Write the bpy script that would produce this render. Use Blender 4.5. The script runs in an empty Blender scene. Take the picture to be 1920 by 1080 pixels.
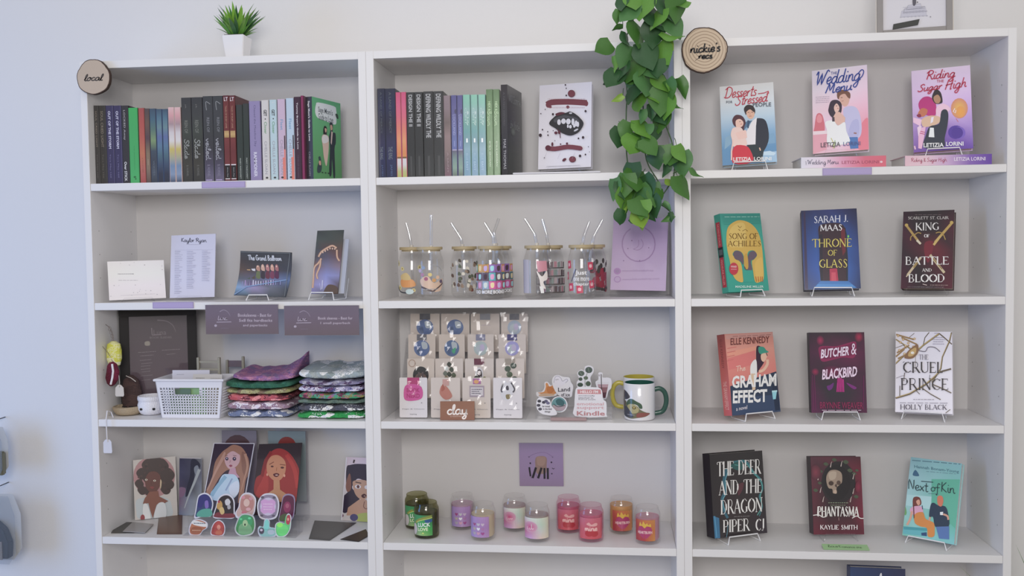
import bpy, bmesh, math, random
import numpy as np
from mathutils import Vector, Matrix
R = random.Random(7)
PI = math.pi
SC = bpy.context.scene
COL = SC.collection

# ---------------------------------------------------------------- camera, world, lights, exposure
CAM = (1.42635, -2.36990, 1.49199); YAW, PITCH, ROLL, FPX = -0.10729, -0.04436, -0.01337, 1745.03
def cam_axes():
    cy, sy, cp, sp = math.cos(YAW), math.sin(YAW), math.cos(PITCH), math.sin(PITCH)
    f = Vector((sy*cp, cy*cp, sp)); r = Vector((cy, -sy, 0)); u = r.cross(f)
    c, s = math.cos(ROLL), math.sin(ROLL)
    return c*r+s*u, -s*r+c*u, f
CR, CU, CF = cam_axes()
cd = bpy.data.cameras.new('camera'); cam = bpy.data.objects.new('camera', cd); COL.objects.link(cam)
cd.sensor_width = 36; cd.lens = FPX/1920*36; cd.clip_start = 0.05
M = Matrix((CR, CU, -CF)).transposed().to_4x4(); M.translation = Vector(CAM); cam.matrix_world = M
SC.camera = cam
vs = SC.view_settings; vs.view_transform = 'Standard'; vs.look = 'None'; vs.gamma = 1.0; vs.use_curve_mapping = False
vs.exposure = 0.06
SC.cycles.transparent_max_bounces = 32
wd = bpy.data.worlds.new('world'); SC.world = wd; wd.use_nodes = True
wd.node_tree.nodes['Background'].inputs[0].default_value = (1.0, 0.99, 0.985, 1)
wd.node_tree.nodes['Background'].inputs[1].default_value = 0.49
def area(name, loc, target, sx, sy, power, col):
    l = bpy.data.lights.new(name, 'AREA'); l.shape = 'RECTANGLE'; l.size = sx; l.size_y = sy; l.energy = power; l.color = col
    o = bpy.data.objects.new(name, l); COL.objects.link(o); o.location = loc
    o.rotation_euler = (Vector(target)-Vector(loc)).to_track_quat('-Z', 'Y').to_euler(); return o
area('shopfront_daylight', (1.35, -3.0, 2.0), (1.25, 0, 1.25), 1.1, 0.7, 35, (1.0, 0.97, 0.955))
area('ceiling_light', (1.6, -0.85, 2.92), (1.6, -0.2, 1.6), 2.6, 0.5, 3.0, (1.0, 0.97, 0.95))
area('side_window_daylight', (-1.9, -1.5, 1.2), (-0.45, 0.25, 1.1), 1.0, 1.8, 25, (0.16, 0.42, 1.0))

def at(px, py, Y):
    d = CF+(px-960)/FPX*CR-(py-540)/FPX*CU; t = (Y-CAM[1])/d.y
    return CAM[0]+t*d.x, CAM[2]+t*d.z
# shelf board tops, board thickness, depth
Z1, Z2, Z3, Z4, Z5, Z6, ZT = 1.676, 1.3556, 1.0395, 0.7173, 0.395, 0.075, 2.0004
TS, DEP = 0.0198, 0.239

# ---------------------------------------------------------------- colours and materials
def lin(v): return v/12.92 if v <= 0.04045 else ((v+0.055)/1.055)**2.4
def rgb(h, k=1.0):
    h = h.lstrip('#'); return tuple(min(0.9, lin(int(h[i:i+2], 16)/255)*k) for i in (0, 2, 4))
def ink(h, k=1.0):  # printing inks and paints are a little flatter than their swatch
    c = [lin(int(h.lstrip('#')[i:i+2], 16)/255) for i in (0, 2, 4)]; y = .25*c[0]+.6*c[1]+.15*c[2]
    return tuple(min(.9, (y+.90*(v-y))*.95*k+.006) for v in c)
MATS = {}
def mat(name, col, rough=0.5, bump=0.0, bscale=60, vary=0.04, metal=0.0, coat=0.0, scale=8.0, sss=0.0):
    if name in MATS: return MATS[name]
    m = bpy.data.materials.new(name); m.use_nodes = True; nt = m.node_tree; N = nt.nodes; L = nt.links
    b = N['Principled BSDF']; c = rgb(col) if isinstance(col, str) else col
    tc = N.new('ShaderNodeTexCoord'); no = N.new('ShaderNodeTexNoise'); no.inputs['Scale'].default_value = scale; no.inputs['Detail'].default_value = 3
    L.new(tc.outputs['Object'], no.inputs['Vector'])
    mx = N.new('ShaderNodeMix'); mx.data_type = 'RGBA'
    mx.inputs[6].default_value = (*[v*(1-vary) for v in c], 1); mx.inputs[7].default_value = (*[min(1, v*(1+vary)) for v in c], 1)
    L.new(no.outputs['Fac'], mx.inputs[0]); L.new(mx.outputs[2], b.inputs['Base Color'])
    b.inputs['Roughness'].default_value = rough; b.inputs['Metallic'].default_value = metal; b.inputs['Coat Weight'].default_value = coat
    if bump:
        n2 = N.new('ShaderNodeTexNoise'); n2.inputs['Scale'].default_value = bscale; n2.inputs['Detail'].default_value = 4
        bp = N.new('ShaderNodeBump'); bp.inputs['Strength'].default_value = bump; bp.inputs['Distance'].default_value = 0.002
        L.new(tc.outputs['Object'], n2.inputs['Vector']); L.new(n2.outputs['Fac'], bp.inputs['Height']); L.new(bp.outputs[0], b.inputs['Normal'])
    MATS[name] = m; return m
def hx(col, rough=0.45): return mat('surface_'+col.strip('#')+('%02d' % int(rough*100)), ink(col), rough)
def print_mat(name, rough, coat=0.0, tint=1.0):
    m = bpy.data.materials.new(name); m.use_nodes = True; N = m.node_tree.nodes; L = m.node_tree.links; b = N['Principled BSDF']
    a = N.new('ShaderNodeAttribute'); a.attribute_name = 'ink'; L.new(a.outputs['Color'], b.inputs['Base Color'])
    b.inputs['Roughness'].default_value = rough; b.inputs['Coat Weight'].default_value = coat
    no = N.new('ShaderNodeTexNoise'); no.inputs['Scale'].default_value = 30
    bp = N.new('ShaderNodeBump'); bp.inputs['Strength'].default_value = 0.05; bp.inputs['Distance'].default_value = 0.001
    L.new(no.outputs['Fac'], bp.inputs['Height']); L.new(bp.outputs[0], b.inputs['Normal']); return m
PR = print_mat('printed_paper', 0.38); PRG = print_mat('printed_gloss', 0.18, 0.3); PRM = print_mat('printed_matte', 0.6)
def glassy(name, col, body=0.06, rough=0.02, edge=0.75):
    """thin clear plastic or glass: clear face on, reflecting at grazing angles"""
    m = bpy.data.materials.new(name); m.use_nodes = True; N = m.node_tree.nodes; L = m.node_tree.links
    N.remove(N['Principled BSDF']); out = N['Material Output']
    tr = N.new('ShaderNodeBsdfTransparent'); tr.inputs[0].default_value = (*col, 1)
    gl = N.new('ShaderNodeBsdfGlossy'); gl.inputs['Roughness'].default_value = rough; gl.inputs[0].default_value = (0.95, 0.95, 0.95, 1)
    lw = N.new('ShaderNodeLayerWeight'); lw.inputs[0].default_value = 0.35
    mr = N.new('ShaderNodeMapRange'); mr.inputs[3].default_value = body; mr.inputs[4].default_value = edge
    L.new(lw.outputs['Facing'], mr.inputs[0])
    pw = N.new('ShaderNodeMath'); pw.operation = 'POWER'; pw.inputs[1].default_value = 3.0
    L.new(lw.outputs['Facing'], pw.inputs[0]); L.new(pw.outputs[0], mr.inputs[0])
    mx = N.new('ShaderNodeMixShader'); L.new(mr.outputs[0], mx.inputs[0]); L.new(tr.outputs[0], mx.inputs[1]); L.new(gl.outputs[0], mx.inputs[2])
    L.new(mx.outputs[0], out.inputs[0]); return m
GLASS = glassy('clear_glass', (0.965, 0.965, 0.965), 0.05, 0.02, 0.6)
GREENGLASS = glassy('olive_glass', (0.56, 0.55, 0.36), 0.06)
PINKGLASS = glassy('pink_glass', (0.96, 0.80, 0.86), 0.05)
STRAW = glassy('straw_glass', (0.93, 0.93, 0.94), 0.22, 0.05, 0.75)
ACRYL = glassy('clear_acrylic', (0.97, 0.97, 0.975), 0.04, 0.05, 0.5)
CELLO = glassy('cellophane', (0.985, 0.985, 0.985), 0.03, 0.08, 0.5)
WHITE = mat('white_laminate', (0.80, 0.785, 0.785), 0.42, 0.04, 120, 0.015)
WIRE = mat('white_coated_wire', (0.82, 0.82, 0.84), 0.3)
PAPER = mat('white_paper', (0.80, 0.78, 0.80), 0.6)
PAGES = mat('book_pages', (0.62, 0.56, 0.46), 0.8, 0.3, 400, 0.10, scale=200)

# ---------------------------------------------------------------- object helpers
def link(name, me, m, parent=None):
    o = bpy.data.objects.new(name, me); COL.objects.link(o)
    if m is not None:
        for k in (m if isinstance(m, (list, tuple)) else [m]): me.materials.append(k)
    if parent is not None: o.parent = parent
    return o
def thing(name, label, cat, loc=(0, 0, 0), rot=(0, 0, 0), group=None):
    o = bpy.data.objects.new(name, None); COL.objects.link(o); o.location = loc; o.rotation_euler = rot; o.empty_display_size = 0.02
    o['label'] = label; o['category'] = cat
    if group: o['group'] = group
    return o
class MB:
    def __init__(s): s.v = []; s.f = []
    def add(s, v, f):
        n = len(s.v); s.v += [tuple(a) for a in v]; s.f += [tuple(i+n for i in q) for q in f]; return s
    def box(s, x0, y0, z0, x1, y1, z1):
        v = [(x, y, z) for z in (z0, z1) for y in (y0, y1) for x in (x0, x1)]
        return s.add(v, [(0, 2, 3, 1), (4, 5, 7, 6), (0, 1, 5, 4), (2, 6, 7, 3), (0, 4, 6, 2), (1, 3, 7, 5)])
    def hexa(s, p):  # 8 points ordered like box
        return s.add(p, [(0, 2, 3, 1), (4, 5, 7, 6), (0, 1, 5, 4), (2, 6, 7, 3), (0, 4, 6, 2), (1, 3, 7, 5)])
    def lathe(s, prof, n=28, c=(0, 0, 0)):
        v = [(c[0]+r*math.cos(2*PI*i/n), c[1]+r*math.sin(2*PI*i/n), c[2]+z) for r, z in prof for i in range(n)]
        f = [(j*n+i, j*n+(i+1) % n, (j+1)*n+(i+1) % n, (j+1)*n+i) for j in range(len(prof)-1) for i in range(n)]
        if prof[0][0] > 1e-6: f.append(tuple(range(n-1, -1, -1)))
        if prof[-1][0] > 1e-6: f.append(tuple((len(prof)-1)*n+i for i in range(n)))
        return s.add(v, f)
    def shell(s, prof, n=28):  # open lathe, no caps
        v = [(r*math.cos(2*PI*i/n), r*math.sin(2*PI*i/n), z) for r, z in prof for i in range(n)]
        return s.add(v, [(j*n+i, j*n+(i+1) % n, (j+1)*n+(i+1) % n, (j+1)*n+i) for j in range(len(prof)-1) for i in range(n)])
    def tube(s, pts, r, n=8, closed=False, flat=1.0):
        pts = [Vector(p) for p in pts]; m = len(pts); rs = r if isinstance(r, (list, tuple)) else [r]*m
        up = None; v = []
        for i, p in enumerate(pts):
            a = pts[i-1] if (i > 0 or closed) else p; b = pts[(i+1) % m] if (i < m-1 or closed) else p
            t = (b-a).normalized()
            if up is None: up = Vector((0, 0, 1)) if abs(t.z) < 0.9 else Vector((0, 1, 0))
            x = t.cross(up).normalized(); up = x.cross(t).normalized()
            for k in range(n):
                an = 2*PI*k/n; v.append(p+(x*math.cos(an)+up*math.sin(an)*flat)*rs[i])
        f = []
        for i in range(m if closed else m-1):
            for k in range(n): f.append((i*n+k, ((i+1) % m)*n+k, ((i+1) % m)*n+(k+1) % n, i*n+(k+1) % n))
        if not closed: f += [tuple(range(n)), tuple((m-1)*n+k for k in range(n-1, -1, -1))]
        return s.add(v, f)
    def prism(s, poly, y0, y1):  # outline in xz extruded along y
        n = len(poly); v = [(x, y0, z) for x, z in poly]+[(x, y1, z) for x, z in poly]
        return s.add(v, [tuple(range(n)), tuple(range(2*n-1, n-1, -1))]+[(i, n+i, n+(i+1) % n, (i+1) % n) for i in range(n)])
    def build(s, name, m, parent=None, bevel=0.0, smooth=False, fixn=True):
        me = bpy.data.meshes.new(name); me.from_pydata(s.v, [], s.f)
        if bevel or fixn:
            bm = bmesh.new(); bm.from_mesh(me)
            if fixn: bmesh.ops.recalc_face_normals(bm, faces=bm.faces)
            if bevel: bmesh.ops.bevel(bm, geom=bm.edges[:], offset=bevel, segments=2, affect='EDGES', clamp_overlap=True)
            bm.to_mesh(me); bm.free()
        if smooth:
            me.shade_smooth(); me.set_sharp_from_angle(angle=math.radians(40))
        return link(name, me, m, parent)
def smooth_path(pts, k=4, closed=False):
    P = [np.array(p, float) for p in pts]; n = len(P); out = []
    for i in range(n if closed else n-1):
        g = lambda j: P[j % n] if closed else P[max(0, min(n-1, j))]
        a, b, c, d = g(i-1), g(i), g(i+1), g(i+2)
        for t in range(k):
            t /= k; out.append(0.5*((2*b)+(-a+c)*t+(2*a-5*b+4*c-d)*t*t+(-a+3*b-3*c+d)*t**3))
    if not closed: out.append(P[-1])
    return out

# ---------------------------------------------------------------- flat print: every shape is thin inked geometry on its sheet
GL = {
'a': (1.05, [[(.8,.85),(.45,1),(.1,.6),(.15,.1),(.45,0),(.75,.4),(.8,.95)], [(.8,.95),(.8,.2),(1,0),(1.15,.15)]]),
'b': (.9, [[(.15,2),(.12,.1),(.45,0),(.75,.4),(.6,.95),(.2,.8)]]),
'c': (.8, [[(.75,.8),(.5,1),(.15,.7),(.15,.2),(.45,0),(.85,.25)]]),
'd': (1.05, [[(.8,.85),(.45,1),(.1,.6),(.15,.1),(.45,0),(.75,.4),(.85,2)], [(.83,.9),(.8,.2),(1,0),(1.15,.15)]]),
'e': (.8, [[(.1,.4),(.6,.55),(.65,.9),(.4,1),(.12,.6),(.2,.1),(.5,0),(.85,.3)]]),
'f': (.65, [[(.75,1.7),(.55,2),(.35,1.6),(.3,0),(.2,-.9),(.05,-.6)], [(0,1),(.7,1)]]),
'g': (1.05, [[(.8,.85),(.45,1),(.1,.6),(.15,.1),(.45,0),(.75,.4),(.8,.95)], [(.8,.95),(.78,-.5),(.5,-1),(.15,-.7),(.6,-.2),(1.1,.15)]]),
'h': (1.0, [[(.2,2),(.12,0)], [(.15,.4),(.4,.95),(.7,.9),(.75,.2),(.95,0),(1.05,.15)]]),
'i': (.5, [[(.2,1),(.2,.2),(.4,0),(.55,.15)], [(.22,1.4),(.28,1.55)]]),
'k': (.85, [[(.2,2),(.12,0)], [(.75,1),(.2,.5),(.75,.05),(.9,.1)]]),
'l': (.5, [[(.0,.15),(.4,1.4),(.35,2),(.15,1.6),(.15,.2),(.35,0),(.55,.15)]]),
'm': (1.2, [[(.1,1),(.1,0)], [(.1,.5),(.35,1),(.5,.7),(.5,0)], [(.5,.5),(.75,1),(.95,.7),(.95,.2),(1.1,0),(1.25,.15)]]),
'n': (.95, [[(.1,1),(.1,0)], [(.1,.4),(.35,.95),(.65,.9),(.7,.2),(.9,0),(1,.15)]]),
'o': (.85, [[(.4,1),(.1,.6),(.15,.1),(.4,0),(.7,.3),(.65,.85),(.4,1),(.9,.8)]]),
'p': (.9, [[(.15,1),(.1,-.9)], [(.15,.7),(.45,1),(.75,.6),(.5,.05),(.15,.2)]]),
'r': (.65, [[(.1,1),(.15,0)], [(.13,.5),(.35,.95),(.62,.95)]]),
's': (.68, [[(.62,.9),(.35,1),(.15,.75),(.55,.4),(.5,.05),(.1,.05)]]),
't': (.6, [[(.35,1.75),(.28,.2),(.45,0),(.65,.15)], [(0,1.15),(.65,1.2)]]),
'u': (1.0, [[(.1,1),(.12,.2),(.35,0),(.7,.3),(.75,1)], [(.75,1),(.75,.2),(.95,0),(1.05,.15)]]),
'v': (.8, [[(.1,1),(.4,0),(.75,1)]]), 'x': (.85, [[(.1,1),(.75,0)], [(.75,1),(.05,0)]]),
'w': (1.1, [[(.1,1),(.3,0),(.55,.8),(.8,0),(1.05,1)]]),
'y': (1.0, [[(.1,1),(.12,.25),(.35,0),(.7,.3),(.75,1)], [(.75,1),(.7,-.6),(.4,-1),(.15,-.7),(.95,.1)]]),
'z': (.8, [[(.1,1),(.7,1),(.1,0),(.8,.05)]]), "'": (.3, [[(.2,2),(.12,1.6)]]), '&': (1, [[(.9,.4),(.4,0),(.1,.4),(.7,1.4),(.4,1.8),(.25,1.3),(.9,0)]]),
' ': (.55, []), '.': (.3, [[(.1,0),(.15,.1)]]), '1': (.5, [[(.1,1.5),(.35,2),(.3,0)]]),
'D': (1.5, [[(.35,1.9),(.3,.1)], [(0,1.5),(.5,2),(1.2,1.7),(1.4,.9),(1,.1),(.3,0),(0,.2)]]),
'S': (1.2, [[(1.1,1.6),(.8,2),(.35,1.7),(.5,1.2),(.95,.7),(.8,.1),(.3,0),(0,.4)]]),
'W': (1.75, [[(0,1.5),(.25,2),(.42,0),(.9,1.7),(1.02,0),(1.6,2),(1.95,1.8)]]),
'M': (1.5, [[(0,.1),(.3,2),(.6,.5),(1.1,2),(1.15,.2),(1.35,0),(1.5,.15)]]),
'R': (1.3, [[(.35,1.8),(.25,0)], [(0,1.4),(.5,2),(1.1,1.7),(.9,1.1),(.35,1),(.8,.7),(1.15,0),(1.4,.15)]]),
'H': (1.35, [[(.3,2),(.1,0)], [(1.15,2),(1,0),(1.2,.1)], [(0,.9),(1.25,1.1)]]),
'N': (1.15, [[(.1,0),(.25,2),(.85,.1),(1.05,2)]]), 'K': (1.1, [[(.2,2),(.12,0)], [(.95,2),(.2,.9),(1.05,0)]]),
'L': (.95, [[(.35,2),(.1,.15),(.45,0),(.9,.25)]]), 'T': (1.1, [[(0,1.8),(1.2,1.95)], [(.65,1.9),(.5,0)]]),
'C': (1.05, [[(1,1.6),(.7,2),(.2,1.5),(.2,.4),(.6,0),(1,.3)]]), 'B': (1.1, [[(.3,2),(.2,0)], [(.1,1.8),(.7,2),(.8,1.4),(.3,1.05),(.9,.8),(.8,.1),(.1,0)]]),
'G': (1.15, [[(1,1.6),(.7,2),(.2,1.5),(.2,.4),(.6,0),(1,.4),(1,.9),(.6,.9)]]),
}
SF = {  # roman capitals: width, thick strokes, thin strokes, feet
'A': (.9, [[(.42,1),(.80,0)]], [[(.08,0),(.42,1)],[(.20,.35),(.66,.35)]], [(.08,0),(.80,0)]),
'B': (.78, [[(.15,0),(.15,1)],[(.62,.38),(.62,.14)]], [[(.15,1),(.45,.98),(.56,.77),(.42,.54),(.15,.52)],[(.15,.52),(.5,.5),(.65,.27),(.5,.02),(.15,0)]], [(.13,0),(.13,1)]),
'C': (.88, [[(.34,.93),(.13,.7),(.10,.5),(.13,.3),(.34,.07)]], [[(.78,.82),(.55,1),(.34,.93)],[(.34,.07),(.55,0),(.80,.18)],[(.78,.82),(.78,.97)]], []),
'D': (.9, [[(.15,0),(.15,1)],[(.72,.72),(.76,.5),(.72,.28)]], [[(.15,1),(.5,.98),(.72,.72)],[(.72,.28),(.5,.02),(.15,0)]], [(.13,0),(.13,1)]),
'E': (.74, [[(.15,0),(.15,1)]], [[(.15,.98),(.62,.98),(.62,.84)],[(.15,.52),(.5,.52)],[(.15,.02),(.66,.02),(.66,.18)]], [(.13,0),(.13,1)]),
'F': (.7, [[(.15,0),(.15,1)]], [[(.15,.98),(.62,.98),(.62,.82)],[(.15,.52),(.5,.52)]], [(.15,0),(.13,1)]),
'G': (.92, [[(.34,.93),(.13,.7),(.10,.5),(.13,.3),(.34,.07)],[(.76,.42),(.76,.08)]], [[(.78,.82),(.55,1),(.34,.93)],[(.34,.07),(.55,0),(.76,.1)]], [(.76,.42)]),
'H': (.95, [[(.15,0),(.15,1)],[(.80,0),(.80,1)]], [[(.15,.5),(.80,.5)]], [(.15,0),(.15,1),(.80,0),(.80,1)]),
'I': (.34, [[(.17,0),(.17,1)]], [], [(.17,0),(.17,1)]),
'J': (.5, [[(.32,.2),(.32,1)]], [[(.32,.2),(.2,-.02),(.05,.05)]], [(.32,1)]),
'K': (.88, [[(.15,0),(.15,1)],[(.36,.55),(.78,0)]], [[(.15,.38),(.72,1)]], [(.15,0),(.15,1),(.80,0),(.72,1)]),
'L': (.68, [[(.15,0),(.15,1)]], [[(.15,.02),(.62,.02),(.62,.2)]], [(.13,0),(.15,1)]),
'M': (1.1, [[(.16,1),(.55,.08)],[(.95,0),(.93,1)]], [[(.12,0),(.16,1)],[(.55,.08),(.93,1)]], [(.12,0),(.95,0),(.16,1),(.93,1)]),
'N': (.95, [[(.14,1),(.80,0)]], [[(.14,0),(.14,1)],[(.80,0),(.80,1)]], [(.14,0),(.12,1),(.80,1)]),
'O': (.98, [[(.34,.93),(.13,.72),(.10,.5),(.13,.28),(.34,.07)],[(.64,.07),(.85,.28),(.88,.5),(.85,.72),(.64,.93)]], [[(.34,.93),(.49,1),(.64,.93)],[(.34,.07),(.49,0),(.64,.07)]], []),
'P': (.76, [[(.15,0),(.15,1)],[(.62,.85),(.62,.62)]], [[(.15,1),(.5,.98),(.65,.74),(.5,.48),(.15,.46)]], [(.15,0),(.13,1)]),
'R': (.86, [[(.15,0),(.15,1)],[(.42,.48),(.78,0)]], [[(.15,1),(.5,.98),(.62,.75),(.5,.5),(.15,.48)]], [(.15,0),(.13,1),(.80,0)]),
'S': (.66, [[(.16,.78),(.3,.58),(.45,.42),(.52,.22)]], [[(.54,.84),(.35,1),(.16,.9),(.16,.78)],[(.52,.22),(.45,.04),(.25,0),(.10,.16)]], []),
'T': (.84, [[(.42,0),(.42,1)]], [[(.05,.82),(.05,.98),(.79,.98),(.79,.82)]], [(.42,0)]),
'U': (.92, [[(.15,1),(.15,.3),(.30,.04)]], [[(.30,.04),(.48,0),(.70,.1),(.78,.3),(.78,1)]], [(.15,1),(.78,1)]),
'V': (.86, [[(.08,1),(.42,0)]], [[(.42,0),(.78,1)]], [(.08,1),(.78,1)]),
'W': (1.2, [[(.08,1),(.36,0)],[(.58,1),(.84,0)]], [[(.36,0),(.58,1)],[(.84,0),(1.12,1)]], [(.08,1),(.58,1),(1.12,1)]),
'Y': (.82, [[(.06,1),(.42,.48)],[(.42,.48),(.42,0)]], [[(.42,.48),(.76,1)]], [(.06,1),(.76,1),(.42,0)]),
' ': (.45, [], [], []), '.': (.25, [[(.1,0),(.1,.1)]], [], []), '-': (.5, [], [[(.1,.5),(.4,.5)]], []),
}
TXC = {}
def text_geo(s, bold, spc):
    key = (s, bold, spc)
    if key in TXC: return TXC[key]
    cu = bpy.data.curves.new('t', 'FONT'); cu.body = s; cu.size = 1; cu.resolution_u = 2; cu.offset = bold; cu.space_character = spc; cu.fill_mode = 'FRONT'
    o = bpy.data.objects.new('t', cu); me = bpy.data.meshes.new_from_object(o)
    v = np.array([tuple(p.co)[:2] for p in me.vertices]) if len(me.vertices) else np.zeros((0, 2)); f = [tuple(p.vertices) for p in me.polygons]
    bpy.data.objects.remove(o); bpy.data.curves.remove(cu); bpy.data.meshes.remove(me)
    if len(v): v = (v-v.min(0))/np.maximum(v.max(0)-v.min(0), 1e-6)
    TXC[key] = (v, f); return TXC[key]
def homog(src):
    dst = [(0, 1), (1, 1), (1, 0), (0, 0)]; A = []; b = []
    for (x, y), (u, v) in zip(src, dst):
        A += [[x, y, 1, 0, 0, 0, -u*x, -u*y], [0, 0, 0, x, y, 1, -v*x, -v*y]]; b += [u, v]
    return np.append(np.linalg.solve(np.array(A, float), np.array(b, float)), 1).reshape(3, 3)
class Art:
    """canvas whose four corners (TL TR BR BL) are mapped on a sheet of w x h metres"""
    def __init__(s, quad=((0, 0), (1, 0), (1, 1), (0, 1)), w=1, h=1, k=1.12, clip=True):
        s.H = homog(quad); s.w = w; s.h = h; s.V = []; s.F = []; s.C = []; s.lv = 0; s.k = k; s.quad = quad; s.clip = clip
    def put(s, pts, faces, cols, unit=False):
        p = np.array(pts, float)
        if not unit:
            q = np.c_[p, np.ones(len(p))]@s.H.T; p = q[:, :2]/q[:, 2:]
        if s.clip: p = np.clip(p, 0, 1)
        n = len(s.V); s.lv += 1
        s.V += [(a*s.w, s.lv, b*s.h) for a, b in p]
        if isinstance(cols, str): cols = [cols]*len(p)
        s.C += [(*(ink(c, s.k) if isinstance(c, str) else c), 1) for c in cols]
        s.F += [tuple(i+n for i in f) for f in faces]; return s
    def bg(s, c): return s.put([(0, 0), (1, 0), (1, 1), (0, 1)], [(0, 1, 2, 3)], c, True)
    def vgrad(s, cols, u0=0, u1=1, v0=0, v1=1):  # top to bottom, in unit space
        n = len(cols); P = []; Cc = []
        for i, c in enumerate(cols):
            v = v1-(v1-v0)*i/(n-1); P += [(u0, v), (u1, v)]; Cc += [c, c]
        return s.put(P, [(2*i, 2*i+2, 2*i+3, 2*i+1) for i in range(n-1)], Cc, True)
    def grid(s, rows, u0=0, u1=1, v0=0, v1=1):  # 2d colour grid from the top row down
        a, b = len(rows), len(rows[0])
        P = [(u0+(u1-u0)*j/(b-1), v1-(v1-v0)*i/(a-1)) for i in range(a) for j in range(b)]
        return s.put(P, [(i*b+j, i*b+b+j, i*b+b+j+1, i*b+j+1) for i in range(a-1) for j in range(b-1)], [c for r in rows for c in r], True)
    def rect(s, u0, v0, u1, v1, c): return s.put([(u0, 1-v0), (u0, 1-v1), (u1, 1-v1), (u1, 1-v0)], [(0, 1, 2, 3)], c, True)  # unit, v down
    def poly(s, pts, c): return s.put(pts, [tuple(range(len(pts)))], c)
    def blob(s, pts, c, k=4): return s.poly([tuple(p) for p in smooth_path(pts, k, True)], c)
    def ell(s, x, y, rx, ry, c, n=18, a=0.0):
        ca, sa = math.cos(a), math.sin(a)
        return s.poly([(x+rx*math.cos(t)*ca-ry*math.sin(t)*sa, y+rx*math.cos(t)*sa+ry*math.sin(t)*ca) for t in [2*PI*i/n for i in range(n)]], c)
    def glow(s, x, y, rx, ry, c0, c1, n=18):  # printed soft spot: centre colour to rim colour
        P = [(x, y)]+[(x+rx*math.cos(2*PI*i/n), y+ry*math.sin(2*PI*i/n)) for i in range(n)]
        return s.put(P, [(0, 1+i, 1+(i+1) % n) for i in range(n)], [c0]+[c1]*n)
    def line(s, pts, wd, c, smooth=0, taper=False):
        if smooth: pts = smooth_path(pts, smooth)
        r = s.h/s.w if s.quad[1] == (1, 0) else 1.0  # keep strokes even on long narrow sheets
        P = [np.array(p, float)*(1, r) for p in pts]; out = []; m = len(P)
        if m < 2: return s
        for i, p in enumerate(P):
            t = P[min(m-1, i+1)]-P[max(0, i-1)]; L = np.hypot(*t) or 1; nrm = np.array([-t[1], t[0]])/L
            w2 = wd/2*((1-0.75*i/(m-1)) if taper else 1); out += [(p+nrm*w2)/(1, r), (p-nrm*w2)/(1, r)]
        return s.put(out, [(2*i, 2*i+1, 2*i+3, 2*i+2) for i in range(m-1)], c)
    def text(s, t, x0, y0, x1, y1, c, bold=0.0, rise=0.0, shear=0.0, spc=1.0, arc=0.0):
        v, f = text_geo(t, bold, spc)
        if not len(v): return s
        P = [(x0+(x1-x0)*a+shear*b, y1-(y1-y0)*b-rise*a-arc*4*a*(1-a)) for a, b in v]
        return s.put(P, f, c)
    def vtext(s, t, x0, y0, x1, y1, c, bold=0.0, spc=1.0):  # reads downwards, letter feet on x0
        v, f = text_geo(t, bold, spc)
        return s.put([(x0+(x1-x0)*b, y0+(y1-y0)*a) for a, b in v], f, c)
    def script(s, t, x0, y0, x1, y1, c, wd=5, rise=0.0, shear=0.0, vert=False):  # y1 baseline, y0 ascender height
        x = 0; L = []
        for ch in t:
            adv, st = GL.get(ch, GL.get(ch.lower(), GL[' '])); L += [(x, q) for q in st]; x += adv
        for ox, q in L:
            P = []
            for a, b in smooth_path(q, 3):
                u = (ox+a)/x; b /= 2
                P.append((x0+(x1-x0)*b, y0+(y1-y0)*u) if vert else (x0+(x1-x0)*u+shear*b, y1-(y1-y0)*b-rise*u))
            s.line(P, wd, c); s.lv -= 1
        s.lv += 1; return s
    def serif(s, t, x0, y0, x1, y1, c, wt=8, rise=0.0, shear=0.0, thin=.38, foot=.09):
        tot = sum(SF.get(ch, SF[' '])[0] for ch in t); x = 0; h = y1-y0
        for ch in t:
            adv, th, tn, ft = SF.get(ch, SF[' '])
            M_ = lambda a, b: (x0+(x1-x0)*(x+a)/tot+shear*b, y1-h*b-rise*(x+a)/tot)
            for q, w in [(q, wt) for q in th]+[(q, wt*thin) for q in tn]:
                P = [tuple(v) for v in smooth_path(q, 3)] if len(q) > 3 else q
                s.line([M_(*p) for p in P], w, c); s.lv -= 1
            for a, b in ft: s.line([M_(a-foot, b), M_(a+foot, b)], wt*thin, c); s.lv -= 1
            x += adv
        s.lv += 1; return s
    def tiny(s, x0, y0, x1, y1, c, wd=3, rise=0.0, rr=None):  # line of print too small to read
        x = x0; rr = rr or R
        while x < x1:
            e = min(x1, x+(x1-x0)*rr.uniform(.06, .2)); f0 = (x-x0)/(x1-x0); f1 = (e-x0)/(x1-x0)
            s.line([(x, y0-rise*f0), (e, y0-rise*f1)], wd, c); s.lv -= 1; x = e+(x1-x0)*.03
        s.lv += 1; return s
    def build(s, name, parent, m=None, off=(0, 0, 0), eps=0.00006, wrap=None, seg=0.006):
        me = bpy.data.meshes.new(name); me.from_pydata([(a, -l*eps, b) for a, l, b in s.V], [], s.F)
        at_ = me.color_attributes.new('ink', 'FLOAT_COLOR', 'POINT'); at_.data.foreach_set('color', np.array(s.C, 'f').ravel())
        bm = bmesh.new(); bm.from_mesh(me); bmesh.ops.recalc_face_normals(bm, faces=bm.faces)
        bad = [f for f in bm.faces if f.normal.y > 0]
        if bad: bmesh.ops.reverse_faces(bm, faces=bad)
        if wrap:
            x = seg
            while x < s.w:
                bmesh.ops.bisect_plane(bm, geom=bm.verts[:]+bm.edges[:]+bm.faces[:], plane_co=(x, 0, 0), plane_no=(1, 0, 0)); x += seg
            for v in bm.verts: v.co = wrap(v.co.x, v.co.y, v.co.z)
        bm.to_mesh(me); bm.free()
        o = link(name, me, m or PR, parent); o.location = off; return o
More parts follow.
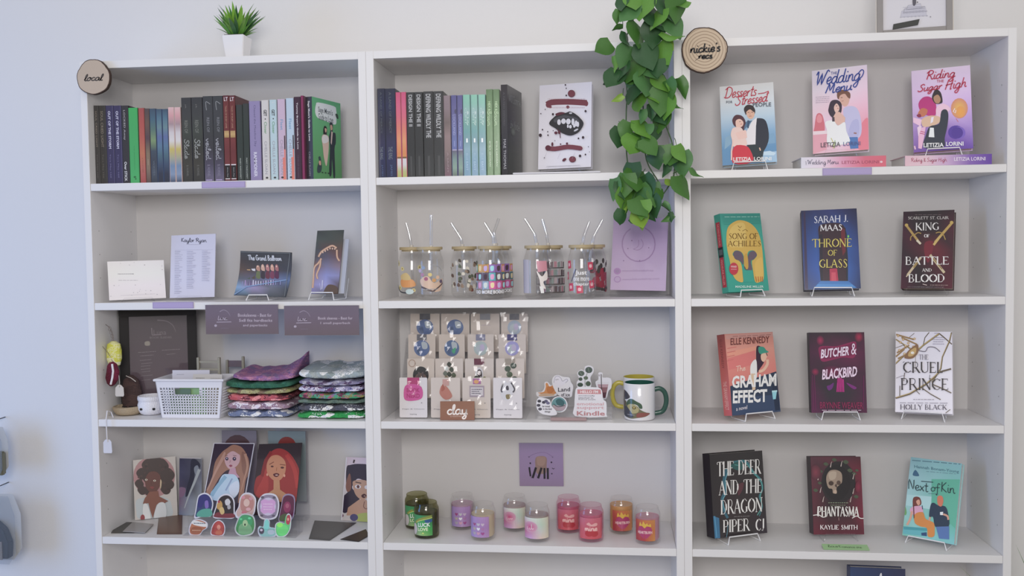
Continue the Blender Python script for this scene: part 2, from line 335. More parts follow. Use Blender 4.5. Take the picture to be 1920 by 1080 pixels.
def cyl_wrap(r, w, z0=0, a0=0.0):  # print bent round an upright cylinder, its centre facing -y
    def f(x, y, z):
        a = (x-w/2)/r+a0; rr = r-y+0.0002; return Vector((rr*math.sin(a), -rr*math.cos(a), z+z0))
    return f
# measured placements: x, y, z of the foot centre, yaw, lean, roll, width, height (metres, radians)
F={
'desserts':(1.7767,0.0600,1.6945,-0.1412,0.2017,-0.0378,0.1344,0.2119),
'menu':(2.0033,0.0700,1.7205,-0.3039,0.1916,-0.0320,0.1333,0.2218),
'riding':(2.2517,0.0700,1.7178,-0.2782,0.1799,-0.0287,0.1351,0.2142),
'achilles':(1.7758,0.0700,1.3690,0.4873,0.1721,-0.0099,0.1254,0.2043),
'throne':(1.9838,0.0700,1.3732,-0.1118,0.2009,-0.0241,0.1369,0.2078),
'king':(2.2162,0.0800,1.3719,-0.4663,0.2130,-0.0110,0.1206,0.2023),
'graham':(1.7927,0.0600,1.0546,0.4911,0.1659,0.0084,0.1501,0.2081),
'butcher':(2.0013,0.0700,1.0562,0.0253,0.1286,-0.0013,0.1387,0.2058),
'cruel':(2.2085,0.0700,1.0568,-0.4139,0.2809,-0.0354,0.1339,0.2098),
'deer':(1.7542,0.0700,0.7326,0.4397,0.1325,0.0177,0.1591,0.2142),
'phantasma':(2.0083,0.1000,0.7317,0.1007,0.1634,0.0079,0.1312,0.1997),
'kin':(2.2205,0.0700,0.7315,-0.6240,0.3279,-0.0077,0.1262,0.2036),
'lips':(1.3045,0.0800,1.6954,-0.1681,0.1739,-0.0126,0.1415,0.2296),
'greenbook':(0.6830,0.0300,1.6795,1.2825,-0.0458,-0.0363,0.1352,0.2034),
'darkbook':(1.1846,0.0300,1.6837,1.4069,-0.0224,-0.0597,0.1408,0.2115),
'infocard':(0.1305,0.0600,1.3615,0.5514,0.2196,-0.0118,0.1451,0.1078),
'list':(0.2714,0.0900,1.3635,-0.0981,0.1356,-0.0223,0.1357,0.1754),
'postcard':(0.4735,0.0700,1.3663,-0.0463,0.2953,0.0426,0.1505,0.1265),
'tallcard':(0.6575,0.0600,1.3719,-0.2900,0.2150,-0.0055,0.0853,0.1751),
'sign1':(0.4509,-0.0040,1.2707,-0.1264,-0.0058,-0.0106,0.2114,0.0777),
'sign2':(0.6677,-0.0040,1.2671,-0.2031,-0.0108,-0.0142,0.2186,0.0776),
'blackframe':(0.1353,0.1300,1.0209,0.0378,0.0571,0.0031,0.2394,0.3288),
'print1':(0.1030,0.1780,0.7212,0.5061,0.1300,0.0,0.1160,0.1715),
'print2':(0.1927,0.2050,0.7269,-0.1518,0.0979,-0.0234,0.0744,0.1680),
'print3':(0.3394,0.0900,0.7593,-0.1158,0.4650,-0.0303,0.1277,0.2008),
'print4':(0.4872,0.0900,0.7593,-0.0949,0.4300,-0.0608,0.1307,0.2000),
'print5':(0.7038,0.1800,0.7207,-0.1928,0.2433,-0.0136,0.1078,0.1780),
'lavender':(1.4939,0.1200,1.3675,-0.1375,0.2480,0.0212,0.1469,0.1995),
'wif':(1.2226,0.2360,0.8124,0.0038,0.0003,-0.0046,0.1248,0.1229),
'clay':(1.0200,0.0400,1.0427,-0.0192,0.1126,-0.0113,0.0911,0.0489),
'cakeframe':(2.1703,0.0120,2.0012,-0.1781,0.0861,0.0318,0.1725,0.2177),
'labelA':(0.4097,-0.0010,1.6573,-0.0000,0.0002,0.0031,0.1200,0.0164),
'labelB':(0.2607,-0.0010,1.3395,-0.0000,0.0002,0.0102,0.1145,0.0170),
'labelC':(2.0021,-0.0010,1.6567,0.0000,0.0000,0.0004,0.1174,0.0178),
'bluebook':(2.1017,0.0800,0.4418,0.0553,0.1190,0.0354,0.1408,0.2057),
'basket':(0.2850,0.0300,1.0357,0.1985,-0.1692,0.0284,0.1622,0.1100),
'menuflat':(1.9947,0.0000,1.6768,0.0004,0.0000,0.0041,0.2026,0.0268),
'ridflat':(2.2418,0.0000,1.6754,0.0001,0.0001,0.0012,0.2019,0.0250),
}
# ---------------------------------------------------------------- the setting
def struct(name, mb, m, bevel=0):
    o = mb.build(name, m, None, bevel); o['kind'] = 'structure'; return o
WALL = mat('wall_paint', (0.745, 0.73, 0.73), 0.75, 0.12, 300, 0.012, scale=3)
WY = 0.252
struct('wall_back', MB().box(-2.4, WY, 0, 4.2, WY+0.12, 2.95), WALL)
struct('floor', MB().box(-2.4, -4.6, -0.05, 4.2, WY, 0), mat('grey_vinyl_floor', '9a938b', 0.5, 0.1, 40, 0.08, scale=5))

# ---------------------------------------------------------------- three bookcases
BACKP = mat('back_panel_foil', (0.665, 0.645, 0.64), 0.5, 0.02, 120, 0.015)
def bookcase(label, x0, xi0, xi1, x1, extra=None):
    t = thing('bookcase', label, 'bookcase', ((x0+x1)/2, 0, 0), group='tall white bookcases side by side along the wall')
    ox = (x0+x1)/2
    for a, b in ((x0, xi0), (xi1, x1)):
        MB().box(a-ox, 0, 0, b-ox, 0.249, ZT-.0005).build('side_panel', WHITE, t, 0.0006)
    MB().box(xi0-ox, 0.0004, ZT-TS, xi1-ox, DEP, ZT-0.0006).build('top_panel', WHITE, t, 0.0006)
    for z in (Z1, Z2, Z3, Z4, Z5, Z6):
        MB().box(xi0-ox+0.0004, 0.0008, z-TS, xi1-ox-0.0004, DEP, z-0.0006).build('shelf', WHITE, t, 0.0008)
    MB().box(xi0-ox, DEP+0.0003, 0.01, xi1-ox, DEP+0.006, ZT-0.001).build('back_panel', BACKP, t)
    MB().box(xi0-ox, 0.02, 0, xi1-ox, 0.035, Z6-TS-0.0005).build('plinth', WHITE, t)
    pg = MB()
    for side, xx in ((1, xi0), (-1, xi1)):
        for yy in (0.035, 0.205):
            for zt in (Z1, Z2, Z3, Z4, Z5):
                for q in range(-3, 4):
                    z = zt+0.13+q*0.032
                    if q % 2: continue
                    P = [(xx-ox+side*0.0006, yy+0.0016*math.cos(a), z+0.0016*math.sin(a)) for a in [i*PI/4 for i in range(8)]]
                    pg.add(P, [tuple(range(8))])
    o = pg.build('peg_holes', mat('peg_hole_grey', '96928f', 0.8), t, fixn=False); o['kind'] = 'stuff'
    return t
bookcase('white bookcase standing leftmost, under the small potted plant and the local sign', 0.0190, 0.0377, 0.7793, 0.7994)
bookcase('white bookcase in the middle, holding glass cups and jar candles', 0.7998, 0.8200, 1.5840, 1.6034)
bookcase('white bookcase on the right, whose books all face out on easels', 1.6038, 1.6234, 2.3759, 2.3950)

# ---------------------------------------------------------------- books
def book_parts(t, w, h, d, cover, pages=PAGES, spine=None, x0=None, board=0.0018, inset=0.003, round_spine=0.0):
    """front board in the local plane y = 0, spine along the left edge"""
    x0 = -w/2 if x0 is None else x0
    cm = hx(cover); sm = hx(spine) if spine else cm
    b = MB().box(x0, 0, 0, x0+w, board, h).box(x0, d-board, 0, x0+w, d, h)
    co = b.build('cover', cm, t, 0.0003)
    so = MB().box(x0, board, 0, x0+board, d-board, h).build('spine', sm, t, 0.0002)
    MB().box(x0+board, board, inset, x0+w-inset, d-board, h-inset).build('pages', pages, t)
    return co, so
def place(key, name, label, cat, group=None, z=None, dy=0.0):
    x, y, zz, yaw, lean, roll, w, h = F[key]
    t = thing(name, label, cat, (x, y+dy, zz if z is None else z), (0, 0, 0), group)
    t.rotation_mode = 'YXZ'; t.rotation_euler = (-lean, roll, yaw); return t, w, h
def easel(key, base, label, a=0.045, m=None, r=0.0016, hb=0.12, clear=False, dx=0.0, lipd=0.012):
    x, y, zz, yaw, lean, roll, w, h = F[key]; lip = zz-base
    t = thing('book_easel', label, 'easel', (x, y, base), (0, 0, yaw), 'small easels holding books and cards'); m = m or (ACRYL if clear else WIRE)
    y0 = -lipd; s = math.sin(lean)
    MB().tube([(dx-a-.006, y0-.004, r), (dx-a, y0, lip+.0045), (dx+a, y0, lip+.0045), (dx+a+.006, y0-.004, r)], r).build('front_lip', m, t, smooth=True)
    for sgn in (-1, 1):
        MB().tube([(dx+sgn*(a+.006), y0-.004, r), (dx+sgn*(a+.004), .045, r), (dx+sgn*(a-.008), .045+.034, .055)], r).build('foot', m, t, smooth=True)
    ys = .045+hb*s*.6
    MB().tube([(dx-a+.002, .050, .008), (dx-a*.5, ys+.03, hb), (dx+a*.5, ys+.03, hb), (dx+a-.002, .050, .008)], r).build('back_support', m, t, smooth=True)
    return t
def display(key, label, easel_label, d, cover, art, base, pages=PAGES, spine=None, m=PR, spine_art=None, dy=0.0, clear=False, a=0.045, cat='book', **kw):
    t, w, h = place(key, 'book', label, cat, None, dy=dy)
    co, so = book_parts(t, w, h, d, cover, pages, spine)
    art.build('cover_print', co, m, (-w/2, -0.0002, 0))
    if spine_art: spine_art(so, w, h, d)
    if easel_label: easel(key, base, easel_label, a, clear=clear, **kw)
    return t

def art_desserts():
    A = Art([(50,122),(593,76),(632,880),(80,925)])
    A.vgrad(['#dfe0e2', '#d9e1e8', '#bcd3e6', '#86b0d4', '#5f95c2', '#5d90bd'])
    A.poly([(110,640),(160,610),(170,700),(100,760)], '#86aecb').poly([(480,620),(600,590),(615,690),(520,700)], '#7aa7cb')
    A.poly([(500,790),(632,770),(632,880),(460,885)], '#9fc2e0').poly([(410,790),(560,770),(620,790),(600,815),(430,812)], '#c3dcf0')
    # man
    A.blob([(385,470),(440,440),(520,470),(550,640),(500,770),(440,790),(400,700),(380,560)], '#262b3c')
    A.poly([(380,470),(430,430),(420,520),(415,705),(330,715),(310,600)], '#e8e4ea')
    A.poly([(330,712),(420,705),(500,760),(480,885),(360,890)], '#23313a')
    A.blob([(300,350),(325,315),(370,312),(410,350),(405,400),(370,360),(330,370),(318,410)], '#3b2a2e')
    A.blob([(322,370),(360,350),(402,375),(400,425),(370,450),(335,430)], '#e3b49c')
    A.line([(335,385),(352,382)],5,'#5a3a34').line([(372,380),(390,382)],5,'#5a3a34').line([(362,385),(358,408)],4,'#c08f7a').line([(350,422),(375,420)],5,'#a85a50')
    A.blob([(298,345),(330,308),(385,315),(412,360),(400,380),(360,352),(325,375),(312,395)], '#33262a')
    A.poly([(330,470),(385,465),(300,560),(225,620),(215,585)], '#4f7396').poly([(335,460),(360,470),(345,545),(330,535)], '#345173')
    # woman
    A.blob([(180,460),(215,410),(280,420),(315,480),(300,540),(290,660),(270,600),(250,540),(200,520)], '#552a37')
    A.blob([(215,470),(255,450),(292,480),(285,520),(250,540),(220,530)], '#eec3b4')
    A.line([(250,478),(266,476)],5,'#4a2a30').line([(262,505),(280,500)],5,'#b0404a')
    A.poly([(280,540),(290,545),(290,665),(280,662)], '#3f2330')
    A.blob([(165,600),(190,540),(270,540),(300,600),(330,700),(300,730),(195,735),(175,660)], '#f1cfc8')
    A.poly([(210,590),(320,560),(330,640),(240,660)], '#efc8bf')
    A.blob([(195,735),(300,718),(360,760),(385,885),(185,900)], '#d5243f', 3)
    A.line([(190,660),(172,780),(172,870)], 14, '#efc9c0')
    A.line([(455,740),(465,770)], 12, '#e8b9a2')
    A.script('Desserts', 95,130,420,240, '#c62a45', 9, rise=28, shear=24)
    A.script('Stressed', 205,215,530,315, '#c62a45', 9, rise=45, shear=24)
    A.line([(440,196),(500,188),(545,170),(548,190),(525,200)], 8, '#c62a45')
    A.text('FOR', 118,268,182,292, '#3c4254', .01, 2).text('PEOPLE', 388,288,572,328, '#3c4254', .01, 6)
    A.text('LETIZIA', 190,842,372,880, '#ffffff', .02, 6).text('LORINI', 400,835,575,872, '#f4f8ff', .02, 4)
    return A
def art_menu():
    A = Art([(152,110),(636,52),(653,800),(162,838)])
    A.grid([['#e3dcf2','#efe4f4','#eedcee'], ['#ecdff0','#f0dcec','#eed0e2'], ['#ecd0de','#efc4d4','#eeb6cc'], ['#eab4c6','#e6c3e0','#e996a9'], ['#eeb8c8','#edc8d6','#ee90a0']])
    A.blob([(175,600),(195,490),(245,500),(262,640),(175,650)], '#d8707f').blob([(195,520),(215,490),(240,520),(235,560),(200,560)], '#e8909b')
    A.poly([(162,640),(300,632),(300,665),(162,672)], '#f4d8de').poly([(162,672),(300,660),(280,800),(162,838)], '#e7a5b4')
    A.blob([(590,570),(650,530),(655,790),(560,795),(570,650)], '#e87f90')
    # man
    A.blob([(430,440),(520,420),(570,480),(590,620),(560,700),(450,700),(440,560)], '#c3bfe2')
    A.blob([(500,560),(560,540),(560,680),(470,690)], '#b4b3dc')
    A.poly([(470,692),(555,690),(562,790),(490,795)], '#4a78b8')
    A.blob([(385,320),(420,290),(480,310),(478,380),(450,420),(410,400)], '#ddae9c')
    A.blob([(372,330),(380,285),(430,275),(485,300),(487,350),(465,340),(440,310),(400,325),(385,360)], '#7b5140')
    A.line([(405,345),(420,343)],5,'#5f4038').line([(412,375),(430,372)],4,'#a0625a')
    A.line([(520,655),(545,658)], 12, '#a07068')
    # woman
    A.blob([(298,440),(320,375),(375,365),(412,400),(410,470),(385,480),(370,440),(345,520),(315,505),(298,470)], '#3a2b3e')
    A.blob([(345,430),(368,395),(392,425),(388,460),(360,475)], '#e6bdb0')
    A.line([(362,418),(374,416)],5,'#4a3238').line([(374,438),(386,440)],5,'#b0404a')
    A.poly([(365,470),(395,470),(445,520),(440,580),(400,605),(350,560),(330,530)], '#e2b5a6')
    A.blob([(270,560),(340,545),(380,590),(440,560),(455,640),(480,740),(300,760),(285,640)], '#f6f1fb')
    A.poly([(330,515),(350,515),(352,555),(330,555)], '#4a3a48')
    for i in range(4): A.tiny(185, 342+i*16, 305, 0, '#9a8fa6', 3, rise=8)
    A.text('THE', 318,118,372,142, '#3b4f96', .01, 3)
    A.script('Wedding', 175,120,575,240, '#2b489e', 10, rise=52, shear=26); A.line([(560,130),(590,98),(608,115),(590,160),(560,180)], 9, '#2b489e', 3)
    A.script('Menu', 270,225,500,312, '#2b489e', 10, rise=38, shear=24)
    A.line([(320,700),(345,750),(340,790)], 6, '#c9c36a').line([(355,720),(350,790)], 6, '#8fae6a')
    A.text('LETIZIA', 230,742,402,782, '#4b4250', .01, 8).text('LORINI', 428,735,578,770, '#4b5a90', .01, 6)
    return A
def art_riding():
    A = Art([(86,112),(606,55),(632,790),(112,825)])
    A.grid([['#e9d4ee','#f0d9f0','#ecd6f0'], ['#e2c6ea','#e8cdf0','#e4c8ee'], ['#cfaede','#dcb9ea','#cfaae2'], ['#a481c6','#8c66bc','#a98ad2'], ['#7a4fae','#5c3a9a','#6a44ac']])
    A.ell(480,650,70,60,'#5535a0').ell(505,655,58,55,'#7a5cc0').ell(490,655,52,50,'#4f2f98')
    A.glow(510,440,75,90,'#f3c04a','#d98c6e').glow(520,470,40,50,'#f0a63a','#e9a050').line([(470,440),(455,470),(475,480),(480,455)],7,'#f6dfe6').line([(480,530),(500,560)],5,'#d06a60')
    A.blob([(150,400),(190,345),(250,340),(300,390),(305,480),(280,510),(220,500),(170,470)], '#c2267c')
    A.blob([(145,490),(180,440),(230,455),(215,500),(180,515)], '#c9744f').blob([(135,500),(165,490),(175,515),(150,520)], '#8e1f4a')
    A.blob([(270,330),(300,275),(345,300),(362,380),(340,400),(300,400),(275,370)], '#33262c').blob([(282,345),(320,320),(345,360),(330,395),(298,392)], '#b98a68')
    A.blob([(290,285),(310,270),(330,290),(310,305)], '#33262c')
    A.blob([(310,430),(370,400),(430,440),(400,480),(350,520),(320,560),(305,500)], '#efc6da')
    A.blob([(180,540),(230,510),(290,505),(340,520),(330,570),(250,600),(190,600)], '#dfb99a')
    A.poly([(105,520),(180,540),(170,600),(105,565)], '#f1c4dd')
    A.blob([(250,600),(330,575),(350,470),(390,450),(412,490),(405,590),(380,700),(370,780),(200,785),(215,680)], '#2b3242')
    A.poly([(262,520),(285,515),(278,560),(255,575)], '#ebe3f0').poly([(252,610),(285,612),(290,695),(240,692)], '#e8f2f4')
    A.poly([(150,620),(215,600),(200,700),(180,795),(150,790)], '#eab6d4').line([(152,638),(208,652)],6,'#c03a70').line([(150,655),(205,668)],6,'#c03a70')
    A.poly([(140,610),(165,590),(180,600),(165,650),(150,690)], '#f0d0e4')
    A.script('Riding', 210,110,470,190, '#c0294f', 9, rise=30, shear=22); A.text('THE', 310,190,372,214, '#c0294f', .01, 3)
    A.script('Sugar', 140,235,350,298, '#c0294f', 9, rise=30, shear=22); A.script('High', 380,190,568,278, '#c0294f', 9, rise=30, shear=22)
    A.text('LETIZIA', 196,745,372,782, '#f5eefa', .02, 3).text('LORINI', 392,735,545,772, '#f5eefa', .02, 3)
    A.line([(118,770),(125,800)], 12, '#f4c9d8')
    return A
def art_achilles():
    A = Art([(115,62),(570,60),(672,925),(215,952)])
    A.vgrad(['#2f9488','#37a796','#35ab98','#2aa592','#27a592','#2aa08e'])
    for i in range(7): A.line([(140+i*4,88+i*16),(575+i*3,80+i*16)], 3, '#1f7d78')
    A.tiny(170,100,560,0,'#bfe6dc',4)
    A.blob([(190,330),(210,215),(290,150),(370,140),(470,180),(550,280),(590,440),(605,620),(610,790),(570,830),(515,830),(490,700),(478,600),(500,580),(535,530),(500,480),(440,490),(425,560),(435,670),(410,685),(390,640),(385,540),(350,490),(290,480),(262,530),(330,590),(360,640),(375,760),(375,835),(300,810),(250,720),(230,600),(200,470)], '#d9b24e')
    A.blob([(215,330),(240,230),(320,170),(400,190),(400,420),(300,440),(230,430)], '#e3c265').blob([(520,600),(590,560),(600,760),(540,800),(510,700)], '#e2bb58')
    A.blob([(268,520),(290,485),(345,490),(380,545),(380,640),(350,600),(290,575)], '#6b5a6b').blob([(430,560),(455,495),(505,485),(533,528),(500,575),(465,600),(480,700),(420,700),(388,650),(400,690),(435,680)], '#6b5a6b')
    A.blob([(395,640),(385,560),(400,520),(425,520),(438,660),(415,690)], '#cfa33f')
    A.poly([(370,700),(485,700),(500,830),(385,835)], '#2aa592')
    A.line([(320,200),(345,225),(360,205)],6,'#8c6a24').line([(370,260),(405,240),(430,262)],6,'#8c6a24').line([(325,240),(345,255)],6,'#8c6a24')
    A.serif('SONG OF', 215,285,548,350, '#7d5c1d', 9).serif('ACHILLES', 205,370,580,430, '#7d5c1d', 9)
    A.ell(272,685,52,70,'#c53548').text('WINNER',238,650,305,672,'#f3d3d3',.01).tiny(240,690,305,0,'#f3d3d3',5)
    A.text('MADELINE MILLER', 290,875,605,900, '#d8efe8', .01, 4)
    for x in (520,545,570,590): A.line([(x,770),(x+8,830)],7,'#c0603c')
    return A
def spine_achilles(t, w, h, d):
    S = Art(w=d, h=h); S.bg('#2f9f90'); S.rect(.15,.10,.85,.93,'#b32b44'); S.rect(.1,.42,.9,.55,'#20262c'); S.rect(.2,.45,.8,.52,'#55606a')
    S.vtext('THE SONG OF ACHILLES', .35,.12,.65,.40,'#f0a0a0'); S.vtext('MADELINE MILLER', .35,.58,.65,.9,'#f0a0a0')
    o = S.build('spine_print', t, PR, (-w/2-0.0002, d, 0)); o.rotation_euler = (0, 0, -PI/2)
def art_throne():
    A = Art([(72,82),(657,65),(708,905),(98,938)])
    A.grid([['#2b2c50','#303a6e','#353d78','#2e3364','#232647'], ['#2b3a72','#2b4a8c','#33406e','#2b4c90','#2c3968'], ['#2c4384','#2b559e','#2c3058','#2d5aa4','#2f4684'], ['#2e4684','#2d59aa','#2b2a48','#3162b0','#2d427a'], ['#33446e','#2f4f90','#3a6cae','#35589a','#2a3760']])
    A.poly([(100,90),(118,90),(140,930),(105,935)], '#3c2f52')
    A.blob([(258,330),(262,250),(330,220),(480,215),(535,260),(550,330),(572,830),(430,835),(278,835),(270,500)], '#3b2530',2)
    A.poly([(262,340),(300,330),(305,835),(278,835)], '#28202e').poly([(495,260),(535,280),(555,500),(515,560),(500,400)], '#6f2430').poly([(540,270),(556,830),(572,830),(556,330)], '#202838')
    A.poly([(375,700),(455,695),(470,832),(378,835)], '#b62a4c').poly([(395,740),(440,738),(448,832),(395,835)], '#d04a60')
    A.poly([(278,835),(575,830),(665,900),(200,915)], '#3f7fc4').poly([(250,870),(610,862),(650,900),(215,912)], '#4c93d6')
    for i in range(3): A.line([(262-i*20,848+i*22),(590+i*25,842+i*22)], 3, '#2f62a2')
    A.serif('SARAH J.', 208,145,572,212, '#dfe0ee', 11, 12, thin=.55).serif('MAAS', 275,235,512,296, '#eeeaf2', 11, 6, thin=.55)
    A.serif('THRONE', 190,385,612,470, '#d8c655', 11, 8, thin=.5).serif('OF', 356,500,458,560, '#cdbb50', 9, 2, thin=.5).serif('GLASS', 262,603,568,690, '#dccb5a', 11, 8, thin=.5)
    A.glow(572,355,10,16,'#8fe05a','#5fae4a')
    return A
def art_king():
    A = Art([(82,102),(660,80),(632,965),(55,970)])
    A.grid([['#371c2c','#2c2126','#2d2226','#3a1c28'], ['#4a1f33','#2f2427','#30262a','#521f2e'], ['#35212d','#4e1f2b','#6b2230','#45222c'], ['#431e30','#2d2326','#4a1d29','#4f1c2a'], ['#4d1b30','#351c26','#3a1a26','#5b1b2d']])
    A.blob([(330,450),(420,440),(410,560),(360,680),(320,560)], '#7a2132')
    # left sword
    A.line([(110,250),(270,460)], 26, '#b9974e').line([(235,425),(280,468)], 24, '#dccfb4').ell(118,255,20,18,'#c8a654').line([(165,430),(170,385),(215,360),(250,340),(285,350)], 11, '#b08e44', 3)
    A.line([(280,620),(130,820)], 26, '#cbb792').line([(262,650),(200,735)], 22, '#9c8148').line([(130,820),(118,838)], 12,'#d8c9ac')
    # right sword
    A.line([(640,220),(440,450)], 28, '#c09d50').line([(500,380),(425,480)], 26, '#cfae62').ell(628,225,20,18,'#c8a654').line([(450,345),(490,335),(530,355),(558,420)], 11, '#b08e44', 3)
    A.line([(385,590),(545,790)], 28, '#cbb792').line([(420,630),(520,750)], 12, '#8f7440')
    A.serif('SCARLETT ST. CLAIR', 135,160,595,190, '#cfc6c0', 6, 4, thin=.6); A.tiny(215,138,520,0,'#7d6a6a',4)
    A.serif('KING', 220,232,490,315, '#e7e2dd', 14, 6).serif('OF', 318,360,382,394, '#e7e2dd', 8)
    A.serif('BATTLE', 105,615,600,702, '#e9e4e0', 15, 6).serif('AND', 295,745,405,780, '#ddd6d0', 8, 2).serif('BLOOD', 140,812,552,898, '#e9e4e0', 15, 6)
    A.tiny(385,928,590,0,'#b49a92',5); A.line([(303,918),(350,930)],6,'#e7d0c8')
    return A
def art_graham():
    A = Art([(100,92),(620,72),(697,918),(188,965)])
    A.vgrad(['#c88378','#e39a8a','#e58a80','#dd8078','#d87872','#d87872'])
    A.poly([(110,105),(618,78),(625,120),(115,150)], '#c9928a'); A.tiny(190,118,600,0,'#8c4a48',5,rise=16)
    A.poly([(130,290),(440,225),(445,270),(140,350)], '#eb9d86').poly([(135,360),(430,270),(440,420),(150,480)], '#e27a78')
    for i in range(4): A.line([(130,250+i*45),(230-i*10,232+i*45)], 8, '#d5706c')
    A.poly([(165,655),(330,600),(655,497),(697,918),(188,965)], '#2a3a56').poly([(185,800),(440,760),(690,740),(697,918),(188,965)], '#34486a')
    A.poly([(600,540),(660,520),(690,900),(640,910)], '#22304a')
    A.blob([(445,240),(480,225),(500,260),(510,380),(525,400),(480,470),(450,510),(442,400)], '#3a2038')
    A.blob([(465,270),(470,235),(520,235),(550,270),(575,290),(540,300),(500,315),(475,300)], '#2f9c86')
    A.blob([(495,315),(545,300),(560,320),(545,370),(520,395),(495,370)], '#efc2a8')
    A.line([(560,370),(560,420),(520,480),(470,500)], 30, '#eec1a6', 3).line([(548,300),(560,330)],8,'#3a2038')
    A.blob([(385,420),(440,370),(450,510),(440,580),(400,600),(378,520)], '#f3ecee').poly([(385,520),(430,520),(432,690),(400,700)], '#e0c2a2')
    A.text('ELLE KENNEDY', 165,138,582,212, '#6b2d2c', .01, 22)
    A.script('The', 225,440,325,500, '#f6cfc0', 7, rise=16)
    A.text('GRAHAM', 182,545,655,678, '#ffffff', .035, 28).text('EFFECT', 192,700,556,838, '#ffffff', .035, 18)
    A.text('a novel', 228,875,345,915, '#e6e0e8', .005, 22)
    A.poly([(605,705),(658,700),(645,788),(616,792)], '#8fd4e2').poly([(605,700),(660,695),(660,712),(606,718)], '#b8e6ee')
    return A
def spine_graham(t, w, h, d):
    S = Art(w=d, h=h); S.vgrad(['#9c4f50','#c0605e','#d06a68','#d96f74','#cf6068']); S.vtext('ELLE KENNEDY', .3,.06,.6,.42,'#7c3436'); S.vtext('THE GRAHAM EFFECT', .25,.58,.7,.93,'#f0c4c0')
    o = S.build('spine_print', t, PR, (-w/2-0.0002, d, 0)); o.rotation_euler = (0, 0, -PI/2)
def art_butcher():
    A = Art([(50,80),(620,70),(665,930),(55,935)])
    A.grid([['#33222f','#3b2a36','#352834','#4a2338'], ['#4a1f3c','#5a2444','#6a1f4a','#571c40'], ['#3e2034','#3a2733','#46203a','#451e38'], ['#521b42','#2f2a32','#332a34','#4a1b3d'], ['#5c1a48','#3f1f38','#3f1d38','#55173f']])
    A.glow(165,160,40,50,'#b12358','#52243f').glow(565,120,45,55,'#b4204c','#4d2238').glow(105,485,40,40,'#a01c4c','#46203a')
    A.blob([(160,220),(330,215),(440,185),(520,165),(540,200),(520,330),(400,330),(280,360),(180,375),(150,300)], '#8f1e54')
    A.blob([(175,235),(330,230),(450,200),(510,190),(500,300),(400,315),(260,345),(190,340)], '#7a1a4a').glow(290,480,120,70,'#7d1c4c','#47203a').glow(455,480,60,60,'#6a1c44','#40203a')
    for i in range(5): A.line([(345+i*14,560),(335+i*18,700)], 12, '#c01c86')
    A.blob([(345,545),(385,550),(395,600),(340,600)], '#a81874')
    A.blob([(225,640),(260,625),(300,600),(285,660),(245,685)], '#6c2478').blob([(435,600),(480,615),(545,650),(520,670),(470,640)], '#7c2478')
    for x in (75,95,620): A.line([(x,520),(x+4,900)], 5, '#7a1f5c')
    A.text('BUTCHER', 165,250,462,345, '#f6d9ee', .03, 38, 8).text('&', 485,185,540,300, '#f6d9ee', .0, 0)
    A.text('BLACKBIRD', 175,460,545,570, '#f3d3ea', .03, 40, 8)
    A.text('BRYNNE WEAVER', 148,812,618,885, '#8e1d50', .01, 0)
    A.tiny(168,905,600,0,'#d8b8cc',6,rise=4)
    return A
def art_cruel():
    A = Art([(60,72),(650,65),(666,945),(42,925)])
    A.bg('#e6e2ec'); g, dk = '#b39a5c', '#5c4a32'
    A.line([(60,150),(250,270)], 14, dk).line([(60,150),(250,262)], 7, g).line([(55,400),(150,310),(300,250),(350,205),(515,85)], 16, g).line([(55,410),(150,322),(300,262),(350,215),(515,95)], 5, dk)
    A.line([(350,200),(365,130),(410,75)], 9, dk).line([(515,85),(560,120),(650,195)], 12, dk).line([(645,72),(625,160),(590,240),(550,330),(535,450),(440,600)], 15, dk).line([(640,80),(620,160),(585,240),(546,330),(530,450),(440,600)], 7, g)
    A.line([(55,240),(140,210),(170,245)], 6, dk).line([(200,130),(255,85)],5,dk)
    for x0, y0, x1, y1 in ((65,100,250,150),(70,290,200,210),(80,350,290,250),(120,130,280,200),(60,330,150,250),(150,330,260,280)): A.line([(x0,y0),(x1,y1)], 16, '#a98550', 1).line([(x0,y0+5),(x1,y1+4)], 4, '#7c5a30')
    for i in range(12): A.ell(85+(i*53) % 200, 115+(i*37) % 230, 13, 12, '#c39a58').ell(85+(i*53) % 200, 115+(i*37) % 230, 6, 5, '#efe2c8')
    A.blob([(190,270),(250,220),(290,200),(300,260),(280,310),(230,350),(160,350),(150,330)], '#8a5f33').blob([(200,280),(250,240),(275,240),(270,290),(230,325),(190,325)], '#c7a25e').ell(235,290,18,14,'#efe6d8')
    A.line([(300,265),(370,275),(400,230),(470,232),(525,275)], 8, '#6b6270', 3)
    A.line([(50,775),(200,730),(380,620),(450,560),(520,490),(645,455)], 17, dk).line([(55,768),(200,722),(380,612),(450,552),(520,486)], 9, g).line([(98,640),(95,750)], 8, dk)
    A.line([(330,660),(430,730),(535,788)], 10, dk).line([(440,620),(560,670),(650,715)], 11, dk).line([(265,685),(310,730)],7,dk).line([(60,560),(110,538),(150,530),(155,500),(270,480)], 5, '#8f8792').line([(268,310),(265,440)],4,'#8a7b60')
    A.line([(590,935),(640,895)], 8, dk).line([(150,500),(140,590)],7,dk)
    k = '#2c2226'
    A.serif('THE', 302,308,405,360, '#8c8690', 8).serif('CRUEL', 133,388,560,498, k, 16, thin=.42).serif('PRINCE', 105,562,622,682, k, 16, thin=.42)
    A.line([(415,560),(420,520)],5,k).line([(133,395),(150,383)],5,k)
    for i, (a, b, y) in enumerate(((465,520,85),(455,560,128),(445,575,150),(455,560,172),(450,570,196))): A.tiny(a,y,b,0,'#8b84a0',5)
    A.tiny(240,788,465,0,'#877f8c',6); A.tiny(95,826,610,0,'#9a94a2',7)
    A.serif('HOLLY BLACK', 98,845,605,898, '#574f5c', 10)
    return A
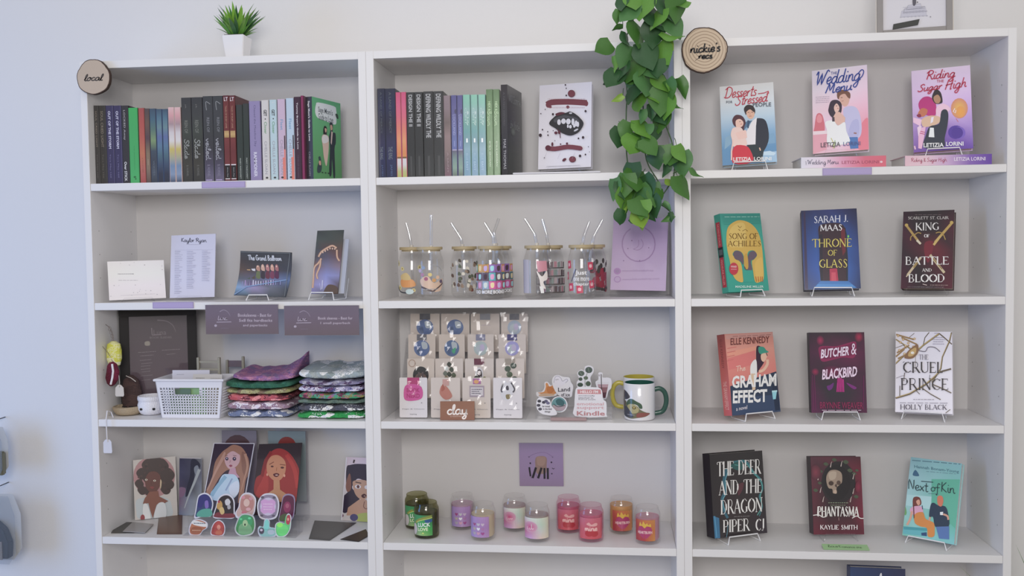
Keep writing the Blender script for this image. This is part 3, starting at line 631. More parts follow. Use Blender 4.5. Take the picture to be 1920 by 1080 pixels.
def art_deer():
    A = Art([(58,118),(585,82),(642,910),(100,975)])
    A.grid([['#231d20','#2a2426','#2b2527','#271f22'], ['#241d20','#2b2224','#2c2325','#271e21'], ['#261e22','#322124','#2f2224','#261c20'], ['#252026','#2a2225','#2a2325','#2b1d2a']])
    tl, t2 = '#2f7480', '#4ea39c'
    A.line([(300,200),(420,190),(500,300),(570,370),(590,470),(560,540),(590,640),(560,740)], 30, tl, 4, True).line([(420,200),(520,320),(590,430),(570,540),(585,640),(540,730)], 9, t2, 4)
    A.line([(230,260),(200,380),(215,480),(180,570),(200,680),(240,760)], 26, '#2b6478', 4).line([(245,280),(215,390),(225,500),(190,580),(215,700)], 7, '#5fb0c4', 4)
    A.blob([(270,230),(340,190),(400,210),(380,270),(320,270)], '#1f5a58').line([(310,220),(360,230)],8,'#3f9a90').blob([(350,420),(400,400),(390,470),(350,530),(340,480)], '#5a2a34')
    A.line([(230,780),(240,850),(225,960)], 5, '#5f9ab0', 3)
    A.poly([(80,740),(150,760),(160,970),(105,972)], '#2f6f98').line([(105,740),(125,960)],8,'#4d9ac4')
    w = '#eceae8'
    A.serif('THE', 133,195,305,335, w, 14, 12, foot=.12).serif('DEER', 345,178,572,318, w, 14, 10, foot=.12)
    A.serif('AND', 150,385,352,525, w, 14, 14, foot=.12).serif('THE', 400,370,588,506, w, 14, 8, foot=.12)
    A.serif('DRAGON', 165,580,592,722, w, 14, 32, foot=.12).serif('PIPER', 188,785,462,908, w, 14, 22, foot=.12).serif('CJ', 522,768,612,888, w, 14, 4)
    A.tiny(300,745,465,0,'#8a8484',5,rise=8)
    return A
def art_phant():
    A = Art([(105,85),(580,82),(622,832),(128,835)])
    A.grid([['#5c3440','#64303e','#5a2c3a','#52262f'], ['#6a3040','#4a2b35','#473033','#7a2438'], ['#632a38','#34272c','#3a2c30','#73233a'], ['#5b2c36','#3a262b','#44262d','#7d2239'], ['#6d2134','#5a1d2c','#642033','#641f30']])
    A.ell(370,330,165,205,'#2c2628').ell(355,330,130,170,'#252022')
    A.blob([(258,260),(290,215),(350,208),(400,240),(405,320),(380,350),(352,380),(350,425),(318,430),(310,390),(275,380),(255,320)], '#a58f7c')
    A.blob([(275,245),(310,222),(350,230),(340,290),(290,300)], '#bca893').ell(300,335,24,22,'#4a3830').ell(372,330,20,22,'#5a463c').blob([(335,360),(350,340),(358,375)], '#54403a').blob([(325,405),(350,400),(352,432),(325,430)], '#c2a892')
    gr = '#4f5a44'
    for x, y, r in ((440,130,28),(480,210,26),(520,240,22),(150,400,24),(190,330,20),(540,460,24),(250,150,24),(200,220,20),(330,110,24),(545,210,18)): A.blob([(x-r,y),(x,y-r*.6),(x+r,y+r*.2),(x,y+r*.8)], gr)
    for x, y in ((180,280),(200,400),(225,490),(490,490),(515,410),(515,270),(300,158),(400,150)): A.line([(x-8,y+25),(x,y-15),(x+7,y-30)], 9, '#c9b7ae', 0, True)
    A.glow(150,230,50,70,'#8a3a4c','#5f2f3c').glow(560,370,30,60,'#8f2a44','#6c2438')
    A.tiny(270,522,465,0,'#8d9a7c',6); A.tiny(290,545,440,0,'#8d9a7c',5)
    A.serif('PHANTASMA', 165,560,565,652, '#eee9e2', 13, thin=.5); A.line([(118,645),(175,640),(215,662),(250,655)], 8, '#eee9e2', 3); A.line([(500,672),(545,650),(580,672),(615,672)], 8, '#eee9e2', 3).line([(170,560),(165,650)],10,'#eee9e2')
    A.line([(370,665),(372,695)],4,'#b9948e').serif('KAYLIE SMITH', 188,740,555,782, '#ece4e2', 8, thin=.55)
    return A
def art_kin():
    A = Art([(165,98),(655,150),(600,985),(50,875)])
    A.grid([['#86b4ba','#8cc0c4','#8abfc6'], ['#a0cbd0','#93c9c8','#7ec4bc'], ['#a8d4d6','#84c6bc','#63bfa6'], ['#95cdc4','#7cc6b8','#62bfa8'], ['#7cc6b0','#86cfd0','#7bc8cc']])
    A.tiny(175,128,640,0,'#557f8a',8,rise=-28); A.text('Hannah Bonam-Young', 195,170,628,205, '#40707e', .01, -42); A.tiny(310,228,600,0,'#6b98a0',6,rise=-20)
    A.blob([(178,265),(205,215),(240,270)], '#3e6a88')
    A.poly([(360,300),(640,300),(605,800),(360,560)], '#5cb89c').poly([(110,450),(360,470),(350,600),(100,560)], '#b3dcdc')
    A.poly([(60,800),(300,815),(310,890),(60,860)], '#5fb7bd').poly([(65,780),(310,800),(312,830),(70,812)], '#3e9ea6').poly([(250,850),(308,845),(308,888),(252,880)], '#2d4e78')
    A.blob([(82,600),(95,570),(105,640),(85,660)], '#6fa860')
    # woman
    A.blob([(170,520),(190,475),(240,480),(258,530),(245,560),(190,580),(188,690),(175,690)], '#7b3a2c').blob([(205,520),(235,500),(245,540),(225,560)], '#e3a486')
    A.blob([(140,600),(180,570),(250,570),(275,620),(250,660),(190,660),(150,640)], '#e3a6c2').line([(160,620),(140,700),(105,765)], 22, '#e0a58a',3).line([(265,560),(268,600)],9,'#3c4a68')
    A.blob([(190,650),(270,630),(300,700),(380,740),(392,800),(385,890),(320,890),(310,800),(240,780),(185,740)], '#dd8a34').line([(178,560),(180,690)],10,'#6b2f26')
    # man
    A.blob([(350,560),(380,532),(430,560),(500,570),(530,640),(540,780),(405,790),(375,680),(335,680)], '#26384e').blob([(418,480),(440,460),(470,470),(480,520),(460,570),(425,550)], '#dd7a58')
    A.poly([(405,785),(545,780),(548,925),(440,915)], '#5578b4').poly([(448,628),(480,625),(478,660),(448,658)], '#e9eef0').line([(480,650),(525,670),(535,710)], 20, '#dba086',3).line([(345,680),(335,720)],18,'#dba086')
    k = '#23383f'
    A.script('Next', 130,300,325,395, k, 8, rise=-30).line([(260,322),(378,330)],7,k); A.script('of', 352,335,440,415, k, 7, rise=-8); A.script('Kin', 455,325,595,420, k, 8, rise=-18)
    A.tiny(330,440,430,0,'#4e7c80',4,rise=-4)
    return A
def D(key, f, *a, **k):
    x, y, zz, yaw, lean, roll, w, h = F[key]; A = f(); A.V = [(u*w, l, v*h) for u, l, v in A.V]; A.w = w
    return display(key, a[0], a[1], a[2], a[3], A, a[4], **k)
WP = mat('white_page_block', (.70, .68, .66), .8, .3, 400, .06, scale=200)
D('desserts', art_desserts, 'pale blue paperback with a couple in formal dress and red script title', 'white easel under the pale blue paperback on the top shelf', .022, '#b9cfe0', Z1, a=.038)
D('menu', art_menu, 'pink paperback with navy script title, a bride and a man, on the top shelf', 'clear easel on top of the white and pink lying book', .022, '#ecdcea', Z1+.0268, a=.034, clear=True)
D('riding', art_riding, 'lilac paperback with crimson script title and a pink-haired couple, on the top shelf', 'white easel on top of the pink and purple lying book', .024, '#dcc4ea', Z1+.025, a=.036)
D('achilles', art_achilles, 'teal book with a golden warrior helmet and red spine panel, turned to the right', 'white wire easel under the teal book with the golden helmet', .026, '#2f9f90', Z2, spine='#2f9f90', spine_art=spine_achilles, a=.032)
D('throne', art_throne, 'dark blue hardback with yellow title above light blue stairs', 'white wire easel under the dark blue book with the stairs', .034, '#2b2c4c', Z2, m=PRG, pages=WP, a=.045)
D('king', art_king, 'dark maroon book with two crossed golden swords', 'clear easel under the maroon book with crossed swords', .030, '#3a1a26', Z2, m=PRG, pages=mat('cream_pages', (.72, .66, .52), .8, .2, 300, .06, scale=200), clear=True, a=.042)
D('graham', art_graham, 'coral paperback with a woman in a green cap and large white title', 'white wire easel under the coral paperback', .034, '#c0605e', Z3, spine='#b85c5a', spine_art=spine_graham, a=.040)
D('butcher', art_butcher, 'black and magenta paperback with slanted pale pink title', 'white wire easel under the black and magenta paperback', .026, '#2f222c', Z3, m=PRG, a=.042)
D('cruel', art_cruel, 'white book with golden branches across its black title', 'white wire easel under the white book with golden branches', .028, '#d8d4dc', Z3, pages=WP, a=.044)
D('deer', art_deer, 'black hardback with tall white capitals and teal smoke', 'white wire easel under the black book with tall white capitals', .036, '#231d20', Z4, m=PRG, spine='#2a2230', pages=WP, a=.042)
D('phantasma', art_phant, 'dark red hardback with a human skull in a wreath', 'clear easel under the dark red book with the skull', .036, '#4a2630', Z4, spine='#35242c', pages=WP, clear=True, a=.038)
D('kin', art_kin, 'light turquoise paperback with a seated woman in orange and a man in dark top', 'white wire easel under the light turquoise paperback', .024, '#a9d6d8', Z4, pages=WP, a=.044)

def art_lips():
    A = Art([(70,95),(640,45),(632,985),(52,1005)]); A.bg('#e4e1ee'); m = '#7c3848'; m2 = '#5f2236'
    A.line([(150,300),(200,275),(330,268),(450,270),(585,278)], 64, m, 3).ell(165,302,30,32,m).ell(578,285,22,30,m).ell(375,325,18,18,m).ell(185,325,16,14,m)
    for i in range(26):
        x = 160+i*16; A.line([(x,245+R.uniform(-3,6)),(x+3,232)],3,'#b5808e'); A.line([(x,325),(x-6,340)],3,'#b5808e')
    A.ell(418,182,40,40,m2,24).ell(418,182,36,36,m,24).ell(430,902,38,34,m2,24).ell(430,902,33,29,m,24).ell(340,906,25,15,m2,14,-.6)
    A.line([(165,778),(240,785),(380,765),(520,782)], 50, m, 3).ell(163,775,30,30,m2).ell(520,782,22,22,m).ell(210,735,11,22,m2).ell(370,728,12,12,m2).ell(300,735,8,8,m2)
    A.blob([(175,508),(240,430),(300,400),(360,392),(400,378),(450,398),(505,440),(552,508),(510,590),(450,630),(390,640),(310,610),(240,560)], '#2b2a30',4)
    A.blob([(245,405),(300,385),(350,395),(300,415),(260,425)], m2).blob([(230,460),(330,420),(400,430),(480,450),(505,500),(400,455),(300,460),(240,500)], '#4a4a52')
    for x, y, a, b in ((283,495,20,32),(332,485,26,30),(385,488,26,32),(435,492,17,38),(470,510,16,34),(490,520,14,30),(408,545,15,20),(450,535,13,22),(380,540,10,20)): A.ell(x,y,a,b,'#dcdae4',12)
    A.ell(470,582,28,10,'#c9c8d2',12,-.5).ell(410,398,18,9,'#c9c8d2',12)
    A.ell(250,612,18,16,m2).ell(285,605,14,20,m2).line([(262,570),(295,620),(298,668)],8,m2)
    for x, y, r in ((353,90,8),(362,127,6),(363,205,9),(575,375,12),(218,410,12),(82,638,17),(105,578,8),(548,664,14),(498,675,9),(515,868,14),(575,853,9),(165,638,8),(162,600,6),(135,358,5),(88,405,6),(608,768,5),(126,884,6),(620,825,4),(240,700,4),(222,590,5)): A.ell(x,y,r,r*1.1,'#35202c',10)
    for x in (150,300,460): A.line([(x,830),(x-30,900)],2,'#b9b2c4')
    A.line([(150,992),(150,978),(515,970),(520,985)],4,'#c9c6d2'); return A
D('lips', art_lips, 'white book with a black fanged mouth and dark red splatters', 'clear easel under the white book with the fanged mouth', .022, '#d9d6e0', Z1, m=PRG, pages=WP, clear=True, a=.04)

# books lying flat under two of the display books
def flat_book(key, label, cols, txt):
    x, y, z, yaw, lean, roll, w, h = F[key]
    t = thing('book', label, 'book', (x, 0.006, Z1), (0, 0, 0), 'books lying flat under the display books')
    cm = hx(cols[0]); MB().box(-w/2, 0, 0, w/2, .125, .0016).box(-w/2, 0, h-.0016, w/2, .125, h).build('cover', cm, t, .0003)
    so = MB().box(-w/2, 0, .0016, w/2, .0016, h-.0016).build('spine', cm, t)
    MB().box(-w/2+.003, .0016, .0016, w/2-.003, .122, h-.0016).build('pages', WP, t)
    A = Art(w=w, h=h); n = len(cols)
    A.put([(i/(n-1), v) for v in (0, 1) for i in range(n)], [(i, i+1, n+i+1, n+i) for i in range(n-1)], list(cols)+list(cols), True)
    txt(A); A.build('spine_print', so, PRG, (-w/2, -.0002, 0))
def tm(A):
    q = Art([(60,862),(812,850),(810,945),(62,960)]); A.H = q.H; A.quad = q.quad
    A.text('THE', 100,898,112,930,'#6d6a7c',.01).script('Wedding Menu', 120,885,400,925,'#4b4a68',4,rise=4).text('LETIZIA LORINI',428,895,748,922,'#a8506a',.01,4).ell(770,905,12,9,'#f6c9d0')
def tr(A):
    q = Art([(40,855),(805,838),(805,930),(40,945)]); A.H = q.H; A.quad = q.quad
    A.script('Riding & Sugar High', 92,875,405,908,'#b4506c',4,rise=4).text('LETIZIA LORINI',470,868,748,900,'#eae0f4',.01,4)
flat_book('menuflat', 'book lying flat, its spine fading from white to pink', ['#dcdae6','#e6d2e2','#e29cba','#dc6f86','#de6a7c'], tm)
flat_book('ridflat', 'book lying flat, its spine fading from pale pink to purple', ['#e2bcc8','#e3c3cf','#c9a8cf','#8a66b6','#6a44a8'], tr)
# ---------------------------------------------------------------- rows of upright books, spines outward
def spine_book(p0, p1, ytop, base, Y, col, art, label, group, depth=.135, inset=.003, yb=None, m=PRG, pages=WP):
    pm = ytop+75
    xa, _ = at(p0, pm, Y); xb, _ = at(p1, pm, Y); xb -= .0002; xa += .0002; xa = max(xa, .8210 if group == GB else .0385)
    _, zt = at((p0+p1)/2, ytop, Y); h = zt-base; w = xb-xa
    t = thing('book', label, 'book', ((xa+xb)/2, Y, base), (0, 0, 0), group); c = hx(col, .3)
    b = .0012
    MB().box(-w/2, 0.0006, 0, -w/2+b, depth, h).box(w/2-b, 0.0006, 0, w/2, depth, h).build('cover', c, t)
    r = min(.0025, w*.22)
    so = MB().add([(x, y, z) for z in (0, h) for x, y in ((-w/2, .003), (-w/2, .0016), (-w/2+r, 0), (w/2-r, 0), (w/2, .0016), (w/2, .003))],
             [(0, 1, 2, 3, 4, 5), (11, 10, 9, 8, 7, 6)]+[(i, 6+i, 6+(i+1) % 6, (i+1) % 6) for i in range(6)]).build('spine', c, t)
    MB().box(-w/2+b, .003, .001, w/2-b, depth-inset, h-inset).build('pages', pages, t)
    A = Art(w=w-2*r*.6, h=h); art(A)
    A.build('spine_print', so, m, (-w/2+r*.6, -.0001, 0)); return t
def V(bg, *items):
    def f(A):
        if isinstance(bg, str): A.bg(bg)
        else: A.vgrad(list(bg))
        for it in items:
            k = it[0]
            if k == 't': A.vtext(it[1], it[2], it[3], it[4], it[5], it[6], *(it[7:] or ()))
            elif k == 's': A.script(it[1], it[2], it[3], it[4], it[5], it[6], it[7] if len(it) > 7 else .07, vert=True)
            elif k == 'b': A.rect(it[1], it[2], it[3], it[4], it[5])
            elif k == 'h': A.text(it[1], it[2], it[3], it[4], it[5], it[6], .02)
            elif k == 'e': A.ell(it[1], it[2], it[3], it[4], it[5], 12)
            elif k == 'g': A.vgrad(list(it[5]), it[1], it[3], 1-it[4], 1-it[2])
    return f
GB = 'books standing on the top shelf of the middle bookcase'
GA = 'books standing on the top shelf of the left bookcase'
soul = V('#33302f', ('t','SOUL CRIED LIGHT',.2,.07,.62,.53,'#8f8478'), ('t','Tara May Hill',.25,.62,.5,.92,'#6f6a66'))
storm = V('#352f58', ('b',.9,0,1,1,'#4c4670'), ('t','OUT OF THE STORM',.25,.07,.62,.55,'#c9c6dc',.03), ('t','Tara May Hill',.28,.62,.5,.92,'#7f7aa4'))
lock = V('#2e2c34', ('t','LOCKED Away',.15,.06,.55,.44,'#b8b4b6'), ('t','Over STICK',.15,.72,.6,.97,'#dcdadd',.02))
cloak = lambda k: V(('#33343a','#3a3c3e','#3b413c','#33332f','#3d3a34','#343434'), ('t','J.R.',.35,.08,.5,.13,'#84827f'), ('t','REIN OF',.25,.27,.62,.42,'#7e8078'), ('s','Slade',.2,.49,.72,.72,'#9d9f9c'), ('t','B. HORNEL',.35,.80,.58,.93,'#6f6e6a'))
veil = V(('#373b40','#3a3c42','#383a3e','#36343c','#4a4458','#6d6580'), ('s','L',.3,.05,.8,.17,'#8b8c90'), ('t','REIN OF',.35,.25,.65,.42,'#85858c'), ('s','Veiled',.2,.49,.75,.74,'#a9a9b2'), ('t','B. HORNEL',.3,.80,.6,.94,'#8b859a'), ('b',.1,.975,.8,.985,'#b9a9d8'))
ruby = V('#6e2b2e', ('b',.0,.0,1,.05,'#5c2230'), ('h','LT',.1,.02,.9,.065,'#d7cdd0'), ('t','TALES OF RUBY LANE',.3,.12,.62,.38,'#b98d74'), ('g',0,.41,1,.49,('#b08a5a','#c4a067','#a8834e')), ('g',0,.5,1,.8,('#7a3436','#6c2b30','#722f33')), ('b',0,.8,1,.812,'#ddd5d8'), ('b',0,.812,1,.965,'#1f1c20'), ('t','Anne Ray',.4,.835,.6,.95,'#d8d5d8'), ('b',0,.965,1,.975,'#ddd5d8'), ('b',0,.975,1,1,'#5c2230'))
forest = V(('#34383a','#303a37','#2b3734','#2f3836','#333a3a'), ('t','MARY MARGARET',.35,.70,.62,.97,'#b5bdb4'))
mount = V('#8f83ae', ('t','Chased the Meadow Sky',.35,.05,.6,.57,'#565078'), ('t','RAMMONER',.3,.64,.62,.95,'#d9d6e6',.02))
def get(bgc): return V(bgc, ('h','-',.4,.03,.6,.04,'#cfcfd4'), ('t','GET',.25,.12,.75,.20,'#33363a',.03), ('e',.5,.235,.1,.008,'#33363a'), ('t','Closer',.3,.27,.72,.42,'#5f9a6c',.01), ('t','CHELLE SLOAN',.28,.51,.68,.92,'#9d9aa4'), ('e',.55,.965,.2,.012,'#3a3a3c'))
def fleet(bgc): return V(bgc, ('t','Fleet',.3,.25,.72,.38,'#6f9ac0',.01), ('g',.82,.45,1,.66,('#4d3a44','#3a2c36','#3a2c36')), ('g',.55,.72,1,1,('#e07a6e','#e08272')), ('g',.8,.62,1,.72,('#e07a6e','#e07a6e')), ('t','CHELLE SLOAN',.22,.50,.66,.93,'#a09aa8'), ('e',.45,.965,.2,.012,'#3a3a3c'))
tomsp = V('#3d2038', ('t',"Tommy Bryan's Guide to Love",.3,.07,.62,.63,'#e4dce2',.02), ('t','CHELLE SLOAN',.35,.70,.6,.97,'#5f4c60'))
sage = V('#35303a', ('t',"Sage Mom's Guide to Love",.3,.05,.66,.53,'#e8e4e8',.02), ('t','CHELLE SLOAN',.32,.66,.6,.95,'#9a979c'))
L1 = [
(174.4,187,197.8,'#33302f',soul,'near-black book with faint grey title, first at the left end'),
(187,200,197.8,'#33302f',soul,'near-black book with faint grey title, second from the left end'),
(200,214.6,197.8,'#352f58',storm,'dark violet book with pale capitals, left of two alike beside the near-black pair'),
(214.6,229.4,197.8,'#352f58',storm,'dark violet book with pale capitals, right of two alike beside the near-black pair'),
(229.4,242.2,197.8,'#2e2c34',lock,'charcoal book with white author name, just left of the bright green spine'),
(242.4,260.2,202,'#2f9e52',V(('#31ad56','#35a75a','#36a85b','#37a85c','#3fb062'),('t','THE LEPRECHAUN',.48,.5,.56,.82,'#2b7a44'),('e',.5,.915,.16,.012,'#1f6a38'),('e',.6,.94,.1,.01,'#1f6a38')),'bright green book with small dark emblem in the top left row'),
(261.2,272.4,202.5,'#a84b45',V(('#a84b4c','#b2504a','#b7584c','#bf6f50','#b5655a','#a8494c'),('t','A TALE OF EMBER',.4,.66,.62,.86,'#8a4a3a')),'brick red narrow book right of the bright green spine'),
(272.6,281.8,203.4,'#5f4a42',V(('#4f4348','#6a5248','#54404a','#84705a','#84705e','#5f4a48'),('t','EMBER',.38,.68,.62,.76,'#b59e88')),'brown narrow book between the brick red spine and the blue ones'),
(282,294.1,203.5,'#3a4a66',V(('#3b4f64','#426478','#56746c','#7a9468','#3f4c5c','#39404f','#474f5e','#343c4c'),('t','WAVES',.35,.70,.6,.90,'#66727f')),'dark blue book with a yellow-green patch at mid height'),
(294.3,305.5,204.3,'#3d5278',V(('#3b5268','#4f7388','#66868e','#5c6c9c','#567894','#486878','#3b4d68','#2e3448','#2c3144')),'blue watery narrow book, left of two alike in the top left row'),
(305.7,316.6,204.3,'#3d5278',V(('#3b5268','#4f7388','#66868e','#5c6c9c','#567894','#486878','#3b4d68','#2e3448','#2c3144')),'blue watery narrow book, right of two alike in the top left row'),
(316.8,328.5,201,'#d8bcb8',V(('#dcb4b4','#d49a9e','#a88c92','#cfc6c8','#d8d2d0','#c7b45a','#a8a68a','#6f88a8','#8294b0','#3f4a66')),'pale pink and blue book with a yellow glow, left of two alike'),
(328.7,340.4,201,'#d8bcb8',V(('#dcb4b4','#d49a9e','#a88c92','#cfc6c8','#d8d2d0','#c7b45a','#a8a68a','#6f88a8','#8294b0','#3f4a66')),'pale pink and blue book with a yellow glow, right of two alike'),
(341.4,360,183,'#34343a',cloak(0),'tall charcoal hardback with silver lettering, left of two alike'),
(360.4,381,182.3,'#34343a',cloak(1),'tall charcoal hardback with silver lettering, right of two alike'),
(381.6,400.2,180.2,'#3b3d44',veil,'tall dark grey hardback with a lilac foot, left of two alike'),
(400.4,419.2,179.7,'#3b3d44',veil,'tall dark grey hardback with a lilac foot, right of two alike'),
(419.6,430.8,178.8,'#6e2b2e',ruby,'dark red book with a gold band and black foot, left of two alike'),
(431,442.4,178.8,'#6e2b2e',ruby,'dark red book with a gold band and black foot, right of two alike'),
(444,456.2,196.4,'#2c3634',forest,'dark green-black book, left of two alike beside the lavender spine'),
(456.4,467.8,194,'#2c3634',forest,'dark green-black book, right of two alike beside the lavender spine'),
(468.2,489.6,189.4,'#8f83ae',mount,'wide lavender book in the top left row'),
(491.4,505.5,187.6,'#cfcccb',get('#cdc9c8'),'off-white book with black and green title, left of the pale blue one like it'),
(506.4,520.3,186.9,'#b9ccd4',get('#b5ccd4'),'pale blue book with black and green title'),
(521.3,536,185.8,'#c9b4c8',fleet('#c6aec6'),'pale pink book with a coral foot in the top left row'),
(537.5,552,184,'#b7c9dc',fleet('#b5c8da'),'pale blue book with a coral foot in the top left row'),
(552.2,564.8,181.4,'#3d2038',tomsp,'dark plum book with white handwritten title'),
(565,570.6,179.2,'#7e1f52',V('#7e1f52',('b',.4,0,.6,1,'#94306a')),'very thin magenta book in the top left row'),
]
for a, b, yt, c, ar, lab in L1: spine_book(a, b, yt, Z1, .028, c, ar, lab, GA)
# the cream slip of pages behind the dark green pair
x0, z0 = at(443.5, 186, .05); x1, _ = at(455, 186, .05)
t = thing('book', 'taller cream book standing behind the dark green-black pair', 'book', ((x0+x1)/2, .17, Z1), (0, 0, 0), GA)
x1b = x1
MB().box(-.012, 0, 0, .012, .002, .199).build('cover', hx('#cfc8c4'), t)
MB().box(-.011, .002, .002, .011, .055, .197).build('pages', WP, t)

def art_green():
    A = Art([(545,62),(862,130),(855,925),(548,935)]); A.vgrad(['#62b57e','#68b87c','#66b377','#64ac6e','#62a468','#62a468'])
    A.blob([(590,150),(620,125),(790,160),(815,200),(815,290),(800,350),(700,320),(610,290),(580,230)], '#e9edf0',3)
    A.text("Sage Mom's", 615,165,775,240, '#4a4f58', .01, -38).text('Guide to Love', 615,235,780,305, '#5a5f68', .01, -36)
    A.blob([(805,240),(830,245),(835,290),(815,280)], '#34483c')
    A.blob([(738,340),(765,330),(775,370),(770,430),(800,440),(800,540),(785,600),(785,860),(765,880),(755,700),(745,860),(720,855),(735,600),(728,480),(745,420)], '#333a44',3)
    A.blob([(745,360),(765,360),(768,400),(750,410)], '#d9a894').poly([(755,420),(770,430),(755,560),(745,540)], '#e4c8bc')
    A.blob([(665,420),(680,370),(705,385),(705,440),(690,500),(672,490)], '#2d2a2e').blob([(683,395),(703,400),(700,430),(688,435)], '#e0b09c')
    A.blob([(645,500),(665,460),(715,470),(725,520),(715,650),(690,780),(665,690),(655,580)], '#e6c4b4').blob([(648,500),(670,465),(712,475),(718,530),(660,550)], '#efe4e2')
    A.blob([(590,800),(610,740),(605,700),(625,690),(635,740),(640,800),(625,850),(590,855)], '#3a4a50').blob([(608,740),(628,735),(630,775),(612,775)], '#dfa898')
    for x in (645,680,712): A.ell(x,850,9,7,'#35423c',8)
    return A
def upright(key, label, cover, A, m, d, spn=None, sp_art=None, hgt=None):
    x, y, zz, yaw, lean, roll, w, h = F[key]
    t = thing('book', label, 'book', (x-w/2*math.cos(yaw), y-w/2*math.sin(yaw)+.028, Z1), (0, 0, yaw), None)
    h = hgt or h; A.V = [(u*w, l, v*h) for u, l, v in A.V]; A.w = w
    co, so = book_parts(t, w, h, d, cover, WP, spn, x0=0)
    A.build('cover_print', co, m, (0, -.0002, 0))
    if sp_art:
        S = Art(w=d, h=h); sp_art(S); o = S.build('spine_print', so, m, (-.0002, d, 0)); o.rotation_euler = (0, 0, -PI/2)
    return t
g = upright('greenbook', 'green book showing its front cover with three figures, ending the top left row', '#62b07a', art_green(), PR, .0200, '#35303a', lambda S: sage(S), at(578, 181, .032)[1]-Z1)
g['group'] = GA
xg, _ = at(586.0, 270, .03); g.location = (xg, .0325, Z1)

GB = 'books standing on the top shelf of the middle bookcase'
nav = V(('#2c3048','#2a3056','#2a2b40','#33345a','#2a2f5c','#252b50'), ('t','A LAND OF MERCY',.35,.04,.6,.5,'#5f6874'), ('t','THE RING',.2,.65,.65,.79,'#7c8894'), ('t','JAMES',.35,.85,.62,.98,'#5a70a0'))
pink = V(('#d0507c','#d65f86','#d9697f','#dc7f6c','#e29a6a','#d98a52','#d9a050','#c9ae4c'), ('g',0,.77,1,1,('#d8d3d6','#d3cfd0','#b9bb80','#b4ba62')), ('b',0,.755,1,.775,'#7d5c3a'))
blk = lambda s, e, tx: V(('#3a3a3c','#333436','#2f3032','#3a3c3c'), ('t',tx,.22,.03,.78,e,'#b9b9bb',.02), ('b',.35,.75,.6,.98,'#4a4a4b'))
mauve = V(('#8c7a80','#87747a','#6f5f5c','#8f7878','#86706e','#6e5a5c','#7c5666'), ('t','A SAINT',.4,.70,.6,.95,'#a59298'))
purp = V(('#54528c','#5a5890','#5f66a0','#5c6ca8','#5456a0','#5557a0'), ('e',.9,.2,.3,.03,'#3b3a5c'), ('t','LOCKLAND',.25,.24,.72,.49,'#9fa2cc'), ('t','I',.45,.56,.55,.63,'#9a9cd0'), ('b',0,.665,1,.68,'#a39cbc'), ('g',0,.68,1,1,('#5a5870','#6f8c88','#7d9c8c','#59685c')))
teal = V(('#7cc0a6','#7cb8a6','#8aaeb0','#66a096','#5a9a9c','#64929e','#7ba2b4','#6f9cb4','#6f98b4','#7098b4'), ('t','CLINT',.2,.16,.5,.36,'#a8d0c4'), ('t','& Lily',.5,.2,.8,.38,'#cfe2dc'), ('h','1',.35,.535,.62,.585,'#e6eef4'), ('t','ELLE',.3,.72,.62,.80,'#94b8cc'), ('t','EAST',.3,.82,.62,.93,'#a5c6da'))
grn = V(('#456f36','#4b7a3c','#4c7c3c','#4c793c','#4f7f40'), ('t','HEX &',.25,.14,.68,.25,'#a9c894',.02), ('s','Broom',.15,.25,.85,.42,'#a9c894',.09), ('t','EMILY GROGAN',.35,.60,.6,.89,'#c2d6b4',.01))
L2 = [
(704.6,722.6,166,'#2a2f4e',nav,'thick navy book, left of two alike',.16),
(722.8,742.3,166,'#2a2f4e',nav,'thick navy book, right of two alike',.16),
(742.8,752.6,173,'#d0607c',pink,'narrow book fading pink to orange above a cream foot, left of two alike',.13),
(752.8,762.6,172.5,'#d0607c',pink,'narrow book fading pink to orange above a cream foot, right of two alike',.13),
(763.2,777.6,173,'#323335',blk(0,.40,'DESIGN THE II'),'black glossy book with short blocky silver title, left of two alike',.14),
(778,793.4,172.5,'#323335',blk(0,.40,'DESIGN THE II'),'black glossy book with short blocky silver title, right of two alike',.14),
(794.4,813,171.3,'#323335',blk(0,.54,'DEFINING WILDLY THE'),'black glossy book with long blocky silver title, left of two alike',.14),
(813.4,832,171,'#323335',blk(0,.54,'DEFINING WILDLY THE'),'black glossy book with long blocky silver title, right of two alike',.14),
(832.4,845.6,179,'#7d6a70',mauve,'mauve book right of the black glossy ones',.13),
(846.4,857.3,178.5,'#54528c',purp,'violet-blue narrow book with a grey-green foot, left of two alike',.13),
(857.8,868.3,178.5,'#54528c',purp,'violet-blue narrow book with a grey-green foot, right of two alike',.13),
(868.6,882.6,177.5,'#6fa8a0',teal,'mint and blue book numbered 1, leftmost of three alike',.13),
(883.2,896.6,177.5,'#6fa8a0',teal,'mint and blue book numbered 1, middle one of three alike',.13),
(897.2,911.2,177.2,'#6fa8a0',teal,'mint and blue book numbered 1, rightmost of three alike',.13),
(912.2,924.7,167.3,'#4b7a3c',grn,'grass green book with light green title, left of two alike',.14),
(925.1,937.4,167.3,'#4b7a3c',grn,'grass green book with light green title, right of two alike',.14),
]
for a, b, yt, c, ar, lab, dp in L2: spine_book(a, b, yt, Z1, .030, c, ar, lab, GB, dp)
A = Art([(730,48),(895,140),(888,965),(745,1000)]); A.grid([['#3c3a3c','#3f3e40','#454546'], ['#454048','#4b4a52','#4c5150'], ['#454550','#4a4a5a','#474b4c'], ['#474c4a','#454a48','#414644'], ['#474747','#424644','#3d423f']])
A.text('Will Somme', 750,160,880,250, '#8d9092', .0, -45, 4).text('by Jude', 765,450,860,560, '#8a9090', .0, -10, 12); A.glow(800,560,30,50,'#7c8482','#474c4a')
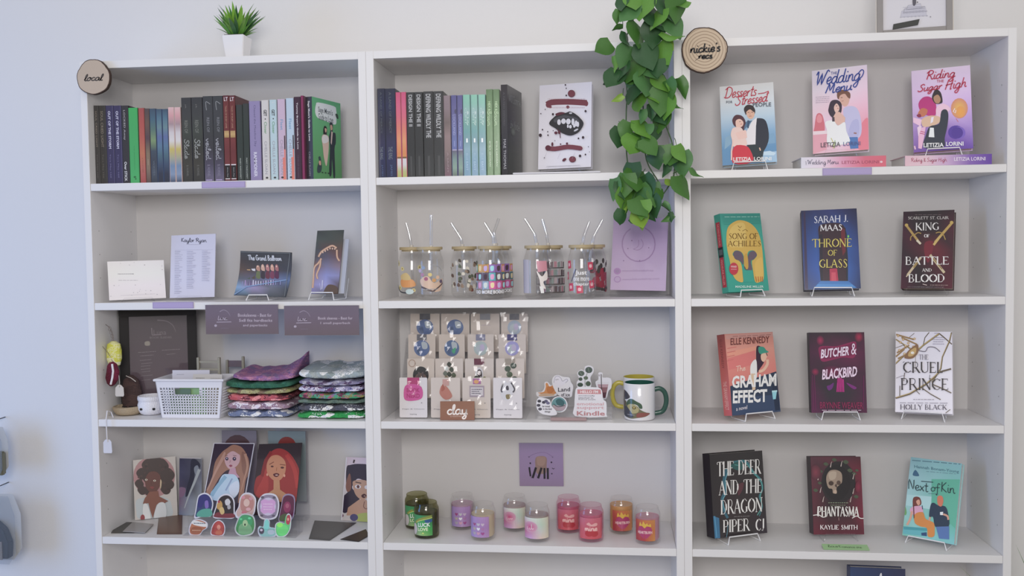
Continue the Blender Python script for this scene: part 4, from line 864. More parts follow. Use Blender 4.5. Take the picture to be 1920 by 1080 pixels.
d = upright('darkbook', 'tall charcoal book showing part of its front cover, ending the middle top row', '#3b3a3c', A, PRG, .0165, '#302e32',
            lambda S: (S.vgrad(['#3a3438','#403e42','#34323a','#302e32']), S.vtext('A FATED SWORD', .35,.08,.6,.45,'#5f5c60'), S.vtext('MAE THOMAS', .3,.60,.72,.93,'#b8b6ba')), at(946, 158.5, .03)[1]-Z1)
xd, _ = at(938.6, 250, .03); d.location = (xd+.0182, .030, Z1); d['group'] = GB; d.rotation_euler = (0, 0, 1.40)
# slim tray and white slip lying on this shelf
xa, _ = at(962, 325, .01); xb, _ = at(1126, 322, .01)
t = thing('sign_holder', 'flat white strip lying on the shelf before the fanged mouth book', 'strip', ((xa+xb)/2, .004, Z1+.0005))
MB().box(-(xb-xa)/2, 0, 0, (xb-xa)/2, .045, .004).build('strip', hx('#d9d7dd'), t, .0008)
# ---------------------------------------------------------------- left bookcase, second shelf: cards
def card(key, name, label, cat, A, thick=.0012, col='#e4e0e6', m=PR, z=None, dy=0, bend=0.0, group=None, body='board'):
    t, w, h = place(key, name, label, cat, group, z=z, dy=dy)
    A.V = [(u*w, l, v*h) for u, l, v in A.V] if A.w == 1 else A.V
    A.w = w
    if bend:
        n = 12; mb = MB()
        def yb(x, z): return bend*(1-(2*abs(x)/w)**2) if False else bend*math.sin(PI*min(1, max(0, z/h)))
        for i in range(n):
            z0, z1 = h*i/n, h*(i+1)/n
            mb.hexa([(x, yb(x, zz)+q*thick, zz) for zz in (z0, z1) for q in (0, 1) for x in (-w/2, w/2)])
        bd = mb.build(body, hx(col), t)
        o = A.build('front_print', bd, m, (-w/2, -.0002, 0), wrap=lambda x, y, z: Vector((x, y+yb(0, z), z)), seg=9)
        bm = None
    else:
        bd = MB().box(-w/2, 0, 0, w/2, thick, h).build(body, hx(col), t)
        A.build('front_print', bd, m, (-w/2, -.0002, 0))
    return t
A = Art([(75,478),(785,455),(822,938),(100,965)]); A.vgrad(['#efe9f0','#f4eef4','#efe6ec','#e6e0e2'])
A.tiny(205,632,410,0,'#9b949c',6).tiny(215,712,460,0,'#bdb6be',6).line([(225,635),(405,628)],3,'#8d868e')
for i in range(46):
    x, y = R.uniform(110,790), R.uniform(480,925)
    if y > 770 or x > 740 or y < 530: A.ell(x,y,R.uniform(3,8),R.uniform(3,6),R.choice(['#b9b4bc','#a8a2aa','#c9c3cb']),7)
A.line([(240,905),(680,885)],4,'#d2cbd2')
card('infocard', 'info_card', 'landscape white card with grey specks, leftmost on the second left shelf', 'card', A, z=Z2+.006)
easel('infocard', Z2, 'clear low easel under the landscape white card', .035, ACRYL, hb=.07)
A = Art([(885,150),(1450,120),(1430,925),(868,935)]); A.bg('#cfccdc')
A.script('Kaylor Ryan', 1010,180,1330,228, '#56525f', 8, rise=0); A.tiny(1075,262,1250,0,'#9a96a8',4)
A.line([(930,335),(1410,325)],3,'#b4b0c2')
for c0, c1, a, b in ((930,1030,350,880),(1085,1200,350,820),(1280,1390,345,720)):
    y = a
    while y < b: A.tiny(c0,y,R.uniform(c1-50,c1),0,'#a4a0b4' if R.random() < .8 else '#8a869a',5); y += 22
card('list', 'list_sheet', 'portrait white sheet with three columns of small print', 'sheet', A, .002, '#d2d0dc')
easel('list', Z2, 'clear low easel under the sheet with three columns', .035, ACRYL, hb=.09)
A = Art([(180,352),(825,350),(755,940),(85,890)])
A.grid([['#3f434c','#3c4049','#3c404a','#34363e'], ['#453c40','#3a3b42','#3c3d46','#42444f'], ['#5d4a45','#4c4448','#4a4250','#3e4352'], ['#5a626f','#60607a','#6f78a0','#5d74a0'], ['#7fa6d0','#9d92bc','#6b6f80','#3f4856'], ['#46536a','#515a60','#4c5560','#3c4049']])
for i in range(7):
    x = 245+i*60; c = ['#c9a070','#d8d4dc','#b98a78','#cfa694','#b77a7c','#d09a8a','#a86a70'][i]
    A.blob([(x-18,560),(x-15,510),(x+8,495),(x+25,530),(x+22,580)], c).blob([(x-25,660),(x-20,590),(x+20,580),(x+25,670)], ['#4a5a4a','#5a5048','#6a7450','#3c3440','#6c3448','#7c3c5a','#5c2c50'][i]).ell(x,520,9,12,'#e2c0ac',8)
for i in range(16): A.line([(180+i*32,700+R.uniform(-10,10)),(182+i*32,760)], 10, R.choice(['#b49ad0','#d6d2ea','#8a90c0','#6a5a88']), 0)
A.line([(95,880),(230,780),(750,690)], 12, '#7f9fcc')
A.script('The Grand Ballroom', 262,395,680,452, '#c9ccd6', 9, rise=0)
A.line([(188,366),(808,364)],7,'#6a7078').line([(800,366),(738,925)],9,'#6a7078')
card('postcard', 'postcard', 'curled landscape picture card of a row of costumed performers', 'postcard', A, .0008, '#33363c', PRG, bend=.012)
easel('postcard', Z2, 'white wire easel under the curled picture card', .026)
A = Art([(1155,90),(1478,70),(1415,890),(1062,880)])
A.grid([['#3a3f40','#434a46','#39403e'], ['#47504c','#454c48','#4a4a44'], ['#44484c','#5a4444','#5f4a42'], ['#504a50','#5c5468','#6c4c50'], ['#7a5a50','#787494','#8a7480'], ['#8a7a90','#8a8ec4','#8a88b4'], ['#8f86b4','#9a98cc','#5f5058'], ['#7c74a0','#6a6878','#5c4640']])
for pts in ([(1390,290),(1340,262),(1280,285),(1200,340),(1165,400)], [(1200,420),(1160,480),(1110,540),(1095,700),(1085,800)], [(1190,440),(1180,520),(1140,620),(1150,680)], [(1395,310),(1400,400),(1430,450)]):
    A.line(pts, 24, '#b9896c', 4).line(pts, 8, '#e0bda2', 4)
for i in range(7): A.ell(1190+i*30, 360-i*16+(i > 4)*18*(i-4), 10, 12, '#d9b49c', 8)
A.line([(1215,700),(1205,820)], 12, '#c9c8e0').line([(1180,740),(1190,830)], 9, '#b4b0d4').blob([(1230,850),(1290,760),(1400,790),(1405,885),(1240,882)], '#5c4638')
t = card('tallcard', 'picture_card', 'tall dark picture card with an arch of figures over violet mist', 'card', A, .0008, '#2c2e30', PRG)
_, w, h = 0, F['tallcard'][6], F['tallcard'][7]
MB().box(w/2-.004, .004, .002, w/2+.016, .0055, h*.86).build('backing', hx('#b9bac4'), t)
easel('tallcard', Z2, 'white wire easel under the tall dark picture card', .034)

# purple shelf labels stuck on the shelf fronts
for key, lab in (('labelA', 'lavender label strip on the shelf edge below the left row of spines'), ('labelB', 'lavender label strip on the shelf edge between the white card and the black frame'), ('labelC', 'lavender label strip on the shelf edge under the pink paperback')):
    x, y, z, *_, w, h = F[key]
    t = thing('shelf_label', lab, 'label', (x, -.0002, z)); MB().box(-w/2, -.0006, 0, w/2, 0, h).build('strip', hx('#a999c4'), t)
    A = Art(w=w, h=h); A.rect(.02,.1,.98,.9,'#ac9cc8'); A.build('front_print', t, PRM, (-w/2, -.0008, 0))

# two plum signs hanging from the shelf edge in clear holders
def plum_sign(key, label, lines, quad, moon, span):
    z, h = F[key][2], F[key][7]; xa, xb = (at(p, 600, -.009)[0] for p in (span))
    x, w = (xa+xb)/2, xb-xa
    t = thing('hanging_sign', label, 'sign', (x, -.013, z), (0, 0, 0), 'plum price signs hanging from the shelf edge')
    MB().box(-w/2, .0045, 0, w/2, .0057, h).build('sheet', hx('#6c5870'), t)
    MB().box(-w/2-.001, .0022, -.001, w/2+.001, .0037, h+.001).box(-w/2, .0037, h-.002, w/2, .0125, h+.001).build('holder', ACRYL, t)
    A = Art(quad); A.V = []; A.vgrad(['#6e5f74','#6f5c72','#6d5868','#6a565f'])
    for l in lines: A.text(l[0], *l[1:5], '#cbbccb', .008)
    mx, my = moon; A.line([(mx-75,my-65),(mx-30,my-85),(mx+20,my-60),(mx+45,my-15)], 10, '#a092a6', 4, True)
    A.script('Luna', mx-95,my-18,mx+10,my+30, '#c3b4c6', 6); A.line([(mx-110,my+55),(mx+60,my+52)], 8, '#b9abbd').ell(mx-120,my+95,16,14,'#bcaec0',10); A.tiny(mx-60,my+125,mx+30,0,'#8f8098',3)
    A.V = [(u*w, l, v*h) for u, l, v in A.V]; A.w = w; A.build('front_print', t, PRM, (-w/2, .0043, 0)); return t
plum_sign('sign1', 'plum hanging sign with three lines of text, left of the two', [('Booksleeves - Best for',435,170,828,208),('5x8 fits hardbacks',448,232,836,266),('and paperbacks',495,292,780,328)], [(60,75),(895,65),(915,410),(70,410)], (300,215), (385.5,521.5))
plum_sign('sign2', 'plum hanging sign with two lines of text, right of the two', [('Book sleeves - Best for',1362,208,1765,242),('1 small paperback',1392,268,1742,302)], [(972,85),(1835,75),(1850,425),(990,420)], (1225,225), (533,673))

# ---------------------------------------------------------------- third shelf left: frame, crochet, basket, knits
x, y, zz, yaw, lean, roll, w, h = F['blackframe']
h = .292; xa, _ = at(217, 700, .108); xa += .0135; xb, _ = at(370, 700, .180); yw = math.atan2(.072, xb-xa); w = math.hypot(xb-xa, .072)
t = thing('framed_notice', 'black picture frame with a plum notice, standing behind the basket', 'frame', ((xa+xb)/2, .144, Z3+.002), (0, 0, 0)); t.rotation_mode = 'YXZ'; t.rotation_euler = (-.015, 0, yw)
fb = .025
MB().box(-w/2, 0, 0, w/2, .016, fb).box(-w/2, 0, h-fb, w/2, .016, h).box(-w/2, 0, fb, -w/2+fb, .016, h-fb).box(w/2-fb, 0, fb, w/2, .016, h-fb).build('frame', mat('black_frame', '2b2828', .75), t, .001)
MB().box(-w/2+fb, .006, fb, w/2-fb, .010, h-fb).build('notice', hx('#5f4f57'), t)
A = Art([(310,110),(910,90),(915,1080),(320,1080)]); A.vgrad(['#574b52','#5c4e56','#5f4e58','#644f5a','#644f5a'])
A.line([(600,150),(690,160),(760,210),(790,290)],16,'#7d6f78',4,True).line([(540,240),(545,322),(640,318)],10,'#8e8088').text('Luna',560,262,690,320,'#83757d').text('BOOK SLEEVES', 520,340,745,362, '#85777f', .01).blob([(470,400),(515,395),(518,440),(472,440)], '#a39a90')
for y0, xa, xb in ((520,400,580),(500,640,830),(560,420,560),(550,690,780),(612,415,530),(650,430,540),(680,425,520),(715,425,520),(745,430,520),(790,420,540),(840,430,520)): A.tiny(xa,y0,xb,0,'#8b7d85',7,rise=8)
A.V = [(u*(w-2*fb), l, v*(h-2*fb)) for u, l, v in A.V]; A.w = w
A.build('notice_print', t, PRM, (-w/2+fb, .0058, fb))
MB().box(-w/2+fb, .003, fb, w/2-fb, .0045, h-fb).build('glazing', CELLO, t)

def knit(name, c, k=1.0, scale=220, colors=None, cell=30, stripe=None):
    """yarn: ridged bump in both directions, colour in worked blocks"""
    m = bpy.data.materials.new(name); m.use_nodes = True; N = m.node_tree.nodes; L = m.node_tree.links; b = N['Principled BSDF']; b.inputs['Roughness'].default_value = .9
    tc = N.new('ShaderNodeTexCoord'); wv = N.new('ShaderNodeTexWave'); wv.inputs['Scale'].default_value = scale*.35; wv.inputs['Distortion'].default_value = 3; wv.bands_direction = 'X'
    w2 = N.new('ShaderNodeTexWave'); w2.inputs['Scale'].default_value = scale*.35; w2.bands_direction = 'Z'; w2.inputs['Distortion'].default_value = 3
    ad = N.new('ShaderNodeMath'); L.new(tc.outputs['Object'], wv.inputs[0]); L.new(tc.outputs['Object'], w2.inputs[0]); L.new(wv.outputs['Fac'], ad.inputs[0]); L.new(w2.outputs['Fac'], ad.inputs[1])
    bp = N.new('ShaderNodeBump'); bp.inputs['Strength'].default_value = .45; bp.inputs['Distance'].default_value = .0015; L.new(ad.outputs[0], bp.inputs['Height']); L.new(bp.outputs[0], b.inputs['Normal'])
    vo = N.new('ShaderNodeTexVoronoi'); vo.inputs['Scale'].default_value = cell; mp = N.new('ShaderNodeMapping'); mp.inputs['Scale'].default_value = (1, .7, 2.2)
    L.new(tc.outputs['Object'], mp.inputs[0]); L.new(mp.outputs[0], vo.inputs[0])
    sp = N.new('ShaderNodeSeparateColor'); L.new(vo.outputs['Color'], sp.inputs[0])
    no = N.new('ShaderNodeTexNoise'); no.inputs['Scale'].default_value = 260; L.new(tc.outputs['Object'], no.inputs[0])
    m1 = N.new('ShaderNodeMath'); m1.operation = 'MULTIPLY_ADD'; m1.inputs[1].default_value = .5; m1.inputs[2].default_value = -.25; L.new(no.outputs['Fac'], m1.inputs[0])
    a2 = N.new('ShaderNodeMath'); L.new(sp.outputs[0], a2.inputs[0]); L.new(m1.outputs[0], a2.inputs[1])
    cr = N.new('ShaderNodeValToRGB'); cr.color_ramp.interpolation = 'CONSTANT'; cols = colors or [c, c]
    while len(cr.color_ramp.elements) < len(cols): cr.color_ramp.elements.new(.5)
    for i, q in enumerate(cols): cr.color_ramp.elements[i].position = i/len(cols); cr.color_ramp.elements[i].color = (*rgb(q, k*1.3), 1)
    L.new(a2.outputs[0], cr.inputs[0]); L.new(cr.outputs[0], b.inputs['Base Color']); return m
def folded(name, label, cat, x, y, z, w, d, h, m, group, sag=0.0, peak=None, seed=1, rz=0.0, edge=.38):
    """soft folded pile item: a rounded slab with a doubled front fold and a lumpy surface"""
    rr = random.Random(seed); bm = bmesh.new(); nx, nz, ny = 72, 14, 12
    t = thing(name, label, cat, (x, y, z), (0, 0, rz), group)
    ph = [rr.uniform(0, 6) for _ in range(6)]
    def P(u, v, s):  # u along x -1..1, angle v around the section, s unused
        ex = (abs(math.cos(v))**.55)*(1 if math.cos(v) > 0 else -1); ez = (abs(math.sin(v))**edge)*(1 if math.sin(v) > 0 else -1)
        end = (1-abs(u)**9)**.5
        X = u*w/2; Y = ex*d/2*(.86+.14*end)+.002*math.sin(X*90+ph[0]); Z = h/2+ez*h/2*(.35+.65*end)
        Z += (.0017*math.sin(X*70+ph[1])+.0010*math.sin(X*160+ph[2])) * (1 if ez > 0 else .0)
        if ez > 0: Z += (peak(u, ex) if peak else 0)
        Z += sag*(u*u)
        if abs(ez) < .5 and ex < 0: Y += .0022*math.cos(ez*PI)  # crease along the front fold
        Y += .0015*math.sin(X*240+Z*200+ph[3])+.0012*math.sin(X*520+ph[4])*math.sin(Z*700+ph[5])
        return (X, Y+d/2, max(0.0003, Z))
    nv = 44; vs_ = [[bm.verts.new(P(-1+2*i/nx*.999+.0005, 2*PI*j/nv, 0)) for j in range(nv)] for i in range(nx+1)]
    for i in range(nx):
        for j in range(nv): bm.faces.new((vs_[i][j], vs_[i][(j+1) % nv], vs_[i+1][(j+1) % nv], vs_[i+1][j]))
    bm.faces.new(vs_[0][::-1]); bm.faces.new(vs_[-1]); bmesh.ops.recalc_face_normals(bm, faces=bm.faces)
    me = bpy.data.meshes.new('knit_body'); bm.to_mesh(me); bm.free(); me.shade_smooth(); o = link('knit_body', me, m, t)
    return t
GK = 'crocheted book sleeves folded in two stacks'
def stackx(p0, p1, py, Y): a, z = at(p0, py, Y); b, _ = at(p1, py, Y); return (a+b)/2, b-a
x, w = stackx(428, 545, 770, .05)
H = [.0185, .0220, .0185, .0130, .0180]
K1 = [('#6b7490', ['#6b7490','#e2e0ea','#5f6884','#6f7894','#dcdae6'], 'blue and white crocheted sleeve, lowest of the left stack', 0, 1),
      ('#8f7484', ['#8f7484','#dccfda','#a08a98','#8a6f80','#e0d4de','#7f6a78'], 'mauve and white crocheted sleeve, second from the bottom of the left stack', .002, 1),
      ('#9c4a54', ['#a8505a','#d88c8e','#6c2f3c','#b86068','#54323c'], 'red and pink crocheted sleeve in the middle of the left stack', .0, .97),
      ('#8a8868', ['#8d8b64','#a8a47c','#7c6a58','#94905e'], 'olive green crocheted sleeve under the plain dark green one', .004, 1.03),
      ('#2f5f4c', ['#30604e','#2c5a48','#376a56'], 'plain dark green crocheted sleeve, second from the top of the left stack', .006, 1.04)]
z = Z3+.0003
for i, ((c, cols, lab, sg, k), h) in enumerate(zip(K1, H)):
    folded('crocheted_sleeve', lab, 'book sleeve', x+R.uniform(-.002,.002), .035, z, w*k, .16, h, knit('yarn_left_%s' % 'abcde'[i], c, 1.0, colors=cols, cell=44), GK, .0012*i, seed=i); z += h+.0012
folded('crocheted_sleeve', 'pink and purple crocheted sleeve with one corner turned up, topmost of the left stack', 'book sleeve', x+.012, .045, z, w*.98, .15, .016,
       knit('yarn_pink', '#8f6488', 1.0, colors=['#8f6488','#a06c8c','#85608e','#b07c98','#7d688c'], cell=70), GK, .007, seed=9,
       peak=lambda u, e: .040*max(0, (u+.25)/1.25)**2.0*max(0, .5+.5*e)+.010*max(0, .5+.5*e))
x, w = stackx(556, 683, 780, .03)
K2 = [('#2f8a48', ['#2f8a48','#e0ece4','#2b8042','#338f4c','#d4e4d8'], 'bright green and white crocheted sleeve, lowest of the right stack', .0185, 0, 1.0),
      ('#4a4a54', ['#4c4c56','#e0dfe6','#46464f','#54545e','#d8d7e0'], 'charcoal and white crocheted sleeve, second from the bottom of the right stack', .0180, 0, .98),
      ('#5e7068', ['#627468','#56685f','#6c7c74'], 'plain grey-green crocheted sleeve in the right stack', .0105, 0, 1.0),
      ('#55727c', ['#3f8a62','#a85a6c','#7882a8','#8a8450','#4f9a80','#6a2f48','#5fa48c'], 'many-coloured crocheted sleeve in the right stack', .0175, 0, .97),
      ('#6c6484', ['#ccc8da','#5c3a5c','#a29cb8','#4a4a78','#d0cade','#85809c'], 'lilac and white crocheted sleeve above the many-coloured one', .0165, 0, .95),
      ('#77708c', ['#7c7690','#a8a4b6','#5c4c68','#94909c','#b4b0c0'], 'grey-violet crocheted sleeve under the thick grey one', .0145, 0, .95)]
z = Z3+.0003
for i, (c, cols, lab, h, sg, k) in enumerate(K2):
    folded('crocheted_sleeve', lab, 'book sleeve', x+R.uniform(-.003,.003), .022 if i < 2 else .032, z, w*k, .17, h, knit('yarn_right_%s' % 'abcdef'[i], c, 1.0, colors=cols, cell=36 if i in (0, 1) else 60), GK, .0008*i, seed=20+i); z += h+.0010
folded('crocheted_sleeve', 'thick pale grey and white crocheted sleeve, topmost of the right stack', 'book sleeve', x+.002, .030, z, w*.98, .18, .025,
       knit('yarn_grey', '#9aa3a4', 1.0, colors=['#98a2a4','#8d9796','#a0a8aa','#dfe2e6','#959c98'], cell=30), GK, .006, seed=33, peak=lambda u, e: .012*max(0, .5+.5*e), edge=.75)

# white crochet bowl with black eyes, brown crochet piece
def at_floor(px, py, Z):
    d = CF+(px-960)/FPX*CR-(py-540)/FPX*CU; t = (Z-CAM[2])/d.z; return CAM[0]+t*d.x, CAM[1]+t*d.y
xb, _ = at(281, 760, .075)
t = thing('crochet_pot', 'small white crocheted pot with black bead eyes beside the basket', 'pot', (xb, .085, Z3))
YW = knit('yarn_white', '#d6d4dc', 1.0)
MB().lathe([(.022,0),(.030,.004),(.036,.016),(.037,.028),(.034,.038),(.036,.040),(.037,.046),(.036,.052),(.033,.053),(.031,.048),(.031,.020),(.0,.012)], 32).build('body', YW, t, smooth=True)
for a in (-.36, .62):
    e = MB().lathe([(0,-.0035),(.003,-.003),(.0045,0),(.003,.003),(0,.0035)], 10).build('eye', hx('#1c1b20', .15), t, smooth=True); e.location = (.0365*math.sin(a), -.0365*math.cos(a), .019)
xb, _ = at(232, 765, .07)
xb += .009
t = thing('crochet_basket', 'shallow tan crocheted dish at the left end under the hanging tags', 'dish', (xb, .08, Z3+.0005))
YT = knit('yarn_tan', '#a3937c', 1.0)
MB().lathe([(.027,0),(.034,.003),(.040,.012),(.042,.022),(.038,.024),(.035,.014),(.0,.008)], 32).build('body', YT, t, smooth=True)
xb, _ = at(245, 690, .08)
t = thing('crochet_pouch', 'dark brown crocheted pouch standing behind the paper tag', 'pouch', (xb-.006, .088, Z3+.010), (0, 0, 0))
MB().tube([(0,0,.0),(0,.002,.015),(0,.003,.05),(0,.004,.085),(0,.004,.098)], [.020,.026,.030,.022,.006], 18, flat=.45).build('body', knit('yarn_brown', '#4a3836', 1.0, colors=['#4a3836','#3f3030']), t, smooth=True)
MB().tube([(-.006,-.012,.098),(.010,-.014,.092),(.022,-.012,.082)], .0012).build('drawstring', hx('#cfc8c4'), t)
for q in (-.014, .006): 
    e = MB().box(-.006, 0, 0, .006, .002, .003).build('stitched_mark', hx('#232022'), t); e.location = (q, -.0135, .010)

# crocheted charms hanging on the left side panel
YY = knit('yarn_yellow', '#c8c860', 1.0, colors=['#c9ca5c','#d4d39a','#c4c456','#d8d6b4']); YM = knit('yarn_maroon', '#5c1730', 1.0, colors=['#5c1730','#68203a','#541428'])
def hang(px, py, Y): a, z = at(px, py, Y); return a, Y, z
hk = hang(187, 612, .05); 
t = thing('hanging_charm', 'yellow and cream crocheted charm hanging on the side panel', 'charm', (.0377+.024, .05, at(189, 664, .05)[1]))
MB().tube([(0,0,.036),(0,0,.028),(0,0,.010),(0,0,-.012),(0,0,-.030),(0,0,-.036)], [.006,.018,.021,.021,.016,.005], 16, flat=.75).build('body', YY, t, smooth=True)
MB().tube([(-.0220,0,.082),(-.012,0,.075),(-.004,0,.058),(0,0,.034)], .0008, 6).build('cord', hx('#7a6a66'), t)
MB().tube([(.006,0,-.034),(.008,0,-.052),(.009,0,-.070)], .0012, 6).build('tail', hx('#a09a94'), t)
for q in range(4): 
    e = MB().tube([(.004*math.cos(a), 0, .006*math.sin(a)) for a in [i*PI/5 for i in range(10)]], .0006, 5, True).build('chain_link', hx('#8c8484', .3), t); e.location = (-.010+q*.003, 0, .070-q*.010)
mx_, mz_ = at(212, 702, .035)
t = thing('hanging_charm', 'maroon crocheted heart-shaped charm with a white stripe hanging left of the frame', 'charm', (mx_, .035, mz_))
MB().tube([(-.004,0,.034),(-.002,0,.026),(.0,0,.008),(-.004,0,-.012),(-.006,0,-.026),(-.006,0,-.032)], [.006,.014,.018,.018,.012,.004], 16, flat=.6).build('body', YM, t, smooth=True)
MB().tube([(.004,-.010,.030),(.007,-.0115,.010),(.004,-.0115,-.008),(-.002,-.010,-.026)], .0028, 8).build('stripe', YW, t, smooth=True)
MB().tube([(.0390-mx_,.0,.075),(-.015,0,.062),(-.004,0,.046),(0,0,.034)], .0008, 6).build('cord', hx('#7a6a66'), t)
tx, tz = at(225.5, 732, .022)
t = thing('price_tag', 'cream paper tag hanging in front of the brown pouch', 'tag', (tx, .018, tz))
MB().prism([(-.0105,-.016),(.0105,-.016),(.0125,-.012),(.0115,.008),(.004,.016),(-.004,.016),(-.0115,.008),(-.0125,-.012)], 0, .001).build('card', hx('#d6cbbe'), t)
MB().prism([(.0012*math.cos(a), .011+.0012*math.sin(a)) for a in [i*PI/4 for i in range(8)]], -.0004, -.0001).build('hole', hx('#3a3436'), t)
MB().tube([(0,-.001,.011),(.001,0,.024),(-.006,.010,.040)], .0007, 5).build('string', hx('#d8d0c8'), t)
sx, sz = at(202.5, 837, -.006)
t = thing('price_tag', 'white paper tag on a long string hanging below the shelf edge at the left', 'tag', (sx, -.008, sz))
MB().prism([(-.011,-.018),(.011,-.018),(.0125,-.014),(.011,.013),(.006,.019),(-.006,.019),(-.012,.012),(-.0125,-.014)], 0, .001).build('card', hx('#dcdae2'), t)
MB().tube([(0,-.001,.013),(0,-.002,.045),(-.001,-.002,Z3-sz-.0),(.000,.004,Z3-sz+.024),(.002,.020,Z3-sz+.018),(.004,.026,Z3-sz+.002)], .0016, 6).build('string', hx('#e2e0e6'), t)

# perforated plastic basket
xl, zt = at(290, 713, .02); xr, _ = at(417, 713, .02); xbl, zb = at(303, 787, .03); xbr, _ = at(412, 787, .03)
cx = (xl+xr)/2; W1 = (xr-xl)/2; W0 = (xbr-xbl)/2; BH = zt-Z3; D1, D0 = .105, .095; y0 = .022
t = thing('plastic_basket', 'white perforated plastic basket filled with paper signs', 'basket', (cx, y0, Z3))
BM = mat('white_plastic', (.78, .77, .82), .4)
def wall_panel(name, P, nu, nv, thick, handle=None):
    """lattice wall: P(u,v) gives a point; holes are left between the bars"""
    mb = MB()
    def bar(u0, u1, v0, v1):
        q = []
        for v in (v0, v1):
            for k in (0, 1):
                for u in (u0, u1):
                    p, nrm = P(u, v); q.append(p+nrm*thick*k)
        mb.hexa(q)
    top, bot, sd = .80, .10, .05
    bar(0, 1, 0, bot); bar(0, 1, top, 1); bar(0, sd, bot, top); bar(1-sd, 1, bot, top)
    hu0, hu1, hv0 = (.27, .66, .62) if handle else (2, 2, 2)
    for i in range(1, nu):
        u = sd+(1-2*sd)*i/nu; inside = hu0 < u < hu1
        bar(u-.008, u+.008, bot, hv0-.0 if inside else top)
    for j in range(1, nv):
        v = bot+(top-bot)*j/nv
        if handle and v > hv0-.01: bar(sd, hu0, v-.014, v+.014); bar(hu1, 1-sd, v-.014, v+.014)
        else: bar(sd, 1-sd, v-.014, v+.014)
    if handle: bar(hu0-.02, hu1+.02, hv0-.03, hv0); bar(hu0-.02, hu0+.005, hv0-.03, top); bar(hu1-.005, hu1+.02, hv0-.03, top)
    return mb.build(name, BM, t, fixn=True)
def mk(ax, ay, bx, by):  # bottom edge a->b at z0 and top widths
    def P(u, v):
        w = W0+(W1-W0)*v; dd = D0+(D1-D0)*v; yo = (D1-D0)/2*(1-v)
        x0, x1 = ax*w, bx*w; ya, yb = yo+ay*dd, yo+by*dd
        n = Vector((yb-ya, -(x1-x0), 0)).normalized()*-1
        return Vector((x0+(x1-x0)*u, ya+(yb-ya)*u, v*BH)), n
    return P
wall_panel('front_wall', mk(-1, 0, 1, 0), 21, 10, .002, True)
wall_panel('side_wall', mk(1, 0, 1, 1), 16, 10, .002); wall_panel('back_wall', mk(1, 1, -1, 1), 21, 10, .002); wall_panel('side_wall', mk(-1, 1, -1, 0), 16, 10, .002)
MB().tube([(-W1-.002,-.002,BH),(W1+.002,-.002,BH),(W1+.004,D1+.002,BH),(-W1-.004,D1+.002,BH)], .0035, 8, True).build('rim', BM, t)
MB().box(-W0, .008, 0, W0, D0+.006, .003).build('base', BM, t)
def in_basket(name, label, dx, dy, w, h, lean, col, art=None, rz=0.0):
    q = thing(name, label, 'sign' if 'sign' in name else 'leaflet', (cx+dx, y0+dy, Z3+.0045), (0, 0, 0)); q.rotation_mode = 'YXZ'; q.rotation_euler = (-lean, 0, rz)
    MB().box(-w/2, 0, 0, w/2, .0012, h).build('sheet', hx(col, .6), q)
    if art: A = Art(w=w, h=h); art(A); A.build('front_print', q, PR, (-w/2, -.0002, 0))
    return q
in_basket('leaflet', 'white leaflet rising left in the basket', -.020, .045, .105, .120, .12, '#cfccd4', lambda A: (A.bg('#cdc9d2'), A.tiny(.12,.10,.32,0,'#8d8a96',.012)), .05)
in_basket('leaflet', 'cream leaflet with black lines in the middle of the basket', .032, .036, .085, .110, .10, '#cfc8c0', lambda A: (A.bg('#cdc5bd'), A.tiny(.1,.10,.4,0,'#3c3838',.014), A.tiny(.1,.16,.5,0,'#3c3838',.014), A.tiny(.6,.10,.95,0,'#6c6460',.01)), -.04)
in_basket('leaflet', 'green leaflet glimpsed through the basket handle', .004, .012, .075, .078, .02, '#8db87c', None, 0)
in_basket('leaflet', 'dark green leaflet glimpsed through the left half of the basket handle', -.030, .008, .06, .074, .02, '#5f7a64', None, 0)
OAK = mat('pale_wood', 'a09a8a', .6, .2, 90, .12)
def pz(px, py, Y): return at(px, py, Y)
xa, za = at(372, 670, .10); xb2, _ = at(411, 670, .10); xc_, zc_ = at(450, 670, .16)
t = thing('wooden_rack', 'small pale wooden rack with rungs standing in the basket', 'rack', ((xa+xb2)/2, .095, Z3+.0045))
hw = (xb2-xa)/2; hz = za-Z3-.0045
for s in (-1, 1): MB().box(s*hw-.0035, 0, 0, s*hw+.0035, .008, hz).build('post', OAK, t, .0006)
for z in (.6, .78, .92): MB().box(-hw+.0036, .002, hz*z-.003, hw-.0036, .006, hz*z+.003).build('rung', OAK, t, .0004)
t = thing('wooden_rack', 'second pale wooden post with a mauve crossbar behind the stacked sleeves', 'rack', (xc_, .178, Z3))
h2 = zc_-Z3; MB().box(-.0035, 0, 0, .0035, .008, h2).build('post', OAK, t, .0006); MB().box(-.044, .003, h2-.030, -.0036, .006, h2-.012).build('rung', hx('#75656e'), t); MB().box(-.051, 0, 0, -.0442, .008, h2-.010).build('post', OAK, t, .0006)
# ---------------------------------------------------------------- left bookcase, fourth shelf: art prints and stickers
GP = 'portrait art prints'
A = Art([(65,300),(480,255),(525,810),(115,885)]); A.bg('#cfc8c2')
A.ell(280,450,205,200,'#b9878a',26).glow(280,430,160,150,'#a97478','#b9878a')
A.blob([(120,690),(200,660),(300,640),(430,660),(470,740),(480,800),(430,830),(170,870),(125,800)], '#c3ccd0')
h_ = '#43302e'
for x, y, r in ((290,320,75),(220,350,65),(350,350,70),(160,430,55),(420,430,60),(140,530,45),(430,520,50),(170,590,45),(400,570,50),(230,600,40),(260,440,110),(330,440,105)): A.blob([(x-r,y),(x-r*.6,y-r*.8),(x+r*.2,y-r),(x+r,y-r*.1),(x+r*.7,y+r*.8),(x-r*.2,y+r*.95)], h_)
for i in range(26): A.ell(130+R.random()*320,310+R.random()*280,14,12,R.choice(['#523a36','#382826','#4c3230']),8)
